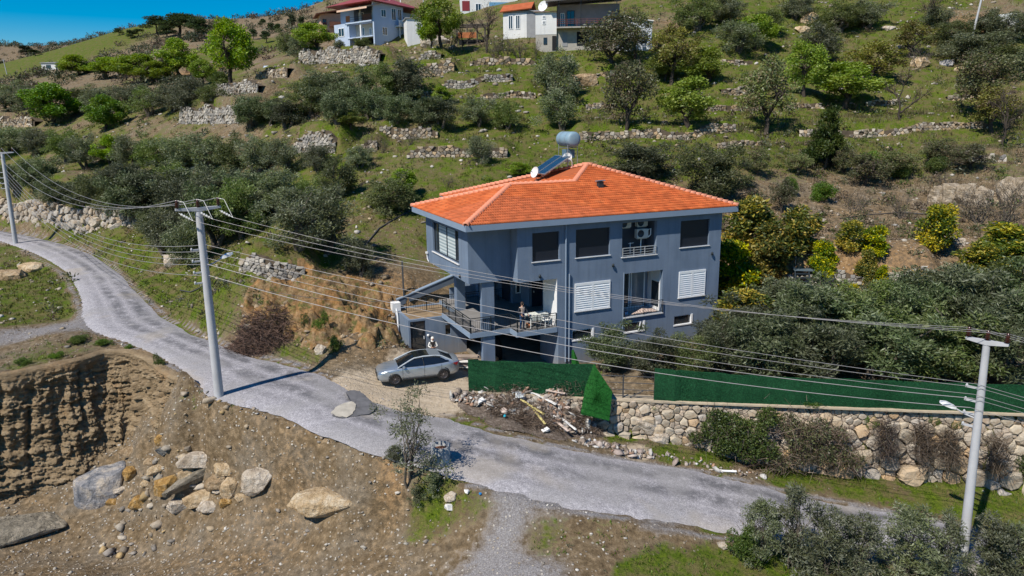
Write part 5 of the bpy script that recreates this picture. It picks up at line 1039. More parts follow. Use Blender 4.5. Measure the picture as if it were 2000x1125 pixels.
# loose bright turf flap hanging over the wall
fl = thing('turf_flap', 'bright green loose turf sheet hanging over the stone wall', 'artificial turf', (4.6, yw(4.6)-.3, -.3)); fo = np.array([4.6, yw(4.6)-.3, -.3])
fp = [atd(1160,711,37.15),atd(1196,765,36.6),atd(1190,822,35.9),atd(1134,809,36.0),atd(1143,756,36.55)]; fp = [p-fo for p in fp]
m = MB(); A_ = np.array(fp); ctr = A_.mean(0)+np.array([0,-.22,-.1]); m.add([tuple(p) for p in A_]+[tuple(ctr)], [(4,5,0),(0,5,1),(1,5,2),(2,5,3),(3,5,4)]); f_ = m.build('turf_sheet', M_TURF, fl); f_.modifiers.new('thick','SOLIDIFY').thickness = .02
for a, b in ((4,0),(0,1),(1,2),(2,3),(3,4)):
    ar = np.linalg.norm(np.cross(A_[a]-ctr, A_[b]-ctr))/2; needles('turf_blades', fl, [A_[b], A_[a], ctr, ctr], int(ar*1500), 90+a, LIM, .05)
tf = thing('turf_offcut', 'bright green turf offcut standing by the house corner pipes', 'artificial turf', HW(5.9,-1.9,-.2)); m = MB(); m.add([(0,0,0),(.55,0,0),(.5,-.05,.3),(.12,-.02,1.25),(0,0,1.2),(.25,-.25,.4)], [(0,1,2,5),(5,2,3),(0,5,4),(5,3,4)]); f_ = m.build('turf_sheet', M_TURF, tf); f_.modifiers.new('thick','SOLIDIFY').thickness = .02

# ------------------------------------------------------------ concrete poles, lamps and wires
M_POLE = M('pole_concrete', (.42,.43,.46), .85, var=.1, scale=1.2, streak=.2, bump=.2); M_INS = M('brown_porcelain', (.045,.012,.01), .25, spec=.7); M_INW = M('white_porcelain', (.75,.75,.73), .25, spec=.7); M_WIRE = M('aluminium_wire', (.34,.33,.34), .5, metal=.3); M_WIRED = M('dark_cable', (.05,.05,.055), .6)
def insul(mb, p, h=.34, r=.075):
    mb.lathe([(0,0),(r*.5,0),(r*.55,h*.1),(r*1.25,h*.14),(r*.6,h*.3),(r*1.2,h*.36),(r*.6,h*.55),(r*1.05,h*.62),(r*.5,h*.8),(r*.7,h),(0,h)], p, 12)
def pole(label, b, t_, r0, r1, armdir, lamp=None, lamp_z=0, al=1.1):
    b, t_ = np.array(b), np.array(t_); p = thing('utility_pole', label, 'utility pole', b, 0, 'concrete power poles'); T = Vector(t_-b); m = MB(); m.cone((0,0,-.6),T,r0,r1,16); m.build('shaft', M_POLE, p)
    a = Vector((math.cos(armdir), math.sin(armdir), 0)); s_ = Vector((-a.y, a.x, 0)); c = T+Vector((0,0,.02))
    m = MB()
    for sg in (-1,1):
        q0, q1 = c, c+a*(sg*al)+Vector((0,0,.1))
        V = []
        for q, w, h in ((q0,.13,.2),(q1,.07,.11)): V += [q+s_*w+Vector((0,0,0)), q-s_*w, q-s_*w+Vector((0,0,h)), q+s_*w+Vector((0,0,h))]
        m.add(V, [(0,1,5,4),(1,2,6,5),(2,3,7,6),(3,0,4,7),(4,5,6,7)])
    m.build('crossarm', M_POLE, p)
    for q in (-al*.9,.0,al*.9):
        i = MB(); insul(i, c+a*q+Vector((0,0,.2 if q == 0 else .22)), .42, .1); i.build('insulator', M_INS, p)
    for k, dz in enumerate((1.95,2.55,3.15,3.7)):
        z_ = T.z-dz; cc = T*(z_/T.z); i = MB(); i.box(cc-a*.32,( .55,.08,.08), armdir); i.lathe([(0,-.06),(.05,-.05),(.06,.02),(.035,.08),(0,.1)], cc-a*.55+Vector((0,0,.03)), 8); i.build('bracket', M_POLE, p)
    if lamp is not None:
        cc = T*((T.z-lamp_z)/T.z); ld = Vector((math.cos(lamp), math.sin(lamp), 0)); la = MB().tube([cc+ld*.1, cc+ld*.5+Vector((0,0,.12)), cc+ld*.85+Vector((0,0,.3))], .035, 7).build('lamp_arm', M_POLE, p)
        e = cc+ld*.85+Vector((0,0,.3)); V = MB(); d2 = (ld+Vector((0,0,.32))).normalized()
        ring = []
        for q, w, h in ((0,.06,.05),(.15,.13,.1),(.45,.15,.12),(.68,.07,.05)):
            o = e+d2*q; sd = d2.cross(Vector((0,0,1))).normalized(); u_ = sd.cross(d2); ring += [o+sd*w-u_*h*.4, o-sd*w-u_*h*.4, o-sd*w*.7+u_*h, o+sd*w*.7+u_*h]
        V.add(ring, [(4*i+k, 4*i+(k+1)%4, 4*i+4+(k+1)%4, 4*i+4+k) for i in range(3) for k in range(4)]+[(3,2,1,0),(12,13,14,15)]); V.build('lamp_head', M('lamp_white', (.62,.64,.67), .4), la)
    return p, c, a
LB, LT = np.array([-15.975,36.5,.36]), np.array([-15.97,36.5,10.4]); RB_, RT_ = np.array([20.15,28.5,-4.9]), np.array([19.93,28.66,5.3]); FB_, FT_ = np.array([-55.4,79,1.9]), np.array([-55.24,79.1,11.9])
pL, cL, aL = pole('tall grey concrete pole with a street lamp beside the road', LB, LT, .25, .18, rad(36), rad(40), 2.85)
pR, cR, aR = pole('leaning pale concrete pole with a white lamp at right', RB_, RT_, .22, .14, rad(-46), rad(150), 3.3, .78)
pF, cF, aF = pole('distant concrete pole at the left edge by the bend', FB_, FT_, .25, .18, rad(20))
i = MB()
for q in (-1.0,-.05,.95):      # strings of discs on the strain side
    s0 = cL+aL*q+Vector((.05,0,-.02)); d2 = Vector((.86,-.2,-.42)).normalized()
    for k in range(4): o = s0+d2*(.2+.15*k); i.cone(o-d2*.045, o+d2*.03, .075, .045, 10)
    i.cone(s0, s0+d2*.85, .015, n=5)
    i.tube([cL+aL*q+Vector((0,0,.62)), cL+aL*q+Vector((.4,-.1,.55)), s0+d2*.85], .014, 5)
i.build('insulator_string', M_INW, pL)
def wire(label, a, b, sag, r=.010, mat=None, n=26, group='power lines'):
    a, b = np.array(a), np.array(b); q = np.linspace(0,1,n); P = a+(b-a)*q[:,None]; P[:,2] -= 4*sag*q*(1-q)
    return tag(MB().tube([tuple(p-a) for p in P], r, 5).build('power_line', mat or M_WIRE, None, loc=a), label, 'cable', group)
aoL = [np.array(cL+aL*q)+LB+np.array([.78,-.17,-.38]) for q in (-1.0,-.05,.95)]; aoLt = [np.array(cL+aL*q)+LB+np.array([0,0,.62]) for q in (-.99,0,.99)]
aoR = [np.array(cR+aR*q)+RB_+np.array([0,0,.62]) for q in (-.7,0,.7)]; aoF = [np.array(cF+aF*q)+FB_+np.array([0,0,.62]) for q in (-.99,0,.99)]
NM = ('nearest','middle','farthest')
for k in range(3):
    wire('%s of the three high wires between the two near poles' % NM[k], aoL[k], aoR[k], .95); wire('%s of the three high wires from the near pole to the distant left pole' % NM[k], aoLt[k], aoF[k], 2.6, .015)
    wire('%s of the three high wires leaving the right pole out of frame' % NM[k], aoR[k], aoR[k]+np.array([34,-12,-5.5]), .8)
LVL = [atd(402,478,36.4),atd(403,490,36.4),atd(404,504,36.4),atd(405,516,36.4),atd(408,538,36.4)]; LVR = [atd(1908,750,28.55),atd(1906,756,28.55),atd(1902,770,28.55),atd(1900,778,28.55),atd(1895,796,28.55)]; LVF = [atd(12,332+7*k,79) for k in range(5)]
ORD = ('uppermost','second','third','fourth','lowest')
for k in range(5):
    wire('%s of the five low wires between the two near poles' % ORD[k], LVL[k], LVR[k], .55+.12*k, .011 if k < 3 else .017); wire('%s of the five low wires running to the distant left pole' % ORD[k], LVL[k], LVF[k], 2.6, .015)
    wire('%s of the five low wires leaving the right pole out of frame' % ORD[k], LVR[k], LVR[k]+np.array([34,-12,-5.5]), .7)
wire('thin service cable from the near pole towards the stair parapet', LVL[4]+np.array([0,0,-.1]), HW(-2.2,8.6,2.7), .5, .013)

# ------------------------------------------------------------ parked car
t = NT('silver_paint'); M_CAR = t.fin(t.ramp(t.noise(40, 2), [(.3,(.38,.435,.50)),(.7,(.43,.485,.55))]), .3, .65, .5)
try: t.b.inputs['Coat Weight'].default_value = .25; t.b.inputs['Coat Roughness'].default_value = .2
except Exception: pass
M_CGL = M_glass('car_glass', (.008,.011,.016)); M_TYRE = M('tyre_rubber', (.012,.012,.013), .85, var=.2); M_RIM = M('rim_alloy', (.20,.17,.17), .35, metal=.8); M_BLK = M('black_trim', (.012,.013,.015), .45); M_RED = M('tail_red', (.22,.012,.014), .2, spec=.8); M_LMP = M('headlamp', (.55,.6,.66), .1, spec=.9)
fwp, rwp = np.array([-6.93,39.35]), np.array([-4.05,40.2]); hd = fwp-rwp; hd /= np.linalg.norm(hd); side = np.array([-hd[1], hd[0]]); cc = (fwp+rwp)/2-side*.80
cz = max(gh(*fwp), gh(*rwp), gh(*(fwp-side*1.6)), gh(*(rwp-side*1.6)))+.0
car = thing('parked_car', 'silver saloon car with a black glass roof parked by the house', 'car', (cc[0],cc[1],cz), math.atan2(hd[1],hd[0]))
# stations along x (front +): z bottom, z deck (shoulder or bonnet), half width, crown
ST = [(2.42,.36,.62,.55),(2.36,.25,.70,.74),(2.2,.2,.80,.84),(1.9,.19,.88,.90),(1.45,.18,.945,.925),(1.0,.18,.985,.93),(.5,.18,1.0,.93),(0,.18,1.0,.93),(-.6,.18,1.01,.93),(-1.1,.18,1.03,.93),(-1.6,.19,1.05,.915),(-2.0,.22,1.06,.88),(-2.28,.28,1.06,.80),(-2.40,.40,1.02,.70)]
def sect(x, zb, zd, w, k=0):
    h = zd-zb; return [(x,w*.80,zb),(x,w*.95,zb+.10),(x,w,zb+h*.34),(x,w*.985,zb+h*.60),(x,w*.99,zb+h*.80),(x,w*.955,zd-.04),(x,w*.87,zd),(x,w*.45,zd+.035),(x,0,zd+.045)]
m = MB(); n1 = 9; V = []
for s_ in ST:
    half = sect(*s_); V += half+[(p[0],-p[1],p[2]) for p in half[-2::-1]]
k = 2*n1-1; m.add(V, [(i*k+j, i*k+j+1, (i+1)*k+j+1, (i+1)*k+j) for i in range(len(ST)-1) for j in range(k-1)], True); m.add(V[:k], [tuple(range(k))]); m.add(V[-k:], [tuple(range(k))[::-1]]); m.add(V, [(i*k, (i+1)*k, (i+1)*k+k-1, i*k+k-1) for i in range(len(ST)-1)])
body = m.build('body', M_CAR, car)
# greenhouse: rows of (x, z, half width) for the belt and the roof edge
GH = [(1.22,.985,.84),(.55,1.30,.70),(.28,1.405,.64),(-.3,1.455,.62),(-.9,1.445,.61),(-1.35,1.375,.60),(-2.02,1.08,.70)]
belt = [(1.22,.98,.84),(.75,.985,.87),(.3,.99,.885),(-.3,1.0,.89),(-.9,1.015,.88),(-1.4,1.03,.86),(-2.02,1.06,.78)]
V = []
for (xb,zb,wb),(xr,zr,wr) in zip(belt, GH):
    V += [(xb,wb,zb),((xb+xr)/2,(wb*1.01+wr)/2+.02,(zb+zr)/2),(xr,wr,zr),(xr,wr*.5,zr+.035),(xr,0,zr+.045),(xr,-wr*.5,zr+.035),(xr,-wr,zr),((xb+xr)/2,-(wb*1.01+wr)/2-.02,(zb+zr)/2),(xb,-wb,zb)]
MB().add(V, [(i*9+j, i*9+j+1, (i+1)*9+j+1, (i+1)*9+j) for i in range(6) for j in range(8)], True).build('glasshouse', M_CGL, car)
for sg in (-1,1):
    rl = [(GH[i][0], sg*(GH[i][2]+.005), GH[i][1]+.012) for i in range(7)]; MB().tube([(1.26,sg*.83,.975)]+rl[1:6]+[(-2.0,sg*.74,1.06)], .045, 6).build('roof_rail', M('silver_trim', (.36,.40,.44), .6), car)
    MB().slab([(-1.30,sg*.82,1.03),(-2.05,sg*.80,1.05),(-1.55,sg*.645,1.325),(-1.30,sg*.62,1.39)][::sg], .02).build('rear_pillar', M_CAR, car)
    MB().tube([(-.28,sg*.905,1.0),(-.22,sg*.66,1.43)], .03, 5).build('centre_pillar', M_BLK, car)
    for xx in (1.0,-.28,-1.3): MB().box((xx,sg*.928,.62),(.012,.012,.72)).build('door_seam', M_BLK, car)
    for xx in (.02,-1.05): MB().box((xx,sg*.93,.86),(.2,.025,.03)).build('door_handle', M_CAR, car)
    mi = MB().box((.92,sg*1.0,1.03),(.14,.2,.12)).build('mirror', M_CAR, car, .03)
    MB().box((0,sg*.925,.27),(2.0,.03,.07)).build('sill_trim', M_BLK, car)
    hl = MB().slab([(2.30,sg*.45,.66),(2.02,sg*.86,.70),(1.80,sg*.90,.80),(2.16,sg*.55,.77)][::-sg], .05).build('headlight', M_LMP, car)
    MB().slab([(-2.42,sg*.42,.96),(-2.30,sg*.80,.96),(-1.98,sg*.893,.95),(-2.2,sg*.87,.80),(-2.44,sg*.45,.82)][::-sg], .05).build('tail_light', M_RED, car)
MB().add([(.50,.62,1.345),(.50,-.62,1.345),(.25,-.60,1.452),(.25,.60,1.452),(-.3,.585,1.507),(-.3,-.585,1.507),(-.62,.58,1.503),(-.62,-.58,1.503)], [(0,1,2,3),(3,2,5,4),(4,5,7,6)], True).build('glass_roof', M_CGL, car)
MB().add([(-.63,.60,1.497),(-.63,-.60,1.497),(-.9,-.595,1.494),(-.9,.595,1.494),(-1.32,.585,1.432),(-1.32,-.585,1.432)], [(0,1,2,3),(3,2,5,4)], True).build('roof_panel', M_CAR, car)
MB().slab([(2.44,.42,.66),(2.44,-.42,.66),(2.46,-.38,.44),(2.46,.38,.44)], .04).build('grille', M_BLK, car); MB().slab([(2.44,.62,.37),(2.44,-.62,.37),(2.42,-.6,.26),(2.42,.6,.26)], .05).build('bumper_intake', M_BLK, car)
MB().slab([(-2.44,.26,.62),(-2.44,-.26,.62),(-2.45,-.26,.50),(-2.45,.26,.50)][::-1], .02).build('number_plate', M_WHITE, car)
mw = Matrix.Rotation(rad(90),4,'X')
def rotm(mb): mb.v = [tuple(mw @ Vector(p)) for p in mb.v]; return mb
arch = rotm(MB().lathe([(.30,-.02),(.40,-.02),(.40,.02),(.30,.02)], n=28)); arch = rotm(MB().lathe([(0,-.03),(.395,-.03),(.395,.03),(0,.03)], n=28)).mesh('wheel_arch', M_BLK)
ty = rotm(MB().lathe([(.245,-.11),(.31,-.115),(.338,-.08),(.34,0),(.338,.08),(.31,.115),(.245,.11)], n=32)).mesh('tyre', M_TYRE)
rm = MB(); rm.lathe([(.25,-.03),(.25,.07),(.225,.075),(.215,.03),(0,.02)], n=28)
for q in range(10): a_ = 2*math.pi*q/10; rm.box((.125*math.cos(a_),.125*math.sin(a_),.06),(.23,.035,.03),a_)
rm.lathe([(.06,.05),(.055,.09),(0,.09)], n=12); rm = rotm(rm).mesh('rim', M('rim_face', (.13,.115,.115), .4, metal=.6))
for sx in (1.44,-1.40):
    for sg in (-1,1):
        w = bpy.data.objects.new('wheel', arch); link(w, car); w.location = (sx, sg*.875, .37)
        tt_ = place(ty, 'tyre', w, (0, sg*-.02+sg*.03, -.03)); rr = place(rm, 'rim', w, (0, sg*.035, -.03), (0,0,math.pi if sg > 0 else 0))

# ------------------------------------------------------------ people
SKIN = M('skin', (.42,.24,.17), .6, var=.05); M_HAIR = M('dark_hair', (.03,.018,.012), .7)
def person(name_label, loc, rz, J, R, mats, extra=None, bones=None, scale=1.0):
    """J: joint positions, bones: joint pairs with a material key; grows one skin over the whole skeleton"""
    names = list(J); me = bpy.data.meshes.new('body'); me.from_pydata([J[n] for n in names], [(names.index(a), names.index(b)) for a, b, _ in bones], []); o = bpy.data.objects.new('body', me); COL.objects.link(o)
    sk = o.modifiers.new('skin','SKIN'); o.modifiers.new('sub','SUBSURF').levels = 2; L = me.skin_vertices[0].data
    for i, n in enumerate(names): L[i].radius = R[n] if hasattr(R[n],'__len__') else (R[n], R[n]); L[i].use_root = (n == 'pelvis')
    dg = bpy.context.evaluated_depsgraph_get(); m2 = bpy.data.meshes.new_from_object(o.evaluated_get(dg)); bpy.data.objects.remove(o); m2.name = 'body'
    keys = list(mats); m2.materials.clear()
    for k in keys: m2.materials.append(mats[k])
    A = np.array([J[a] for a, b, _ in bones]); B = np.array([J[b] for a, b, _ in bones]); K = [keys.index(c) for _, _, c in bones]
    for p in m2.polygons:
        c = np.array(p.center); d = B-A; t_ = np.clip(((c-A)*d).sum(1)/((d*d).sum(1)+1e-9), 0, 1); p.material_index = K[int(np.argmin(np.linalg.norm(c-A-d*t_[:,None], axis=1)))]; p.use_smooth = True
    root = thing('person', name_label, 'person', loc, rz); b = place(m2, 'body', root); root.scale = (scale,)*3
    return root, b
def hand_joints(J, R, B, wrist, side, d, out, pre, mat):
    """palm and five bent fingers; d direction of the hand, out towards the thumb"""
    d, out = Vector(d).normalized(), Vector(out).normalized(); nrm = d.cross(out); w = Vector(J[wrist]); pal = w+d*.075; J[pre+'palm'] = tuple(pal); R[pre+'palm'] = (.036,.018); B.append((wrist, pre+'palm', mat))
    for k, (off, ln) in enumerate(((.03,.075),(.011,.085),(-.009,.08),(-.028,.062))):
        a = pal+out*off+d*.03; b = a+d*ln*.5+nrm*.01; c = b+d*ln*.35+nrm*.03
        for q, n in ((a,'a'),(b,'b'),(c,'c')): J[pre+'f%d%s' % (k,n)] = tuple(q); R[pre+'f%d%s' % (k,n)] = .0095
        B += [(pre+'palm', pre+'f%da' % k, mat), (pre+'f%da' % k, pre+'f%db' % k, mat), (pre+'f%db' % k, pre+'f%dc' % k, mat)]
    a = w+out*.035+d*.03; b = a+out*.03+d*.03; J[pre+'ta'] = tuple(a); J[pre+'tb'] = tuple(b); R[pre+'ta'] = .012; R[pre+'tb'] = .01; B += [(wrist, pre+'ta', mat), (pre+'ta', pre+'tb', mat)]
def std_person(label, loc, rz, mats, arms, hairm, scarf=None, lean=0.0, scale=1.0):
    J = {'pelvis':(0,0,.94),'waist':(.0,0,1.08),'chest':(.0+lean,0,1.28),'neckb':(lean,0,1.44),'neck':(lean+.01,0,1.50),'head':(lean+.03,0,1.60),'crown':(lean+.03,0,1.69),'sl':(lean,.19,1.41),'sr':(lean,-.19,1.41),'hl':(0,.10,.90),'hr':(0,-.10,.90),'kl':(.03,.12,.50),'kr':(.02,-.12,.50),'al':(-.01,.13,.09),'ar':(-.02,-.13,.09),'tl':(.14,.15,.04),'tr':(.13,-.16,.04)}
    R = {'pelvis':(.16,.125),'waist':(.15,.115),'chest':(.175,.125),'neckb':(.07,.07),'neck':.052,'head':(.082,.095),'crown':(.06,.07),'sl':.072,'sr':.072,'hl':.095,'hr':.095,'kl':.065,'kr':.065,'al':.045,'ar':.045,'tl':.035,'tr':.035}
    B = [('pelvis','waist','trousers'),('waist','chest','top'),('chest','neckb','top'),('neckb','neck','skin'),('neck','head','skin'),('head','crown','skin'),('chest','sl','top'),('chest','sr','top'),('pelvis','hl','trousers'),('pelvis','hr','trousers'),('hl','kl','trousers'),('hr','kr','trousers'),('kl','al','trousers'),('kr','ar','trousers'),('al','tl','shoes'),('ar','tr','shoes')]
    for s_, (e, w, hd_, th) in arms.items():
        J['e'+s_] = e; J['w'+s_] = w; R['e'+s_] = .048; R['w'+s_] = .034; B += [('s'+s_,'e'+s_,'sleeve'),('e'+s_,'w'+s_,'sleeve')]; hand_joints(J, R, B, 'w'+s_, s_, hd_, th, 'h'+s_, 'skin')
    root, b = person(label, loc, rz, J, R, mats, bones=B, scale=scale); hx = lean+.03
    hm = MB(); 
    hm.lathe([(.0,.115),(.05,.11),(.085,.08),(.102,.03),(.1,-.03),(.09,-.06)] if not scarf else [(0,.12),(.06,.11),(.098,.07),(.108,.0),(.105,-.08),(.105,-.15),(.115,-.19)], (hx-(.022 if not scarf else .062),0,1.645), 16); hm.build('head_scarf' if scarf else 'hair', hairm, root)
    f = MB()
    f.add([(hx+.092,-.014,1.60),(hx+.092,.014,1.60),(hx+.12,0,1.605),(hx+.09,0,1.645)], [(0,1,2),(1,3,2),(3,0,2)]); f.build('nose', SKIN, root)
    e = MB()
    for sg in (-1,1): e.lathe([(0,-.008),(.012,0),(0,.008)], (hx+.086,sg*.032,1.64), 8)
    e.build('eyes', M('eye_dark', (.02,.015,.012), .3), root); MB().box((hx+.088,0,1.575),(.012,.045,.01)).build('mouth', M('lips', (.3,.1,.09), .6), root)
    for sg in (-1,1): MB().lathe([(0,-.03),(.012,-.02),(.014,.01),(0,.03)], (hx,sg*.088,1.62), 8).build('ear', SKIN, root)
    return root
jeans = M('blue_jeans', (.025,.07,.17), .9, var=.2, scale=8); vest = M('beige_vest', (.42,.33,.28), .9, var=.1, scale=8); navy = M('navy_sleeve', (.018,.022,.035), .9); shoe = M('dark_shoes', (.02,.02,.022), .7)
mp = HW(3.2,-.55,ZB+.014)
std_person('man in a beige vest and blue jeans standing at the balcony railing', mp, H_ROT+rad(-72), {'top': vest, 'trousers': jeans, 'sleeve': navy, 'skin': SKIN, 'shoes': shoe}, {'l':((.10,.30,1.17),(.24,.26,.98),(.5,-.1,-.3),(0,-1,0)),'r':((-.03,-.28,1.15),(.14,-.22,.98),(.6,.2,-.3),(0,1,0))}, M_HAIR)
wp = HW(-1.35,3.25,0); wp[2] = gh(wp[0], wp[1])
std_person('person in a white headscarf and black waistcoat standing behind the car', wp, H_ROT+rad(-100), {'top': M('black_waistcoat', (.02,.016,.015), .9), 'trousers': M('dark_skirt', (.03,.025,.03), .9), 'sleeve': M('white_blouse', (.7,.69,.66), .9), 'skin': SKIN, 'shoes': shoe}, {'l':((.08,.30,1.15),(.26,.14,1.12),(.6,-.6,.1),(0,0,1)),'r':((.08,-.30,1.15),(.26,-.14,1.12),(.6,.6,.1),(0,0,1))}, M('white_scarf', (.72,.70,.66), .9), scarf=True, scale=.97)

# ------------------------------------------------------------ iron stair platform above the olives
sp_ = ground(1572,552); st = thing('iron_platform', 'dark iron platform with steps and a handrail above the olive trees', 'platform', sp_, rad(-12)); MI = M('dark_blue_iron', (.03,.045,.06), .5, metal=.4)
MB().bx(-.9,.9,-.6,.6,.98,1.05).build('deck', M('platform_deck', (.10,.14,.17), .5), st)
for x in (-.85,.85):
    for y in (-.55,.55): MB().cone((x,y,-.3),(x,y,2.0),.035,n=6).build('post', MI, st)
for a, b in (((-.85,.55),(.85,.55)),((-.85,-.55),(-.85,.55)),((.85,-.55),(.85,.55))): MB().cone((*a,2.0),(*b,2.0),.03,n=6).cone((*a,1.5),(*b,1.5),.022,n=6).build('handrail', MI, st)
for k in range(4): MB().box((-.35-.0*k,-.72-.26*k,.80-.24*k),(.9,.26,.04)).build('step', MI, st)
for x in (-.82,.12): MB().slab([(x,-.6,1.0),(x,-1.65,0.0),(x,-1.65,-.2),(x,-.6,.8)], .05).build('stringer', MI, st)

# ------------------------------------------------------------ tip of rubble and garden waste by the road
def gz(px, py): return ground(px, py)
heap0 = gz(1075,815); HP_ = [(gz(965,802),1.6,.45),(gz(1020,812),1.6,.75),(gz(1075,820),1.7,1.1),(gz(1128,830),1.3,.9),(gz(1065,845),1.4,.45),(gz(1000,832),1.3,.35)]
def heap_z(x, y): return gh(x, y)+max(h_*math.exp(-(((x-p[0])/r_)**2+((y-p[1])/(r_*.62))**2)) for p, r_, h_ in HP_)
hx_, hy_ = np.meshgrid(np.arange(-4.5,7.2,.14), np.arange(33.2,39.0,.14)); hz_ = np.array([[heap_z(a, b)+.09*vnoise(a,b,.35,5)+.12*vnoise(a,b,.8,6)-.05 for a in hx_[0]] for b in hy_[:,0]]); hi_ = np.arange(hx_.size).reshape(hx_.shape)
hm_ = np.array([[heap_z(a, b)-gh(a, b) for a in hx_[0]] for b in hy_[:,0]]).ravel(); HF = np.stack([hi_[:-1,:-1].ravel(), hi_[:-1,1:].ravel(), hi_[1:,1:].ravel(), hi_[1:,:-1].ravel()],1); HF = HF[hm_[HF].max(1) > .1]
t = NT('debris_soil'); P = t.world_pos(); c = t.ramp(t.noise(6, 6, P, .8), [(.3,(.05,.038,.03)),(.5,(.14,.11,.09)),(.68,(.27,.23,.2)),(.8,(.5,.47,.44))]); t.bump(t.noise(9, 5, P, .8), .9, .1); uv_, HF2 = np.unique(HF, return_inverse=True)
tag(place(mesh_np('debris_mound', np.stack([hx_.ravel(), hy_.ravel(), hz_.ravel()],1)[uv_], HF2.reshape(HF.shape), t.fin(c, .95, 0, .15)), 'debris_mound'), 'mound of fine rubble and dirt under the tipped waste', 'rubble', kind='stuff'); M_RUB = M_stone('rubble_bits', None, 'attr', 6, .3)
def chips(name, label, area, n, seed, pal, smin, smax, hump=.0, cat='rubble'):
    """loose angular pieces strewn over pixel-marked ground areas (px,py,rx,ry)"""
    r = np.random.default_rng(seed); bmn = bmesh.new(); bmesh.ops.create_icosphere(bmn, subdivisions=1, radius=1); B0 = np.array([v.co[:] for v in bmn.verts]); F0_ = np.array([[v.index for v in f.verts] for f in bmn.faces]); bmn.free(); VV, FF, CC = [], [], []
    tot = sum(a[4] for a in area)
    for (cx, cy, rx, ry, w, hp) in area:
        c0 = gz(cx, cy)
        for _ in range(int(n*w/tot)):
            g = np.sqrt(r.random())*np.array([math.cos(q := r.uniform(0,6.283)), math.sin(q)]); x, y = c0[0]+g[0]*rx, c0[1]+g[1]*ry; s = r.uniform(smin, smax)*(1 if r.random() > .1 else 1.8); z = heap_z(x, y)+hp*.12*(1-g@g)*r.uniform(.2,1)
            sc = s*r.uniform(.5,1.6,3)*np.array([1,1,.3]); Rm = np.array(Matrix.Rotation(r.uniform(0,6),3,'Z') @ Matrix.Rotation(r.uniform(0,3),3,'X')); V = (B0*r.uniform(.7,1.2,(len(B0),1))*sc)@Rm.T+np.array([x,y,z+s*.25]); FF.append(F0_+len(VV)*len(B0)); VV.append(V); CC += [np.array(pal[r.integers(len(pal))])*r.uniform(.75,1.15)]*len(F0_)
    return tag(place(mesh_np(name, np.concatenate(VV), np.concatenate(FF), M_RUB, fcol=np.array(CC)), name), label, cat, kind='stuff')
PALR = [(.42,.36,.32),(.56,.54,.51),(.32,.26,.21),(.46,.39,.35),(.62,.61,.6),(.25,.2,.165),(.36,.29,.26),(.4,.24,.16),(.2,.16,.13)]
chips('rubble', 'scattered pale rubble and litter between wall and road', [(935,785,1.6,.9,2,.15),(1000,800,2.2,1.2,4,.6),(1075,810,2.0,1.0,6,1.1),(1110,835,1.8,.9,3,.6),(1170,870,1.4,.4,.8,.06),(1240,885,1.4,.35,.7,.04),(1090,790,1.4,.5,2,.6),(1330,898,1.8,.4,.2,.03),(1440,922,1.6,.4,.2,.03)], 2800, 4, PALR, .03, .17)
def twigs(name, label, spots, n, seed, cols, lmin, lmax, rad_=.008, cat='brushwood', spread=1.0):
    r = np.random.default_rng(seed); VV, FF, CC = [], [], []
    for (cx, cy, rx, ry, hz, w) in spots:
        c0 = gz(cx, cy)
        for _ in range(int(n*w)):
            a = r.uniform(0,6.283); q = math.sqrt(r.random()); x, y = c0[0]+q*rx*math.cos(a), c0[1]+q*ry*math.sin(a); z = heap_z(x, y)+hz*(1-q*q)*r.uniform(.1,1); L = r.uniform(lmin,lmax); d = r.normal(0,1,3)*np.array([1,1,.45*spread]); d /= np.linalg.norm(d); p0 = np.array([x,y,z])-d*L/2; p1 = np.array([x,y,z])+r.normal(0,.06,3)*L; p2 = p0+d*L+r.normal(0,.1,3)*L
            e = np.cross(d, r.normal(0,1,3)); e /= np.linalg.norm(e); f = np.cross(d, e); b = len(VV)*0
            V = []
            for p, k in ((p0,1),(p1,.8),(p2,.35)): V += [p+e*rad_*k, p-e*rad_*k*.5+f*rad_*k*.87, p-e*rad_*k*.5-f*rad_*k*.87]
            base = 9*len(VV); VV.append(np.array(V)); FF += [[base+i*3+k, base+i*3+(k+1)%3, base+i*3+3+(k+1)%3, base+i*3+3+k] for i in range(2) for k in range(3)]; CC += [np.array(cols[r.integers(len(cols))])*r.uniform(.7,1.3)]*6
    return mesh_np(name, np.concatenate(VV), np.array(FF), M_RUB, fcol=np.array(CC))
BRN = [(.16,.11,.08),(.22,.16,.12),(.12,.085,.065),(.26,.2,.16)]
tag(place(twigs('brushwood', '', [(985,790,1.8,.7,.35,1),(1015,822,1.8,.7,.3,1),(1130,818,1.2,.8,.4,1),(1150,842,1.0,.5,.3,.5),(1050,840,1.4,.5,.25,.6)], 950, 6, BRN, .4, 1.5, .011), 'brushwood'), 'tangle of dead branches on the rubble tip', 'brushwood', kind='stuff')
tag(place(twigs('brushwood', '', [(515,650,2.2,1.3,1.3,1),(500,665,1.9,1.0,.8,.8),(540,640,1.2,1.0,1.1,.5)], 1000, 9, [(.13,.075,.06),(.2,.125,.095),(.07,.05,.045),(.27,.17,.13)], .5, 1.6, .016), 'brushwood_heap'), 'dark red brown heap of cut brushwood beside the road', 'brushwood', kind='stuff')
def plank(label, px, py, L, w, th, rz, pitch, mat, dz=.3, name='plank'):
    g = gz(px, py); o = MB().box((0,0,0),(L,w,th)).build(name, mat, None, loc=(g[0],g[1],heap_z(g[0],g[1])+.26+.15*dz), rot=(random.uniform(-.2,.2),pitch,rz)); b = o.modifiers.new('bevel','BEVEL'); b.width = .01; return tag(o, label, name.replace('_',' '), 'boards on the rubble tip')
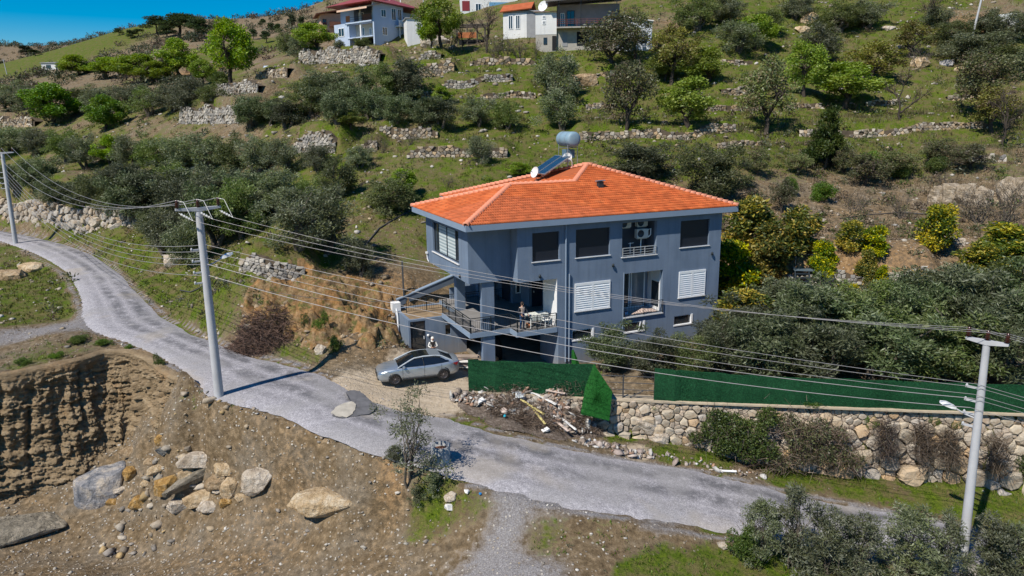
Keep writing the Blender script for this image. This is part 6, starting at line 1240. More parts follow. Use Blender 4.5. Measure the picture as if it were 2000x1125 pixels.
WB = M('white_board', (.68,.67,.66), .7, var=.1, scale=3); YB = M('yellow_board', (.58,.49,.20), .8, var=.15, scale=3); PB_ = M('pinkish_board', (.52,.42,.37), .8, var=.15, scale=3); GB = M('grey_board', (.30,.24,.2), .85, var=.2)
plank('long white board slanting down the rubble tip', 1062,822,1.7,.2,.05,rad(-35),.25,WB,.5); plank('upper of two crossed yellow boards on the rubble tip', 1040,828,1.7,.16,.04,rad(-38),.3,YB,.45); plank('lower of two crossed yellow boards on the rubble tip', 1052,838,1.5,.14,.04,rad(-62),.3,YB,.4)
plank('short pink board on the rubble tip', 1100,832,.8,.22,.05,rad(-30),.2,PB_,.45); plank('white plank at the bottom right of the rubble tip', 1110,848,1.2,.14,.05,rad(-48),.3,WB,.35); plank('pale pink plank under the white plank', 1095,850,1.3,.16,.05,rad(-52),.25,PB_,.3); plank('brown board leaning in the dead branches', 1122,828,1.3,.1,.05,rad(-65),.4,GB,.6); plank('pink board at the top of the rubble tip', 1085,812,1.1,.2,.05,rad(-15),.1,PB_,.75)
def lump(name, label, px, py, sx, sy, sz, mat, dz=.1, cat=None, seed=1): g = gz(px, py); return tag(place(rock_mesh(seed, sx, sy, sz, mat, .3, 2, 5), name, None, (g[0],g[1],heap_z(g[0],g[1])+(.16 if dz > .12 else dz)), (.1,.2,seed)), label, cat or name.replace('_',' '), 'litter on the rubble tip')
CY = M('cyan_plastic', (.02,.30,.42), .5); 
for k, (px, py, s_, dz, lab) in enumerate(((1107,775,.32,.75,'cyan plastic sheet at the top of the rubble tip'),(982,801,.14,.3,'cyan tub among the dead branches'),(986,828,.13,.15,'small cyan box at the lower left of the tip'),(1063,800,.14,.6,'tiny cyan scrap amid the white rubble'))): lump('plastic_scrap', lab, px, py, s_, s_*.6, s_*.45, CY, dz, 'plastic scrap', 700+k)
for k, (px, py, s_, dz, mt, lab) in enumerate(((940,800,.3,.25,WB,'white plastic bag at the left of the tip'),(978,784,.2,.35,WB,'small white bag beside the branches'),(1038,793,.22,.6,WB,'round white tub above the yellow boards'),(1015,800,.34,.5,M('clear_plastic', (.5,.53,.55), .4),'grey white crate in the middle of the tip'),(985,818,.36,.25,PB_,'pinkish bag at the lower left of the tip'),(900,788,.13,.1,M('orange_box', (.5,.15,.05), .7),'small orange box at the left end of the tip'),(1066,852,.24,.1,WB,'white sack at the lower edge of the tip'),(1025,806,.26,.4,M('dark_bag', (.03,.04,.06), .5),'dark bag beside the white tub'),(911,962,.17,.08,WB,'white bag lying in the grass by the sparse bush'),(876,995,.28,.12,WB,'crumpled white bag in the grass under the sparse bush'),(938,966,.09,.05,M('blue_scrap', (.03,.25,.6), .5),'tiny blue scrap in the grass by the sparse bush'),(1130,795,.16,.7,PB_,'cream block at the right end of the tip'))): lump('rubbish', lab, px, py, s_, s_*.7, s_*.55, mt, dz, 'rubbish', 720+k)
g = gz(1418,921); tag(MB().tube([(-.5,0,.06),(.5,-.12,.06)], .06, 8).build('plastic_pipe', M_WHITE, None, loc=g), 'white plastic pipe lying on the road verge', 'pipe')
ck = thing('white_chair_frame', 'broken white chair frame sticking up from the rubble', 'chair', gz(1008,800)+np.array([0,0,.3]), .4)
for x in (-.2,.2): MB().cone((x,0,0),(x+.03,.05,.75),.016,n=6).build('leg', M_PLA, ck)
MB().cone((-.2,0,.4),(.2,0,.42),.016,n=6).cone((-.17,.05,.74),(.23,.05,.74),.016,n=6).build('crossbar', M_PLA, ck)
bar = thing('concrete_bin', 'rusty topped concrete bin beside the road behind the bush', 'bin', ground(862,905), .2); MB().lathe([(.42,-.2),(.46,.95),(.40,.95),(.38,.6),(0,.6)], n=16).build('drum', M('bin_concrete', (.34,.35,.36), .9, var=.3, streak=.3, bump=.4), bar); MB().lathe([(0,.70),(.39,.72),(.39,.6)], n=16).build('contents', M('rusty_leaves', (.17,.07,.04), .95, var=.5, scale=8, bump=.9, bscale=20), bar)
# stack of pale boards and stones by the garage column
sk_ = thing('board_stack', 'untidy stack of pale boards by the garage column', 'boards', HW(.4,1.6,-.4)); sk_['category'] = 'boards'
for k in range(6): MB().box((random.uniform(-.2,.2),random.uniform(-.2,.2),.12+k*.13),(1.5,.5,.06),random.uniform(-.4,.4)).build('board', (WB,PB_,GB)[k%3], sk_)
# black hose down the slope and fence posts on the bank
def ground_line(L, dz=.05): return [tuple(ground(x, y)+np.array([0,0,dz])) for x, y in L]
h_ = ground_line([(804,412),(770,430),(740,448),(722,470),(706,490)], .08); tag(MB().tube([tuple(np.array(p)-np.array(h_[0])) for p in h_], .06, 6).build('hose', M_WIRED, None, loc=h_[0]), 'black hose running down the grassy slope left of the roof', 'hose')
h_ = ground_line([(352,568),(372,572),(388,565),(398,558)], .06); tag(MB().tube([tuple(np.array(p)-np.array(h_[0])) for p in h_], .05, 6).build('hose', M_WIRED, None, loc=h_[0]), 'short black hose in the grass behind the tall pole', 'hose')
h_ = ground_line([(1590,420),(1602,428),(1604,445),(1592,462),(1580,470)], .06); tag(MB().tube([tuple(np.array(p)-np.array(h_[0])) for p in h_], .06, 6).build('hose', M_WIRED, None, loc=h_[0]), 'black hose curving round the end of the bare terrace', 'hose')
h_ = ground_line([(1640,428),(1700,420),(1760,416),(1820,420),(1880,424)], .05); tag(MB().tube([tuple(np.array(p)-np.array(h_[0])) for p in h_], .04, 6).build('hose', M_WIRED, None, loc=h_[0]), 'thin black irrigation hose across the bare terrace', 'hose')
tag(MB().box((0,0,1.3),(.1,.1,3.0)).build('iron_post', M_FEN, None, loc=ground(789,585)), 'dark iron post on the bank left of the stair parapet', 'post')

# ------------------------------------------------------------ houses on the hilltop
M_PBL = M('pale_blue_render', (.40,.48,.62), .85, var=.06, scale=.6, streak=.12); M_CREAM = M('cream_render', (.55,.50,.42), .85, var=.06); M_WHR = M('white_render', (.66,.67,.68), .85, var=.07, scale=.7, streak=.25); M_REDR = M('red_sheet_roof', (.24,.05,.05), .55, var=.12, scale=1); M_BRW = M('brown_boards', (.13,.055,.035), .8, var=.2); M_BLOCK = M('bare_blockwork', (.36,.34,.31), .95, var=.12, scale=2, bump=.4); M_TANA = M('tan_awning', (.58,.40,.30), .85, var=.08)
M_PEACH = M('peach_render', (.56,.36,.26), .9, var=.08); M_GREYR = M('grey_render', (.26,.27,.29), .9, var=.1, streak=.2); M_TIMB = M('old_timber', (.10,.085,.075), .95, var=.3)
def win(par, x0, x1, y, z0, z1, face='y', fm=None, name='window', d=.06):
    """framed window standing proud of a wall; face y: wall plane y, else x"""
    fm = fm or M_WHITE; q = (lambda a0, a1, b0, b1, c0, c1: MB().bx(a0,a1,b0,b1,c0,c1)) if face == 'y' else (lambda a0, a1, b0, b1, c0, c1: MB().bx(b0,b1,a0,a1,c0,c1)); f = .09
    m = MB()
    for a0, a1, c0, c1 in ((x0,x0+f,z0,z1),(x1-f,x1,z0,z1),(x0+f,x1-f,z0,z0+f),(x0+f,x1-f,z1-f,z1),((x0+x1)/2-.04,(x0+x1)/2+.04,z0+f,z1-f)):
        (m.bx(a0,a1,y-d,y-.004,c0,c1) if face == 'y' else m.bx(y-d,y-.004,a0,a1,c0,c1))
    w = m.build(name, fm, par); p = MB(); (p.bx(x0+f,x1-f,y-.02,y-.006,z0+f,z1-f) if face == 'y' else p.bx(y-.02,y-.006,x0+f,x1-f,z0+f,z1-f)); p.build('pane', M_glass(), w); return w
def bthing(name, label, px, py, d, az, cat='house'):
    g = atd(px, py, d); g[2] = min(g[2], gh(g[0], g[1])+.4); return thing(name, label, cat, g, rad(90-az))
# pale blue house; local x recedes right, local y recedes left
bh = bthing('pale_blue_house', 'pale blue two storey house with a red roof and tan awning on the hilltop', 733, 97, 122, 38)
m = MB(); m.bx(1.5,6.6,.3,10,-1.5,7.4).bx(0,6.6,0,.298,-1.5,7.4).bx(6.602,11,1.2,9,-1.5,6.6); m.build('wall', M_PBL, bh)
m = MB(); m.bx(0,1.498,6.6,10,.9,4.6).bx(.02,1.498,6.2,6.598,-1.5,4.4); m.build('side_wing', M_PBL, bh)
MB().bx(1.45,1.497,.31,6.19,2.3,4.4).build('cream_wall', M_CREAM, bh); MB().bx(1.44,1.497,.31,6.19,-1.4,2.1).build('shade_fill', M_DARK, bh)  # near-black sheet paints the shade under the lower balcony slab
MB().bx(-.1,1.497,.3,6.59,2.1,2.28).bx(-.25,1.497,.3,6.7,4.42,4.62).build('balcony_slab', M_PBL, bh)
MB().bx(0,.28,3.2,3.48,-1.5,2.099).bx(0,.28,3.2,3.48,2.281,4.419).bx(0,.22,3.2,3.42,4.621,7.0).build('column', M_WHR, bh)
MB().bx(-.24,-.18,.4,2.4,4.7,5.6).build('balcony_panel', M_BRW, bh); MB().bx(-.24,-.18,5.6,6.6,4.75,5.7).build('balcony_panel', M('orange_panel', (.45,.16,.07), .8), bh); MB().tube([(-.2,2.4,5.4),(-.2,5.6,5.4)], .03, 5).tube([(-.2,2.4,5.05),(-.2,5.6,5.05)], .02, 5).build('rail', M_RAIL, bh)
MB().bx(1.40,1.49,.5,6.4,4.7,6.9).build('recess_shade_panel', M('shaded_blue', (.10,.12,.17), .9), bh)  # panel in a darker copy of the blue, balcony shade put into its colour
for y0, y1, z0, z1 in ((.6,1.9,2.7,4.0),(2.2,2.8,2.5,3.7),(4.0,4.9,2.6,3.9),(.9,2.0,4.9,6.4),(3.9,5.2,4.9,6.3)): win(bh, y0, y1, 1.44, z0, z1, 'x')
win(bh, 7.4, 8.9, 0.0, 2.6, 4.0, 'x'); win(bh, 1.6, 2.7, 0.0, 5.2, 6.4); win(bh, 3.9, 4.9, 0.0, 4.9, 6.8); win(bh, 5.3, 6.2, 0.0, 5.0, 6.8); win(bh, 1.7, 2.8, 0.0, 2.4, 3.7); win(bh, 7.2,8.0,1.2,5.0,6.0); win(bh, 8.4,9.2,1.2,5.0,6.0)
for x in (5.1,6.3): MB().cone((x,-.6,1.6),(x,-.6,4.4),.08,n=6).build('pillar', M_WHITE, bh)
MB().bx(4.6,6.6,-1.0,-.002,3.9,4.1).bx(4.6,6.6,-1.0,-.94,4.1,4.9).build('side_balcony', M_WHR, bh)
r = [(-1.1,-1.1,7.4),(11.6,-1.1,7.0),(11.6,10.8,7.0),(-1.1,10.8,7.4)]; rg = [(2.8,3.2,9.2),(8.5,4.2,9.0)]
m = MB(); m.add(r+rg, [(0,1,5,4),(1,2,5),(2,3,4,5),(3,0,4),(3,2,1,0)]); rf = m.build('roof', M_REDR, bh); rf.modifiers.new('thick','SOLIDIFY').thickness = .12
MB().slab([(2.2,1.2,8.55),(4.6,1.4,8.5),(4.6,2.6,9.0),(2.6,2.6,9.1)], .06).build('solar_panel', M_SOL, rf)
m = MB(); m.slab([(-1.5,-.2,6.5),(1.5,-.2,7.2),(1.5,7.2,7.2),(-1.5,7.2,6.5)], .08).slab([(-1.5,-.2,6.5),(-1.5,7.2,6.5),(-1.52,7.2,6.2),(-1.52,-.2,6.2)][::-1], .04); m.build('awning', M_TANA, bh)
for x in (6.5,9.0): MB().cone((x,3,8.2),(x,3,11),.1,n=6).build('chimney_pipe', M_WHITE, bh)
an = bthing('white_annex', 'small white rendered building right of the pale blue house', 796, 80, 121, 75); MB().bx(0,4.2,0,4,-1.5,3.9).build('wall', M_WHR, an); MB().bx(-.2,4.4,-.2,4.2,3.902,4.05).build('roof', M_GREYR, an); win(an, 1.7,2.4,0,2.3,3.2); win(an, 2.6,3.2,0,2.3,3.2)
ph = bthing('peach_house', 'peach coloured old house left behind the pale blue house', 628, 74, 138, 70); MB().bx(0,5.5,0,5,-1.5,4.4).build('wall', M_PEACH, ph); m = MB(); m.add([(-.8,-1.2,4.2),(6.4,-1.2,5.6),(6.4,6,5.6),(-.8,6,4.2)], [(0,1,2,3)]); q = m.build('roof', M_BRW, ph); q.modifiers.new('thick','SOLIDIFY').thickness = .15; MB().bx(1.5,4.5,-1.0,-.002,2.0,2.15).bx(1.5,4.5,-1.0,-.95,2.15,2.9).build('balcony', M_BRW, ph); win(ph,.4,1.1,0,2.4,3.4,fm=M_BRW); win(ph,.9,1.5,0,.4,1.4,fm=M_BRW)
# white house with balcony
wh = bthing('white_house', 'white and grey two storey house with a long shaded balcony', 1046, 96, 104, 94)
MB().bx(0,2.9,0,6,1.9,4.8).build('wall', M_WHR, wh); MB().bx(.03,2.9,.03,6,-1.2,1.898).build('base_wall', M_BLOCK, wh); MB().bx(2.902,11,.35,6,-1.2,2.6).build('block_wall', M_BLOCK, wh); MB().bx(2.902,11.6,1.9,6,2.8,6.0).build('upper_wall', M('shaded_wall', (.22,.21,.23), .9), wh)  # upper wall colour has the balcony's shade painted in
MB().bx(2.902,11.2,-.9,1.898,2.602,2.78).build('balcony_slab', M_BLOCK, wh); MB().slab([(1.4,-1.3,6.1),(12.0,-1.3,6.75),(12.0,5,6.9),(1.4,5,6.3)], .14).build('roof', M('grey_roof_sheet', (.16,.155,.165), .8, var=.15), wh)
MB().slab([(-.25,-.25,4.85),(3.0,-.25,4.9),(3.0,6,5.8),(-.25,6,5.8)], .08).build('side_roof', M('rusty_sheet', (.20,.13,.10), .85, var=.3), wh)
ra = MB()
for zz in (3.2,3.45,3.7): ra.tube([(2.95,-.85,zz),(11.1,-.85,zz)], .03, 5)
ra = ra.build('railing', M('rusty_rail', (.16,.05,.035), .7), wh)
for x in np.linspace(3,11.1,7): MB().cone((x,-.85,2.78),(x,-.85,3.7),.035,n=5).build('post', ra.data.materials[0], ra)
for x in (3.2,6.2,11.0): MB().cone((x,-.9,2.78),(x,-.9,6.25 if x < 5 else 6.5),.05,n=6).build('roof_post', M_RAIL, wh)
win(wh,.95,1.4,0,3.9,4.4); win(wh,.95,1.4,0,3.2,3.7); win(wh,1.1,1.6,.03,.6,1.5,fm=M_DKF); win(wh,3.4,4.0,1.9,3.0,4.9); win(wh,4.3,5.4,1.9,2.9,5.2,fm=M_DKF)
MB().bx(5.7,7.4,.30,.349,.4,2.2).build('opening_shade_sheet', M_DARK, wh); MB().bx(3.7,4.4,.30,.349,.3,2.2).build('door', M_GREYR, wh); MB().bx(2.3,2.86,-.03,-.002,-.2,1.7).build('door', M_DARK, wh)  # the opening is only a near-black sheet painting the unlit inside
ax = bthing('white_lean_to', 'long pale lean-to with a sloping roof right of the white house', 1190, 72, 104, 97, 'building'); MB().bx(0,5.8,0,4,-1.5,3.2).build('wall', M('bluish_white_wall', (.55,.60,.68), .85, var=.06, streak=.2), ax); MB().slab([(-.2,-.3,4.2),(6.0,-.3,3.25),(6.0,4.2,3.25),(-.2,4.2,4.2)], .12).build('roof', M_WHR, ax); MB().bx(0,3,.01,3.9,3.202,3.7).build('gable', M_WHR, ax); win(ax,.3,.9,0,.9,2.6,fm=M_DKF)
bx_ = bthing('white_cistern', 'small white water box beside the pale lean-to', 1268, 70, 103.5, 92, 'water tank'); MB().bx(-.4,.5,-.4,.5,-.3,.7).build('tank', M_WHITE, bx_, .04); MB().bx(-.1,.2,-.1,.2,.7,.78).build('lid', M_SILL, bx_)
dish('satellite_dish', 'large white satellite dish on the left corner of the white house', np.array(wh.location)+np.array([1.2,.6,5.1]), rad(235), .75)
# small tiled house
sh2 = bthing('tiled_cottage', 'small grey cottage with an orange tiled gable roof', 983, 66, 114, 100); MB().bx(0,6.2,0,5,-2,3.6).build('wall', M_GREYR, sh2); m = MB(); m.add([(-.4,-.5,3.5),(4.4,-.5,3.9),(4.4,2.5,5.2),(-.4,2.5,4.8),(4.4,5.5,3.9),(-.4,5.5,3.5)], [(0,1,2,3),(3,2,4,5)]); q = m.build('roof', M_TILE, sh2); q.modifiers.new('thick','SOLIDIFY').thickness = .15
m = MB(); m.add([(4.0,-.3,3.7),(6.6,-.3,3.0),(6.6,5.2,3.0),(4.0,5.2,3.9)], [(0,1,2,3)]); q = m.build('lean_roof', M_GREYR, sh2); q.modifiers.new('thick','SOLIDIFY').thickness = .12; MB().bx(.0,3.6,-.03,-.002,-1,3.3).build('white_panel', M_WHR, sh2); win(sh2,.8,1.5,-.03,1.0,3.0); win(sh2,1.9,2.6,-.03,1.0,3.0)
vh = bthing('hidden_house', 'white and blue house half hidden behind the bare fig tree', 900, 40, 132, 85); MB().bx(0,10,0,6,-3,4.5).build('wall', M_WHR, vh); MB().bx(.3,1.6,-.05,-.002,1.6,3.2).build('red_panel', M('dark_red_panel', (.20,.02,.03), .7), vh); MB().bx(5.0,9.0,-.05,-.002,.8,3.0).build('blue_panel', M('blue_panel', (.12,.28,.45), .6), vh); MB().slab([(-.5,-.6,4.6),(10.5,-.6,4.6),(10.5,6.5,5.2),(-.5,6.5,5.2)], .15).build('roof', M_REDR, vh); win(vh,2.6,3.6,0,1.2,2.8)
# timber shed / pergola
pg = bthing('timber_shed', 'dark open timber shed with an orange board on the hilltop', 893, 98, 112, 88, 'shed')
for x in (0,1.5,3.0,4.2):
    for y in (0,3): MB().cone((x,y,-.8),(x+random.uniform(-.1,.1),y,3.6),.07,n=6).build('post', M_TIMB, pg)
for k in range(9): MB().cone((-.4,-.4+k*.5,3.55+random.uniform(-.1,.25)),(4.8,-.4+k*.5,3.7+random.uniform(-.15,.2)),.05,n=5).build('beam', M_TIMB, pg)
for k in range(7): MB().cone((k*.75,-.7,3.75),(k*.75+random.uniform(-.2,.2),4,3.9),.04,n=5).build('rafter', M_TIMB, pg)
MB().bx(.2,2.9,-.12,-.05,1.7,2.5).build('board', M('orange_board', (.42,.15,.06), .85, var=.2), pg); MB().bx(.2,4.0,1.0,3.0,-.8,1.6).build('shade_fill', M_DARK, pg)  # solid near-black block paints the shade inside the shed
# polytunnels
def tunnel(label, px, py, d, az, L, R_):
    p = bthing('polytunnel', label, px, py, d, az, 'polytunnel'); n = 12; V = [(x, R_*math.cos(q), R_*math.sin(q)) for x in np.linspace(0,L,5) for q in np.linspace(0,math.pi,n)]
    m = MB(); m.add(V, [(i*n+k,i*n+k+1,(i+1)*n+k+1,(i+1)*n+k) for i in range(4) for k in range(n-1)], True); m.add(V[:n],[tuple(range(n))]); m.add(V[-n:],[tuple(range(n))[::-1]]); m.build('cover', M('plastic_film', (.46,.52,.60), .35, var=.08), p)
    for x in np.linspace(0,L,5): MB().tube([(x,(R_+.03)*math.cos(q),(R_+.03)*math.sin(q)) for q in np.linspace(0,math.pi,9)], .03, 5).build('hoop', M_STEEL, p)
tunnel('pale plastic polytunnel below the pale blue house', 600, 124, 120, 75, 4.2, 1.35); tunnel('low plastic tunnel left of the polytunnel', 516, 139, 128, 80, 5, .9)
# water tank, leaning pole and hut
wt = bthing('round_water_tank', 'white corrugated round water tank in the top right corner', 1964, 48, 106, 90, 'water tank'); pr = [(0,-.5)]
for k in range(9): pr += [(1.55,k*.27-.4),(1.50,k*.27-.26)]
MB().lathe(pr+[(1.5,2.05),(0,2.2)], n=28).build('tank', M('tank_white', (.62,.66,.70), .5, var=.06), wt)
lp = ground(1895,85); up_ = thing('leaning_pole', 'white leaning pole in the top right corner', 'pole', lp); MB().cone((0,0,-.5),(1.1,0,8.5),.16,.12,8).build('shaft', M_POLE, up_); MB().cone((1.2,-.1,8),(1.0,-.1,5.5),.03,n=5).build('stay', M_WHITE, up_)
hu = bthing('hut', 'tiny white hut on the far left hillside', 82, 138, 235, 90); MB().bx(0,4.5,0,4,-1,2.3).build('wall', M_WHR, hu); MB().slab([(-.3,-.3,2.4),(4.8,-.3,2.4),(4.8,4.3,2.9),(-.3,4.3,2.9)], .15).build('roof', M_GREYR, hu); win(hu,1.5,3,0,.6,1.7,fm=M_DKF)
fp_ = ground(14,145); q = thing('far_pole', 'thin white pole on the far left hillside', 'pole', fp_); MB().cone((0,0,-.5),(-.5,0,4.5),.14,.1,7).build('shaft', M_POLE, q); MB().cone((-1,0,4.3),(0,0,4.3),.05,n=5).build('crossbar', M_POLE, q)
tag(MB().cone((0,0,-1),(0,0,6.5),.14,.1,8).build('post', M_POLE, None, loc=ground(830,78)), 'slim white post right of the pale blue house roof', 'post')

# ------------------------------------------------------------ trees: tapered trunk and limbs, crown of leaf-sized faces gathered in clumps
M_BARK = M('olive_bark', (.10,.085,.07), .95, var=.35, scale=6, bump=.8, bscale=15); M_BARKD = M('dark_bark', (.05,.04,.033), .95, var=.3, scale=6, bump=.8, bscale=15); M_BARKW = M('pale_bark', (.28,.25,.22), .9, var=.3, scale=5, bump=.5, bscale=15)
M_LEAF = M_leaf('leaves'); 
PALS = {'ograss': [(.10,.135,.035),(.14,.17,.055),(.075,.105,.025),(.18,.20,.09)], 'olive': [(.118,.142,.070),(.165,.188,.110),(.23,.245,.165),(.088,.105,.05),(.142,.165,.065)], 'olivedark': [(.082,.105,.045),(.118,.142,.068),(.168,.19,.112),(.06,.077,.033)],
 'bright': [(.15,.23,.016),(.20,.29,.026),(.10,.165,.012),(.25,.31,.05)], 'yellow': [(.20,.205,.035),(.26,.25,.05),(.14,.155,.03),(.16,.12,.05)], 'citrus': [(.085,.13,.014),(.05,.085,.011),(.36,.33,.02),(.50,.39,.025),(.13,.17,.016)],
 'dark': [(.032,.052,.018),(.048,.074,.026),(.066,.095,.032),(.022,.037,.014)], 'green': [(.07,.125,.016),(.10,.165,.022),(.048,.09,.014),(.14,.19,.03)], 'brown': [(.18,.13,.085),(.24,.18,.12),(.13,.095,.065),(.10,.085,.045)], 'mixed': [(.12,.14,.05),(.165,.175,.075),(.15,.12,.075),(.095,.11,.05)], 'yellowing': [(.26,.22,.01),(.2,.19,.015),(.12,.14,.012)]}
def leaf_cloud(C, R, n, ln, wd, pal, r, shell=.55, flat=1.0):
    C, R = np.asarray(C, float), np.asarray(R, float); p = R**2/np.sum(R**2); k = r.choice(len(C), n, p=p); d = r.normal(0,1,(n,3)); d /= np.linalg.norm(d,axis=1)[:,None]
    q = C[k]+d*(R[k]*(shell+(1-shell)*r.random(n)**.7))[:,None]*np.array([1,1,flat]); ax = d*.6+r.normal(0,.7,(n,3)); ax[:,2] += .15; ax /= np.linalg.norm(ax,axis=1)[:,None]
    sd = np.cross(ax, r.normal(0,1,(n,3))); sd /= np.linalg.norm(sd,axis=1)[:,None]; L = ln*r.uniform(.6,1.4,(n,1)); W = wd*r.uniform(.7,1.3,(n,1))
    V = np.stack([q, q+ax*L*.5+sd*W*.5, q+ax*L, q+ax*L*.5-sd*W*.5],1).reshape(-1,3); pal = np.array(pal); ck = r.integers(len(pal), size=len(C)); col = np.where((r.random(n) < .45)[:,None], pal[ck[k]], pal[r.integers(len(pal), size=n)])*r.uniform(.75,1.25,(n,1))
    return V, np.arange(4*n).reshape(n,4), col
def limb(m, a, b, r0, r1, r, wob=.12, n=6, sides=6):
    a, b = np.array(a, float), np.array(b, float); L = np.linalg.norm(b-a); q = np.linspace(0,1,n); P = a+(b-a)*q[:,None]; P[1:-1] += r.normal(0, wob*L/n*1.6, (n-2,3)); P[:,2] += .12*L*np.sin(q*math.pi)*.5
    m.tube([tuple(p) for p in P], list(r0+(r1-r0)*q), sides); return P
def tree_meshes(kind, seed):
    """nominal tree 4 m tall and 4 m wide: returns trunk mesh and crown mesh"""
    r = np.random.default_rng(seed); m = MB(); bark = M_BARK
    if kind in ('olive','olivedark'):
        K = 58; th = r.uniform(.55,.9); C, R = [], []; lob = r.uniform(.6,1.2,7)
        for i in range(K):
            a = r.uniform(0,6.283); e = r.uniform(-.85,1); rr = r.uniform(.4,1.0 if r.random() < .85 else 1.3)*lob[int(a/6.2832*7)%7]; C.append((1.45*rr*math.cos(a)*math.cos(e*1.2), 1.45*rr*math.sin(a)*math.cos(e*1.2), 1.95+1.6*rr*math.sin(e*1.4))); R.append(r.uniform(.2,.5))
        for j in range(r.integers(2,4)):
            a = r.uniform(0,6.283); b0 = (.06*math.cos(a),.06*math.sin(a),-.35); P = limb(m, b0, (.5*math.cos(a),.5*math.sin(a),th+.55), .15, .09, r)
            for c in r.choice(K, 5, replace=False): limb(m, P[-1], C[c], .055, .015, r, n=5, sides=5)
        V, F_, col = leaf_cloud(C, R, 8800 if kind == 'olive' else 11000, .165, .046, PALS[kind if seed % 3 else 'ograss'], r, .15)
    elif kind == 'bush':
        K = 16; C = [(r.normal(0,.75), r.normal(0,.75), r.uniform(.7,2.8)) for _ in range(K)]; R = r.uniform(.5,.95,K)
        for c in C[:8]: limb(m, (0,0,-.3), c, .06, .015, r, sides=4)
        V, F_, col = leaf_cloud(C, R, 6000, .2, .1, PALS['green'], r)
    elif kind in ('bright','green','yellow','mixed'):
        K = 40 if kind != 'yellow' else 36; th = 1.0; C, R = [], []; bark = M_BARKD
        for i in range(K):
            a = r.uniform(0,6.283); z = r.uniform(.0,1); w = math.sin(math.pi*(.16+.8*z))*r.uniform(.35,1.0); C.append((1.5*w*math.cos(a),1.5*w*math.sin(a),(1.35 if kind != 'green' else 1.0)+2.4*z)); R.append(r.uniform(.2,.52)*(1 if kind != 'yellow' else .9))
        tp = (r.normal(0,.12),r.normal(0,.12),th); limb(m, (0,0,-.4), tp, .13, .10, r, .06)
        for j in range(4):
            a = r.uniform(0,6.283); P = limb(m, tp, (.7*math.cos(a),.7*math.sin(a),2.2+r.uniform(-.2,.4)), .075, .04, r)
            for c in r.choice(K, 6, replace=False): limb(m, P[-2], C[c], .032, .01, r, n=5, sides=4)
        V, F_, col = leaf_cloud(C, R, {'bright':8500,'green':11000,'yellow':4200,'mixed':4400}[kind], .14, .075, PALS[kind], r, .3)
    elif kind == 'citrus':
        K = 26; C, R = [], []
        for i in range(K):
            a = r.uniform(0,6.283); z = r.uniform(0,1); w = (1-.75*z)**.7*r.uniform(.3,1.0); C.append((1.35*w*math.cos(a),1.35*w*math.sin(a),.7+2.9*z)); R.append(r.uniform(.32,.6))
        limb(m, (0,0,-.4), (0,0,2.4), .08, .04, r, .05)
        for c in r.choice(K, 12, replace=False): limb(m, (0,0,.6+C[c][2]*.4), C[c], .03, .01, r, n=4, sides=4)
        V, F_, col = leaf_cloud(C, R, 6500, .2, .1, PALS['citrus'], r, .3)
    elif kind == 'conifer':
        K = 46; C, R = [], []
        for i in range(K): z = r.uniform(0,1); a = r.uniform(0,6.283); w = (1-.8*z)*r.uniform(.4,1); C.append((1.3*w*math.cos(a),1.3*w*math.sin(a),.5+3.2*z)); R.append(r.uniform(.25,.5)*(1.15-.6*z))
        limb(m, (0,0,-.4), (0,0,3.6), .1, .02, r, .03); V, F_, col = leaf_cloud(C, R, 8000, .2, .06, PALS['green'], r, .35, .7); col = col*.62
    elif kind == 'pine':
        C, R = [], []; bark = M_BARKD
        for i in range(15): a = r.uniform(0,6.283); z = r.uniform(0,1); w = r.uniform(.3,1)*(1.0-.55*z); C.append((1.5*w*math.cos(a),1.5*w*math.sin(a),1.6+2.1*z)); R.append(r.uniform(.4,.75))
        limb(m, (0,0,-.4), (0,0,3.4), .11, .04, r, .04)
        for c in C[:10]: limb(m, (0,0,c[2]-.35), c, .04, .015, r, n=4, sides=4)
        V, F_, col = leaf_cloud(C, R, 4200, .24, .07, PALS['dark'], r, .4, .55)
    elif kind in ('bare','bareshrub'):
        bark = M_BARK if kind == 'bareshrub' else M_BARKD; tips = []
        def grow(p, d, L, rd, lev):
            q = np.array(p)+np.array(d)*L; limb(m, p, q, rd, rd*.6, r, .18, 5, 5 if lev < 2 else 3); tips.append(q)
            if lev >= (4 if kind == 'bare' else 3): return
            for _ in range(r.integers(3,5) if lev else r.integers(3,5)):
                nd = np.array(d)+r.normal(0,.55,3); nd[2] = abs(nd[2])*.7+.18; nd /= np.linalg.norm(nd); grow(q if r.random() < .7 else np.array(p)+(q-np.array(p))*.6, nd, L*r.uniform(.55,.85), rd*.55, lev+1)
        if kind == 'bare': grow((0,0,-.3), (.1,0,1), 1.35, .13, 0)
        else:
            for _ in range(9): d = r.normal(0,.5,3); d[2] = 1; d /= np.linalg.norm(d); grow((r.normal(0,.15),r.normal(0,.15),-.2), d, 1.3, .04, 1)
        V, F_, col = leaf_cloud(np.array(tips)[-60:], np.full(min(60,len(tips)),.3), 260, .12, .05, PALS['brown'], r)
    elif kind == 'youngolive':
        K = 60; C = []; R = []
        for i in range(K): a = r.uniform(0,6.283); z = r.uniform(0,1); w = r.uniform(.1,1)*(1-.55*z**1.5); C.append((1.5*w*math.cos(a),1.5*w*math.sin(a),.35+3.5*z*(1-.25*w))); R.append(r.uniform(.16,.38))
        for j in range(7): c = C[r.integers(K)]; limb(m, (r.normal(0,.1),r.normal(0,.1),-.3), c, .035, .01, r, sides=4)
        for c in r.choice(K, 24, replace=False): limb(m, (0,0,C[c][2]*.4), C[c], .02, .006, r, n=4, sides=3)
        V, F_, col = leaf_cloud(C, R, 6500, .17, .042, PALS['olive'], r, .1)
    elif kind == 'sparse':
        K = 22; C = []; R = []
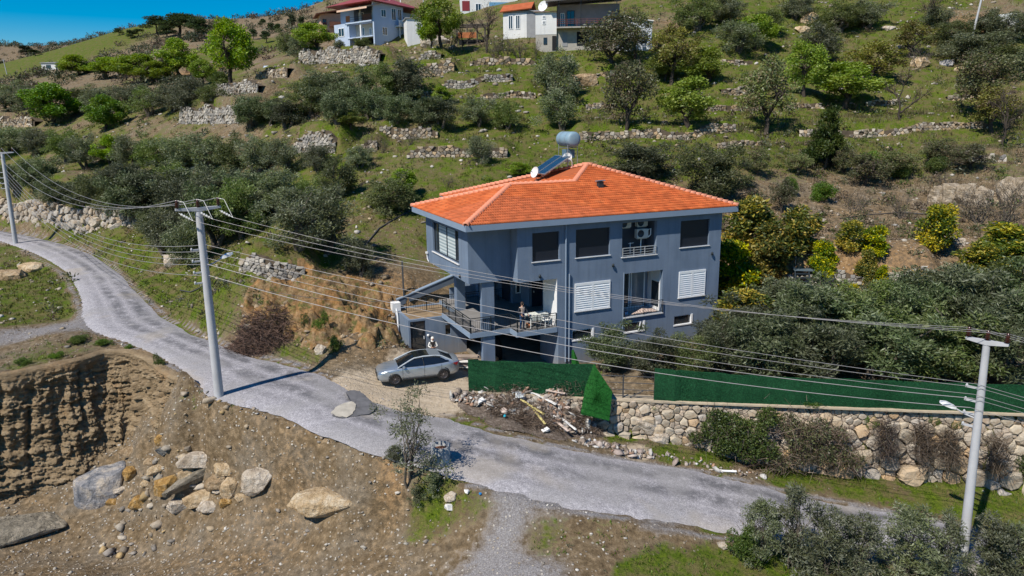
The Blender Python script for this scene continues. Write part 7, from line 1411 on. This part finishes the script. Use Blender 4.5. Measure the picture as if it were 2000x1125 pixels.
        for i in range(K): a = r.uniform(0,6.283); z = r.uniform(0,1); w = r.uniform(.2,1)*(1-.35*z); C.append((1.4*w*math.cos(a),1.4*w*math.sin(a),1.0+2.9*z)); R.append(r.uniform(.2,.42))
        for j in range(3):
            a = r.uniform(0,6.283); P = limb(m, (0,0,-.3), (.35*math.cos(a),.35*math.sin(a),1.7), .05, .03, r)
            for c in r.choice(K, 9, replace=False): limb(m, P[-2], C[c], .02, .007, r, n=5, sides=4)
        V, F_, col = leaf_cloud(C, R, 2500, .13, .033, PALS['olive'], r, .1)
    s = 4.0/max(np.percentile(V[:,2],99.5), .1) if kind not in ('bare','bareshrub') else 4.0/max(max(p[2] for p in m.v), .1); w = np.percentile(np.abs(V[:,:2]),98) if kind not in ('bare','bareshrub') else np.percentile(np.abs(np.array(m.v)[:,:2]),99); sx = 2.0/w
    V = V*np.array([sx,sx,s]); m.v = [(p[0]*sx,p[1]*sx,p[2]*s) for p in m.v]
    if kind == 'pine': bark = M_BARKD
    return m.mesh('trunk', bark), mesh_np('crown', V, F_, M_LEAF, fcol=col)
NVAR = {'olive':6,'olivedark':5,'bright':4,'green':4,'yellow':3,'mixed':3,'citrus':5,'conifer':1,'pine':3,'bare':3,'bareshrub':3,'bush':4,'sparse':1,'youngolive':4}
TM = {k: [tree_meshes(k, 1000+17*i+sum(map(ord,k))) for i in range(n)] for k, n in NVAR.items()}
KN = {'olive':('olive_tree','olive tree'),'olivedark':('olive_tree','dark olive tree'),'bright':('leafy_tree','bright green tree'),'green':('leafy_tree','green tree'),'yellow':('leafy_tree','yellowish tree'),'mixed':('leafy_tree','half bare tree'),'citrus':('citrus_tree','yellow green citrus tree'),'conifer':('conifer','dark green conifer'),'pine':('pine_tree','dark pine'),'bare':('bare_tree','bare tree'),'bareshrub':('bare_shrub','leafless brown shrub'),'bush':('bush','green bush'),'sparse':('young_olive_tree','thin straggly olive tree'),'youngolive':('olive_bush','bushy young olive')}
ORDN = ['first','second','third','fourth','fifth','sixth','seventh','eighth','ninth','tenth','eleventh','twelfth','thirteenth','fourteenth','fifteenth','sixteenth','seventeenth']
CL = [('olivedark','in the front row behind the long green fence',[(1185,728,632,108),(1285,742,656,104),(1345,746,655,92),(1425,748,630,118),(1510,750,612,140),(1610,754,604,160),(1725,757,606,165),(1840,760,606,165),(1950,762,602,165)]),
 ('olivedark','in the second row behind the long green fence',[(1400,690,628,70),(1468,694,574,130),(1575,692,548,150),(1685,692,556,150),(1790,690,548,155),(1890,682,528,160),(1985,680,520,160)]),
 ('olive','in the rearmost row behind the long green fence',[(1530,640,540,110),(1640,640,548,110),(1750,636,548,120),(1860,630,528,120),(1960,620,512,130)]),
 ('citrus','against the right hand wall of the house',[(1428,592,470,105),(1466,520,388,95),(1505,565,440,105),(1452,650,566,90)]),
 ('citrus','on and below the bare brown terrace',[(1563,500,406,78),(1662,495,432,44),(1705,500,440,46),(1833,496,400,62),(1612,548,470,52),(1690,562,490,42),(1722,580,520,36),(1800,600,530,60),(1655,600,555,50)]),
 ('citrus','at the right edge below the bare terrace',[(1975,525,438,110),(1925,548,474,84),(1890,590,520,70)]),
 ('bush','poking up among the olives behind the long fence',[(1730,735,690,36),(1900,735,690,40)]),
 ('olivedark','just behind the orange roof',[(1245,355,276,112),(1400,398,282,132)]),
 ('conifer','on the slope right of the roof',[(1613,332,208,78)]),
 ('olive','on the slope above the water tank',[(1095,256,178,78),(1085,205,98,88),(932,250,186,70),(988,256,186,62),(936,322,266,52)]),
 ('mixed','in the upper right meadow',[(1226,268,118,92),(1200,140,22,105),(1242,118,20,80),(1922,234,100,105),(1500,268,108,92)]),
 ('bright','in the upper right meadow',[(1346,258,150,98),(1384,168,92,92),(1478,100,28,70),(1572,196,80,72),(1650,215,120,98),(1300,160,100,76)]),
 ('yellow','in the upper right meadow',[(1312,168,46,84),(1712,168,78,100),(1780,115,40,60),(1942,262,168,70)]),
 ('bare','on the right slope',[(1764,238,134,80),(1962,290,160,80),(1835,60,-15,70)]),
 ('olive','along the top edge right of the white house',[(1362,62,-12,95),(1440,104,38,84),(1640,64,4,92),(1690,58,-2,70),(1610,130,46,72),(1500,70,8,60),(1560,40,-10,60),(1420,50,-15,70)]),
 ('olive','in the far top right corner',[(1862,90,30,72),(1902,124,58,104),(1962,134,78,104),(1985,80,20,80),(1830,60,10,50),(1930,70,20,60),(1998,150,95,70)]),
 ('mixed','on the dry slope right of the roof',[(1530,420,350,45),(1690,365,300,80),(1750,350,296,70),(1650,340,288,50),(1480,345,290,50),(1560,345,300,44),(1840,320,270,60),(1900,335,280,66)]),
 ('bush','dotted on the dry slope right of the roof',[(1605,395,355,42),(1545,385,345,30),(1765,350,318,40),(1830,340,305,40),(1710,330,295,46)]),
 ('bareshrub','on the dry slope at right',[(1668,415,360,60),(1762,430,365,44),(1915,440,345,70),(1965,445,335,90),(1848,370,330,50),(1800,135,70,46)]),
 ('bright','standing at the foot of the left hill',[(446,168,36,96),(352,155,74,66),(398,168,116,44),(272,162,104,90),(205,155,110,72),(143,150,106,66),(300,165,120,60)]),
 ('pine','on the left skyline',[(305,68,30,38),(350,76,24,66),(386,78,34,44),(325,74,48,30),(232,70,54,14),(48,108,88,22),(68,110,96,18),(270,72,56,18),(255,76,58,16)]),
 ('pine','left of the pale blue house',[(512,58,36,14),(530,66,44,12),(545,72,46,14),(570,58,28,16),(590,60,32,14),(520,84,60,20),(495,78,56,14)]),
 ('bright','close by the pale blue house',[(614,104,44,64),(862,95,-5,84),(840,100,20,44)]),
 ('olive','close by the pale blue house',[(585,118,70,44),(562,108,56,38),(706,98,72,40),(664,100,78,26)]),
 ('olive','in the upper row of the left grove',[(18,218,158,64),(58,222,164,62),(150,220,164,66),(196,226,166,60),(252,222,164,66),(292,228,168,60),(330,224,166,62),(370,218,152,64),(408,206,160,50)]),
 ('green','in the left grove',[(100,246,162,84),(205,256,186,56),(430,180,140,40)]),
 ('olive','in the middle row of the left grove',[(18,304,244,72),(72,304,250,70),(124,322,250,68),(166,332,262,58),(256,334,264,66),(302,336,260,66),(352,338,262,66),(402,340,262,70),(452,342,262,72),(502,344,264,72),(552,348,270,70)]),
 ('bright','between the olives of the left grove',[(212,328,264,56)]),
 ('olivedark','in the dense thicket above the left boulder wall',[(74,382,308,70),(120,402,340,74),(166,412,344,74),(212,420,340,80),(262,432,338,96),(312,444,338,100),(364,466,346,110),(420,486,338,122),(472,470,350,100),(28,372,318,70),(508,420,335,100),(448,420,330,90),(390,420,325,90),(340,400,320,80),(290,395,318,76),(240,385,318,70)]),
 ('olive','in the dense thicket above the left boulder wall',[(320,500,408,80),(372,524,420,90),(300,470,400,60)]),
 ('olivedark','in the dark grove below the pale blue house',[(492,252,186,66),(528,246,180,70),(562,252,194,60),(598,236,152,72),(642,218,138,76),(692,214,130,76),(742,208,122,72),(802,204,114,74),(770,250,184,66),(826,246,178,72),(862,250,190,52),(720,236,170,60),(660,244,176,60)]),
 ('bright','beside the dark grove below the pale blue house',[(682,254,214,50),(862,205,168,42)]),
 ('olive','on the slope left of the orange roof',[(622,335,280,64),(664,392,308,84),(600,402,342,70),(540,424,332,112),(580,492,368,132),(632,502,366,136),(760,416,340,102),(702,545,468,66),(486,430,356,70),(700,330,284,60)]),
 ('bright','beside the olives left of the orange roof',[(784,392,330,58),(1012,348,316,44)]),
 ('bareshrub','on the slope left of the orange roof',[(720,300,250,46),(746,300,262,30),(872,365,340,40),(800,290,250,40)]),
 ('bare','round the timber shed on the hilltop',[(948,112,4,80),(905,100,30,50)]),
 ('bareshrub','round the timber shed on the hilltop',[(882,100,40,50),(990,112,58,56),(1016,122,66,50),(965,120,70,40),(1045,120,70,30)]),
 ('sparse','growing by the road in front of the driveway',[(795,968,764,150)]),
 ('youngolive','in the front right corner below the road',[(1490,1108,978,66),(1550,1118,958,104),(1620,1132,998,86),(1675,1140,1012,80),(1778,1130,998,104),(1838,1140,1010,80),(1948,1145,1018,100),(2000,1155,1024,96)]),
 ('youngolive','crowding the foot of the thin straggly olive tree',[(770,905,872,40),(846,962,925,46),(815,986,950,36)]),
 ('bareshrub','in the front right corner below the road',[(1465,1090,975,55)]),
 ('bush','in the front right corner below the road',[(1458,1100,1035,60)]),
 ('bush','along the road bank left of the house',[(628,655,610,30),(655,690,655,26),(600,640,612,24),(640,590,562,24)]),
 ('bush','on the lip of the earth cutting',[(312,735,690,26),(150,672,656,34),(200,674,662,28),(45,712,698,26),(110,700,686,22),(250,682,672,14)]),
 ('bush','growing on the retaining wall',[(1700,838,812,24),(1822,830,806,18),(1870,842,815,24),(1995,930,880,40),(1280,800,786,24),(1590,800,775,34)])]
used = {}
for kind, where, L in CL:
    nm, kn = KN[kind]; L = sorted(L, key=lambda q: q[0])
    for i, (px, pb, pt, w) in enumerate(L):
        g = ground(px, pb); d = g[1]; top = atd(px, pt, d)[2]; H = max(top-g[2], .25); Wd = w*np.linalg.norm(g-CAM)/F_PX
        lab = ('%s %s' % (kn, where)) if len(L) == 1 else '%s %s from the left %s' % (ORDN[i] if i < len(L)-1 else 'rightmost' if len(L) > 1 else '', kn, where)
        lab = lab.replace('rightmost %s from the left' % kn, 'rightmost %s' % kn)
        k = used.get(kind, 0); used[kind] = k+1; tm, cm_ = TM[kind][k % NVAR[kind]]
        T = thing(nm, lab, 'bush' if kind in ('bush','bareshrub') else 'tree', (g[0], g[1]+Wd*.10, g[2]-.05), random.uniform(0,6.28), kn+'s '+where)
        ks = random.uniform(.86,1.18); T.scale = (Wd/4.0*ks, Wd/4.0/ks, H/4.0); T.rotation_euler = (random.uniform(-.07,.07), random.uniform(-.07,.07), T.rotation_euler[2]); place(tm, 'trunk', T); place(cm_, 'crown', T)

# bramble thicket and hanging dry growth on the retaining wall
def thicket(label, spots, n, pal, seed, ln=.14, wd=.07, name='bramble_thicket', cat='brambles', tw=900, twc=BRN):
    r = np.random.default_rng(seed); C, R = [], []
    for px, py, d, rr in spots: C.append(atd(px, py, d)); R.append(rr)
    V, F_, col = leaf_cloud(C, R, n, ln, wd, PALS[pal], r, .45, .85); o0 = np.array(C[0]); T = thing(name, label, cat, o0); place(mesh_np('foliage', V-o0, F_, M_LEAF, fcol=col), 'foliage', T)
    VV, FF, CC = [], [], []; C = np.array(C)
    for k in range(tw):
        i = r.integers(len(C)); p0 = C[i]+r.normal(0,1,3)*R[i]*np.array([.7,.5,.6]); dd = r.normal(0,1,3); dd[2] -= .3; dd /= np.linalg.norm(dd); L_ = r.uniform(.3,.9); p1 = p0+dd*L_; e = np.cross(dd, r.normal(0,1,3)); e /= np.linalg.norm(e); e *= .012; b = len(VV); VV += [p0-e-o0, p0+e-o0, p1+e*.4-o0, p1-e*.4-o0]; FF.append((b,b+1,b+2,b+3)); CC.append(np.array(twc[r.integers(len(twc))])*r.uniform(.8,1.4))
    tag(place(mesh_np('stems', np.array(VV), np.array(FF), M_LEAF, fcol=np.array(CC)), 'stems', T), kind='stuff'); return T
thicket('wide tangle of green brambles covering the retaining wall', [(1390,840,35.6,.6),(1430,830,35.5,.75),(1470,845,35.3,.8),(1410,870,35.2,.6),(1460,880,35.0,.7),(1500,815,35.3,.6),(1400,815,35.8,.5),(1360,855,35.7,.35),(1500,880,34.8,.6),(1430,860,35.2,.7)], 9000, 'green', 71, tw=500)
thicket('dry brown brambles right of the green tangle on the wall', [(1560,850,34.9,.8),(1600,880,34.7,.8),(1640,890,34.5,.7),(1560,890,34.6,.7),(1600,840,34.8,.7),(1540,825,35.0,.6),(1670,900,34.4,.5),(1520,905,34.6,.5),(1640,850,34.6,.5)], 4600, 'mixed', 72, tw=1500)
for k, (px, py, d, lab) in enumerate(((1802,865,34.2,'curtain of dead creeper hanging left of the right pole'),(1855,875,33.9,'dead creeper on the wall just behind the right pole'),(1945,890,33.6,'brown dead creeper near the right edge of the wall'),(1730,860,34.3,'small dead creeper on the wall near the brambles'))):
    thicket(lab, [(px,py-25,d+.15,.35),(px,py,d,.42),(px+3,py+22,d-.1,.38)], 250, 'brown', 80+k, .1, .03, 'dead_creeper', 'creeper', 700, [(.09,.065,.05),(.13,.1,.08),(.06,.045,.035)])

# ------------------------------------------------------------ ground cover: grass, weeds, scrub and loose stones
def scatter_pts(n, box, seed, dens):
    r = np.random.default_rng(seed); x = r.uniform(box[0], box[1], n); y = r.uniform(box[2], box[3], n); ok = ~in_poly(x, y, ROADPOLY); u, v = (x-HP[0])*HU[0]+(y-HP[1])*HU[1], (x-HP[0])*HV[0]+(y-HP[1])*HV[1]; ok &= ~((u > -2.4) & (u < 18) & (v > -1.2) & (v < 15)); ok &= np.abs(x) < y*.86+3
    c = cover(x, y); ok &= dens(c, x, y, r); return x[ok], y[ok], c[ok], r
def blades(name, label, sets, cat='grass'):
    VV, FF, CC = [], [], []; b = 0
    for n, box, seed, dens, h, w, pal, per in sets:
        x, y, c, r = scatter_pts(n, box, seed, dens); ob_ = np.min([np.hypot(x-b0[0], y-b0[1])/b0[2] for b0 in BANKC], axis=0) > .95; x, y = x[ob_], y[ob_]; z = TH(x, y); k = len(x); x, y, z = np.repeat(x,per), np.repeat(y,per), np.repeat(z,per); m_ = len(x); x = x+r.normal(0,h*.5,m_); y = y+r.normal(0,h*.5,m_); z = TH(x, y)-.02
        a = r.uniform(0,6.283,m_); hh = h*r.uniform(.5,1.5,m_); ww = w*r.uniform(.6,1.4,m_); lean = r.normal(0,.35,(m_,2))*hh[:,None]; P = np.stack([x,y,z],1); S = np.stack([np.cos(a)*ww,np.sin(a)*ww,np.zeros(m_)],1); T_ = P+np.stack([lean[:,0],lean[:,1],hh],1)
        VV.append(np.stack([P-S,P+S,T_],1).reshape(-1,3)); FF.append(np.arange(3*m_).reshape(m_,3)+b); b += 3*m_; pal = np.array(pal); CC.append(pal[r.integers(len(pal),size=m_)]*r.uniform(.7,1.3,(m_,1)))
    return tag(place(mesh_np(name, np.concatenate(VV), np.concatenate(FF), M_LEAF, fcol=np.concatenate(CC)), name), label, cat, kind='stuff')
G1 = [(.062,.118,.007),(.095,.160,.010),(.135,.195,.016),(.044,.084,.006)]; G2 = [(.082,.105,.016),(.118,.13,.026),(.155,.138,.05),(.056,.068,.014),(.12,.095,.045)]; D1 = [(.19,.15,.075),(.13,.1,.05),(.24,.2,.11)]
gd = lambda lo: (lambda c, x, y, r: c[:,0] > lo+r.random(len(x))*.45+vnoise(x,y,1.2,77)*.5)
blades('grass', 'green grass on the verges, banks and terraces', [(16000,(-36,34,23,46),1,gd(.35),.13,.022,G1,7),(16000,(-60,40,46,75),2,gd(.38),.2,.035,G2,6),(14000,(-80,85,75,125),3,gd(.4),.28,.06,G2,5)])
dd = lambda c, x, y, r: (c[:,0] > .15) & (c[:,0] < .62) & (c[:,3] < .3) & (r.random(len(x)) < .5+vnoise(x,y,2.5,78))
blades('dry_grass', 'dry straw coloured weeds on the slopes', [(9000,(8,62,54,84),7,lambda c, x, y, r: (c[:,3] < .3) & (vnoise(x,y,4,79)+r.random(len(x))*.6 > .25),.34,.02,D1+[(.11,.09,.045),(.09,.1,.03)],6),(7000,(-36,40,30,60),5,dd,.16,.018,D1,6),(7000,(-70,85,60,120),6,dd,.28,.035,D1+G2,5)])
def scrub(name, label, n, box, seed, dens, size, pals, per=46):
    x, y, c, r = scatter_pts(n, box, seed, dens); z = TH(x, y); s = size*r.uniform(.5,1.6,len(x)); VV, FF, CC = [], [], []; b = 0
    for i in range(len(x)):
        V, F_, col = leaf_cloud([(x[i],y[i],z[i]+s[i]*.35),(x[i]+s[i]*.5,y[i],z[i]+s[i]*.3),(x[i]-s[i]*.3,y[i]+s[i]*.4,z[i]+s[i]*.3)], [s[i]*.6,s[i]*.45,s[i]*.45], per, s[i]*.42*(46/per)**.5, s[i]*.16*(46/per)**.5, PALS[pals[r.integers(len(pals))]], r, .3); VV.append(V); FF.append(F_+b); CC.append(col); b += len(V)
    return tag(place(mesh_np(name, np.concatenate(VV), np.concatenate(FF), M_LEAF, fcol=np.concatenate(CC)), name), label, 'scrub', kind='stuff')
nb_ = lambda c, x, y, r: (c[:,3] < .35) & ~in_poly(x, y, PITPOLY) & (r.random(len(x)) < .25+vnoise(x,y,8,90)+.25) & ~((x > -12) & (x < 0) & (y > 36) & (y < 45)) & ((y > 46) | (x < -14))
scrub('low_scrub', 'low scrub and weeds dotted over the slopes', 1700, (-75,85,44,125), 11, nb_, .55, ['olive','green','mixed','brown','mixed'])
scrub('slope_scrub', 'brown and olive undergrowth on the slope right of the house', 1500, (8,70,52,86), 14, nb_, .5, ['mixed','brown','olive','brown','green'], 40)
scrub('far_scrub', 'scrub covering the far hillside on the left', 3000, (-330,-40,125,450), 12, lambda c, x, y, r: (c[:,0] < .6) & (r.random(len(x)) < .85), 1.9, ['olivedark','dark','olivedark','mixed','brown'], 100)
vg = lambda c, x, y, r: (c[:,0] > .3) & (c[:,3] < .4)
scrub('verge_weeds', 'leafy weeds along the road edges', 420, (-36,30,24,45), 13, vg, .16, ['green','bright','olive'], 22)
PALST = [(.46,.40,.32),(.52,.48,.42),(.36,.3,.24),(.42,.33,.22),(.57,.54,.5),(.30,.27,.24)]
def stones(name, label, sets, cat='stones'):
    bmn = bmesh.new(); bmesh.ops.create_icosphere(bmn, subdivisions=1, radius=1); B0 = np.array([v.co[:] for v in bmn.verts]); F0_ = np.array([[v.index for v in f.verts] for f in bmn.faces]); bmn.free(); VV, FF, CC = [], [], []; b = 0
    for n, box, seed, dens, smin, smax in sets:
        x, y, c, r = scatter_pts(n, box, seed, dens); k = len(x); z = TH(x, y); s = smin+(smax-smin)*r.random(k)**3; sc = s[:,None]*r.uniform(.5,1.35,(k,3))*np.array([1,1,.6]); a = r.uniform(0,6.283,k); B = B0[None]*r.uniform(.5,1.3,(k,len(B0),1))*sc[:,None,:]; ca, sa = np.cos(a)[:,None], np.sin(a)[:,None]
        V = np.stack([B[...,0]*ca-B[...,1]*sa+x[:,None], B[...,0]*sa+B[...,1]*ca+y[:,None], B[...,2]+(z+s*.15)[:,None]],-1).reshape(-1,3); VV.append(V); FF.append((F0_[None]+(np.arange(k)*len(B0))[:,None,None]).reshape(-1,3)+b); b += len(V); pl_ = np.array(PALST); CC.append(np.repeat(pl_[r.integers(len(pl_),size=k)]*r.uniform(.6,1.1,(k,1)), len(F0_), 0))
    return tag(place(mesh_np(name, np.concatenate(VV), np.concatenate(FF), M_RUB, fcol=np.concatenate(CC)), name), label, cat, kind='stuff')
pit_ = lambda c, x, y, r: in_poly(x, y, PITPOLY); slope = lambda c, x, y, r: ~in_poly(x, y, PITPOLY) & (c[:,3] < .3) & (vnoise(x,y,6,95)+r.random(len(x))*.5 > .15) & ((y > 44) | (r.random(len(x)) < .2))
verge = lambda c, x, y, r: (c[:,2] > .25) | (c[:,1] > .3)
stones('pit_stones', 'broken stones and gravel strewn over the pit', [(9000,(-36,0,22,42),21,pit_,.012,.11),(500,(-36,0,22,42),22,pit_,.08,.22)])
stones('slope_stones', 'pale loose stones strewn over the terraces', [(5200,(-60,70,42,80),23,slope,.04,.26),(3200,(-75,85,80,125),24,slope,.08,.45),(1800,(-20,34,24,40),25,verge,.02,.09)])
bankd = lambda c, x, y, r: np.array([min(math.hypot(a-b0[0], b-b0[1])/b0[2] for b0 in BANKC) < .95 for a, b in zip(x, y)])
PALST = [(.30,.2,.1),(.40,.30,.19),(.24,.17,.1),(.46,.40,.33),(.34,.27,.2)]
stones('bank_stones', 'stones and clods breaking out of the orange earth bank', [(1500,(-19,-5,43,51),31,bankd,.04,.34)])
hc = ground(330,945); heap_ = lambda c, x, y, r: ((x-hc[0])/4.6)**2+((y-hc[1])/2.2)**2 < r.random(len(x))
PALST = [(.42,.34,.24),(.5,.44,.36),(.36,.3,.23),(.48,.34,.16),(.3,.27,.24)]
stones('heap_stones', 'small broken stones lying between the pit boulders', [(420,(hc[0]-5,hc[0]+5,hc[1]-2.5,hc[1]+2.5),41,heap_,.06,.42)])
red_ = lambda c, x, y, r: (lambda d: d < .15+.9*r.random(len(x))**2)(np.minimum(seg_dist(x, y, RU)[0], seg_dist(x, y, RL)[0]))
PALST = [(.36,.35,.37),(.46,.45,.47),(.28,.27,.28),(.4,.36,.31),(.55,.53,.53)]
stones('road_grit', 'grey grit spilling over the road edges', [(26000,(-40,28,26,60),42,red_,.012,.06)])
scrub('bank_scrub', 'weeds and seedlings clinging to the orange earth bank', 150, (-19,-6,43,50.5), 51, bankd, .28, ['green','olive','mixed','green'], 40)
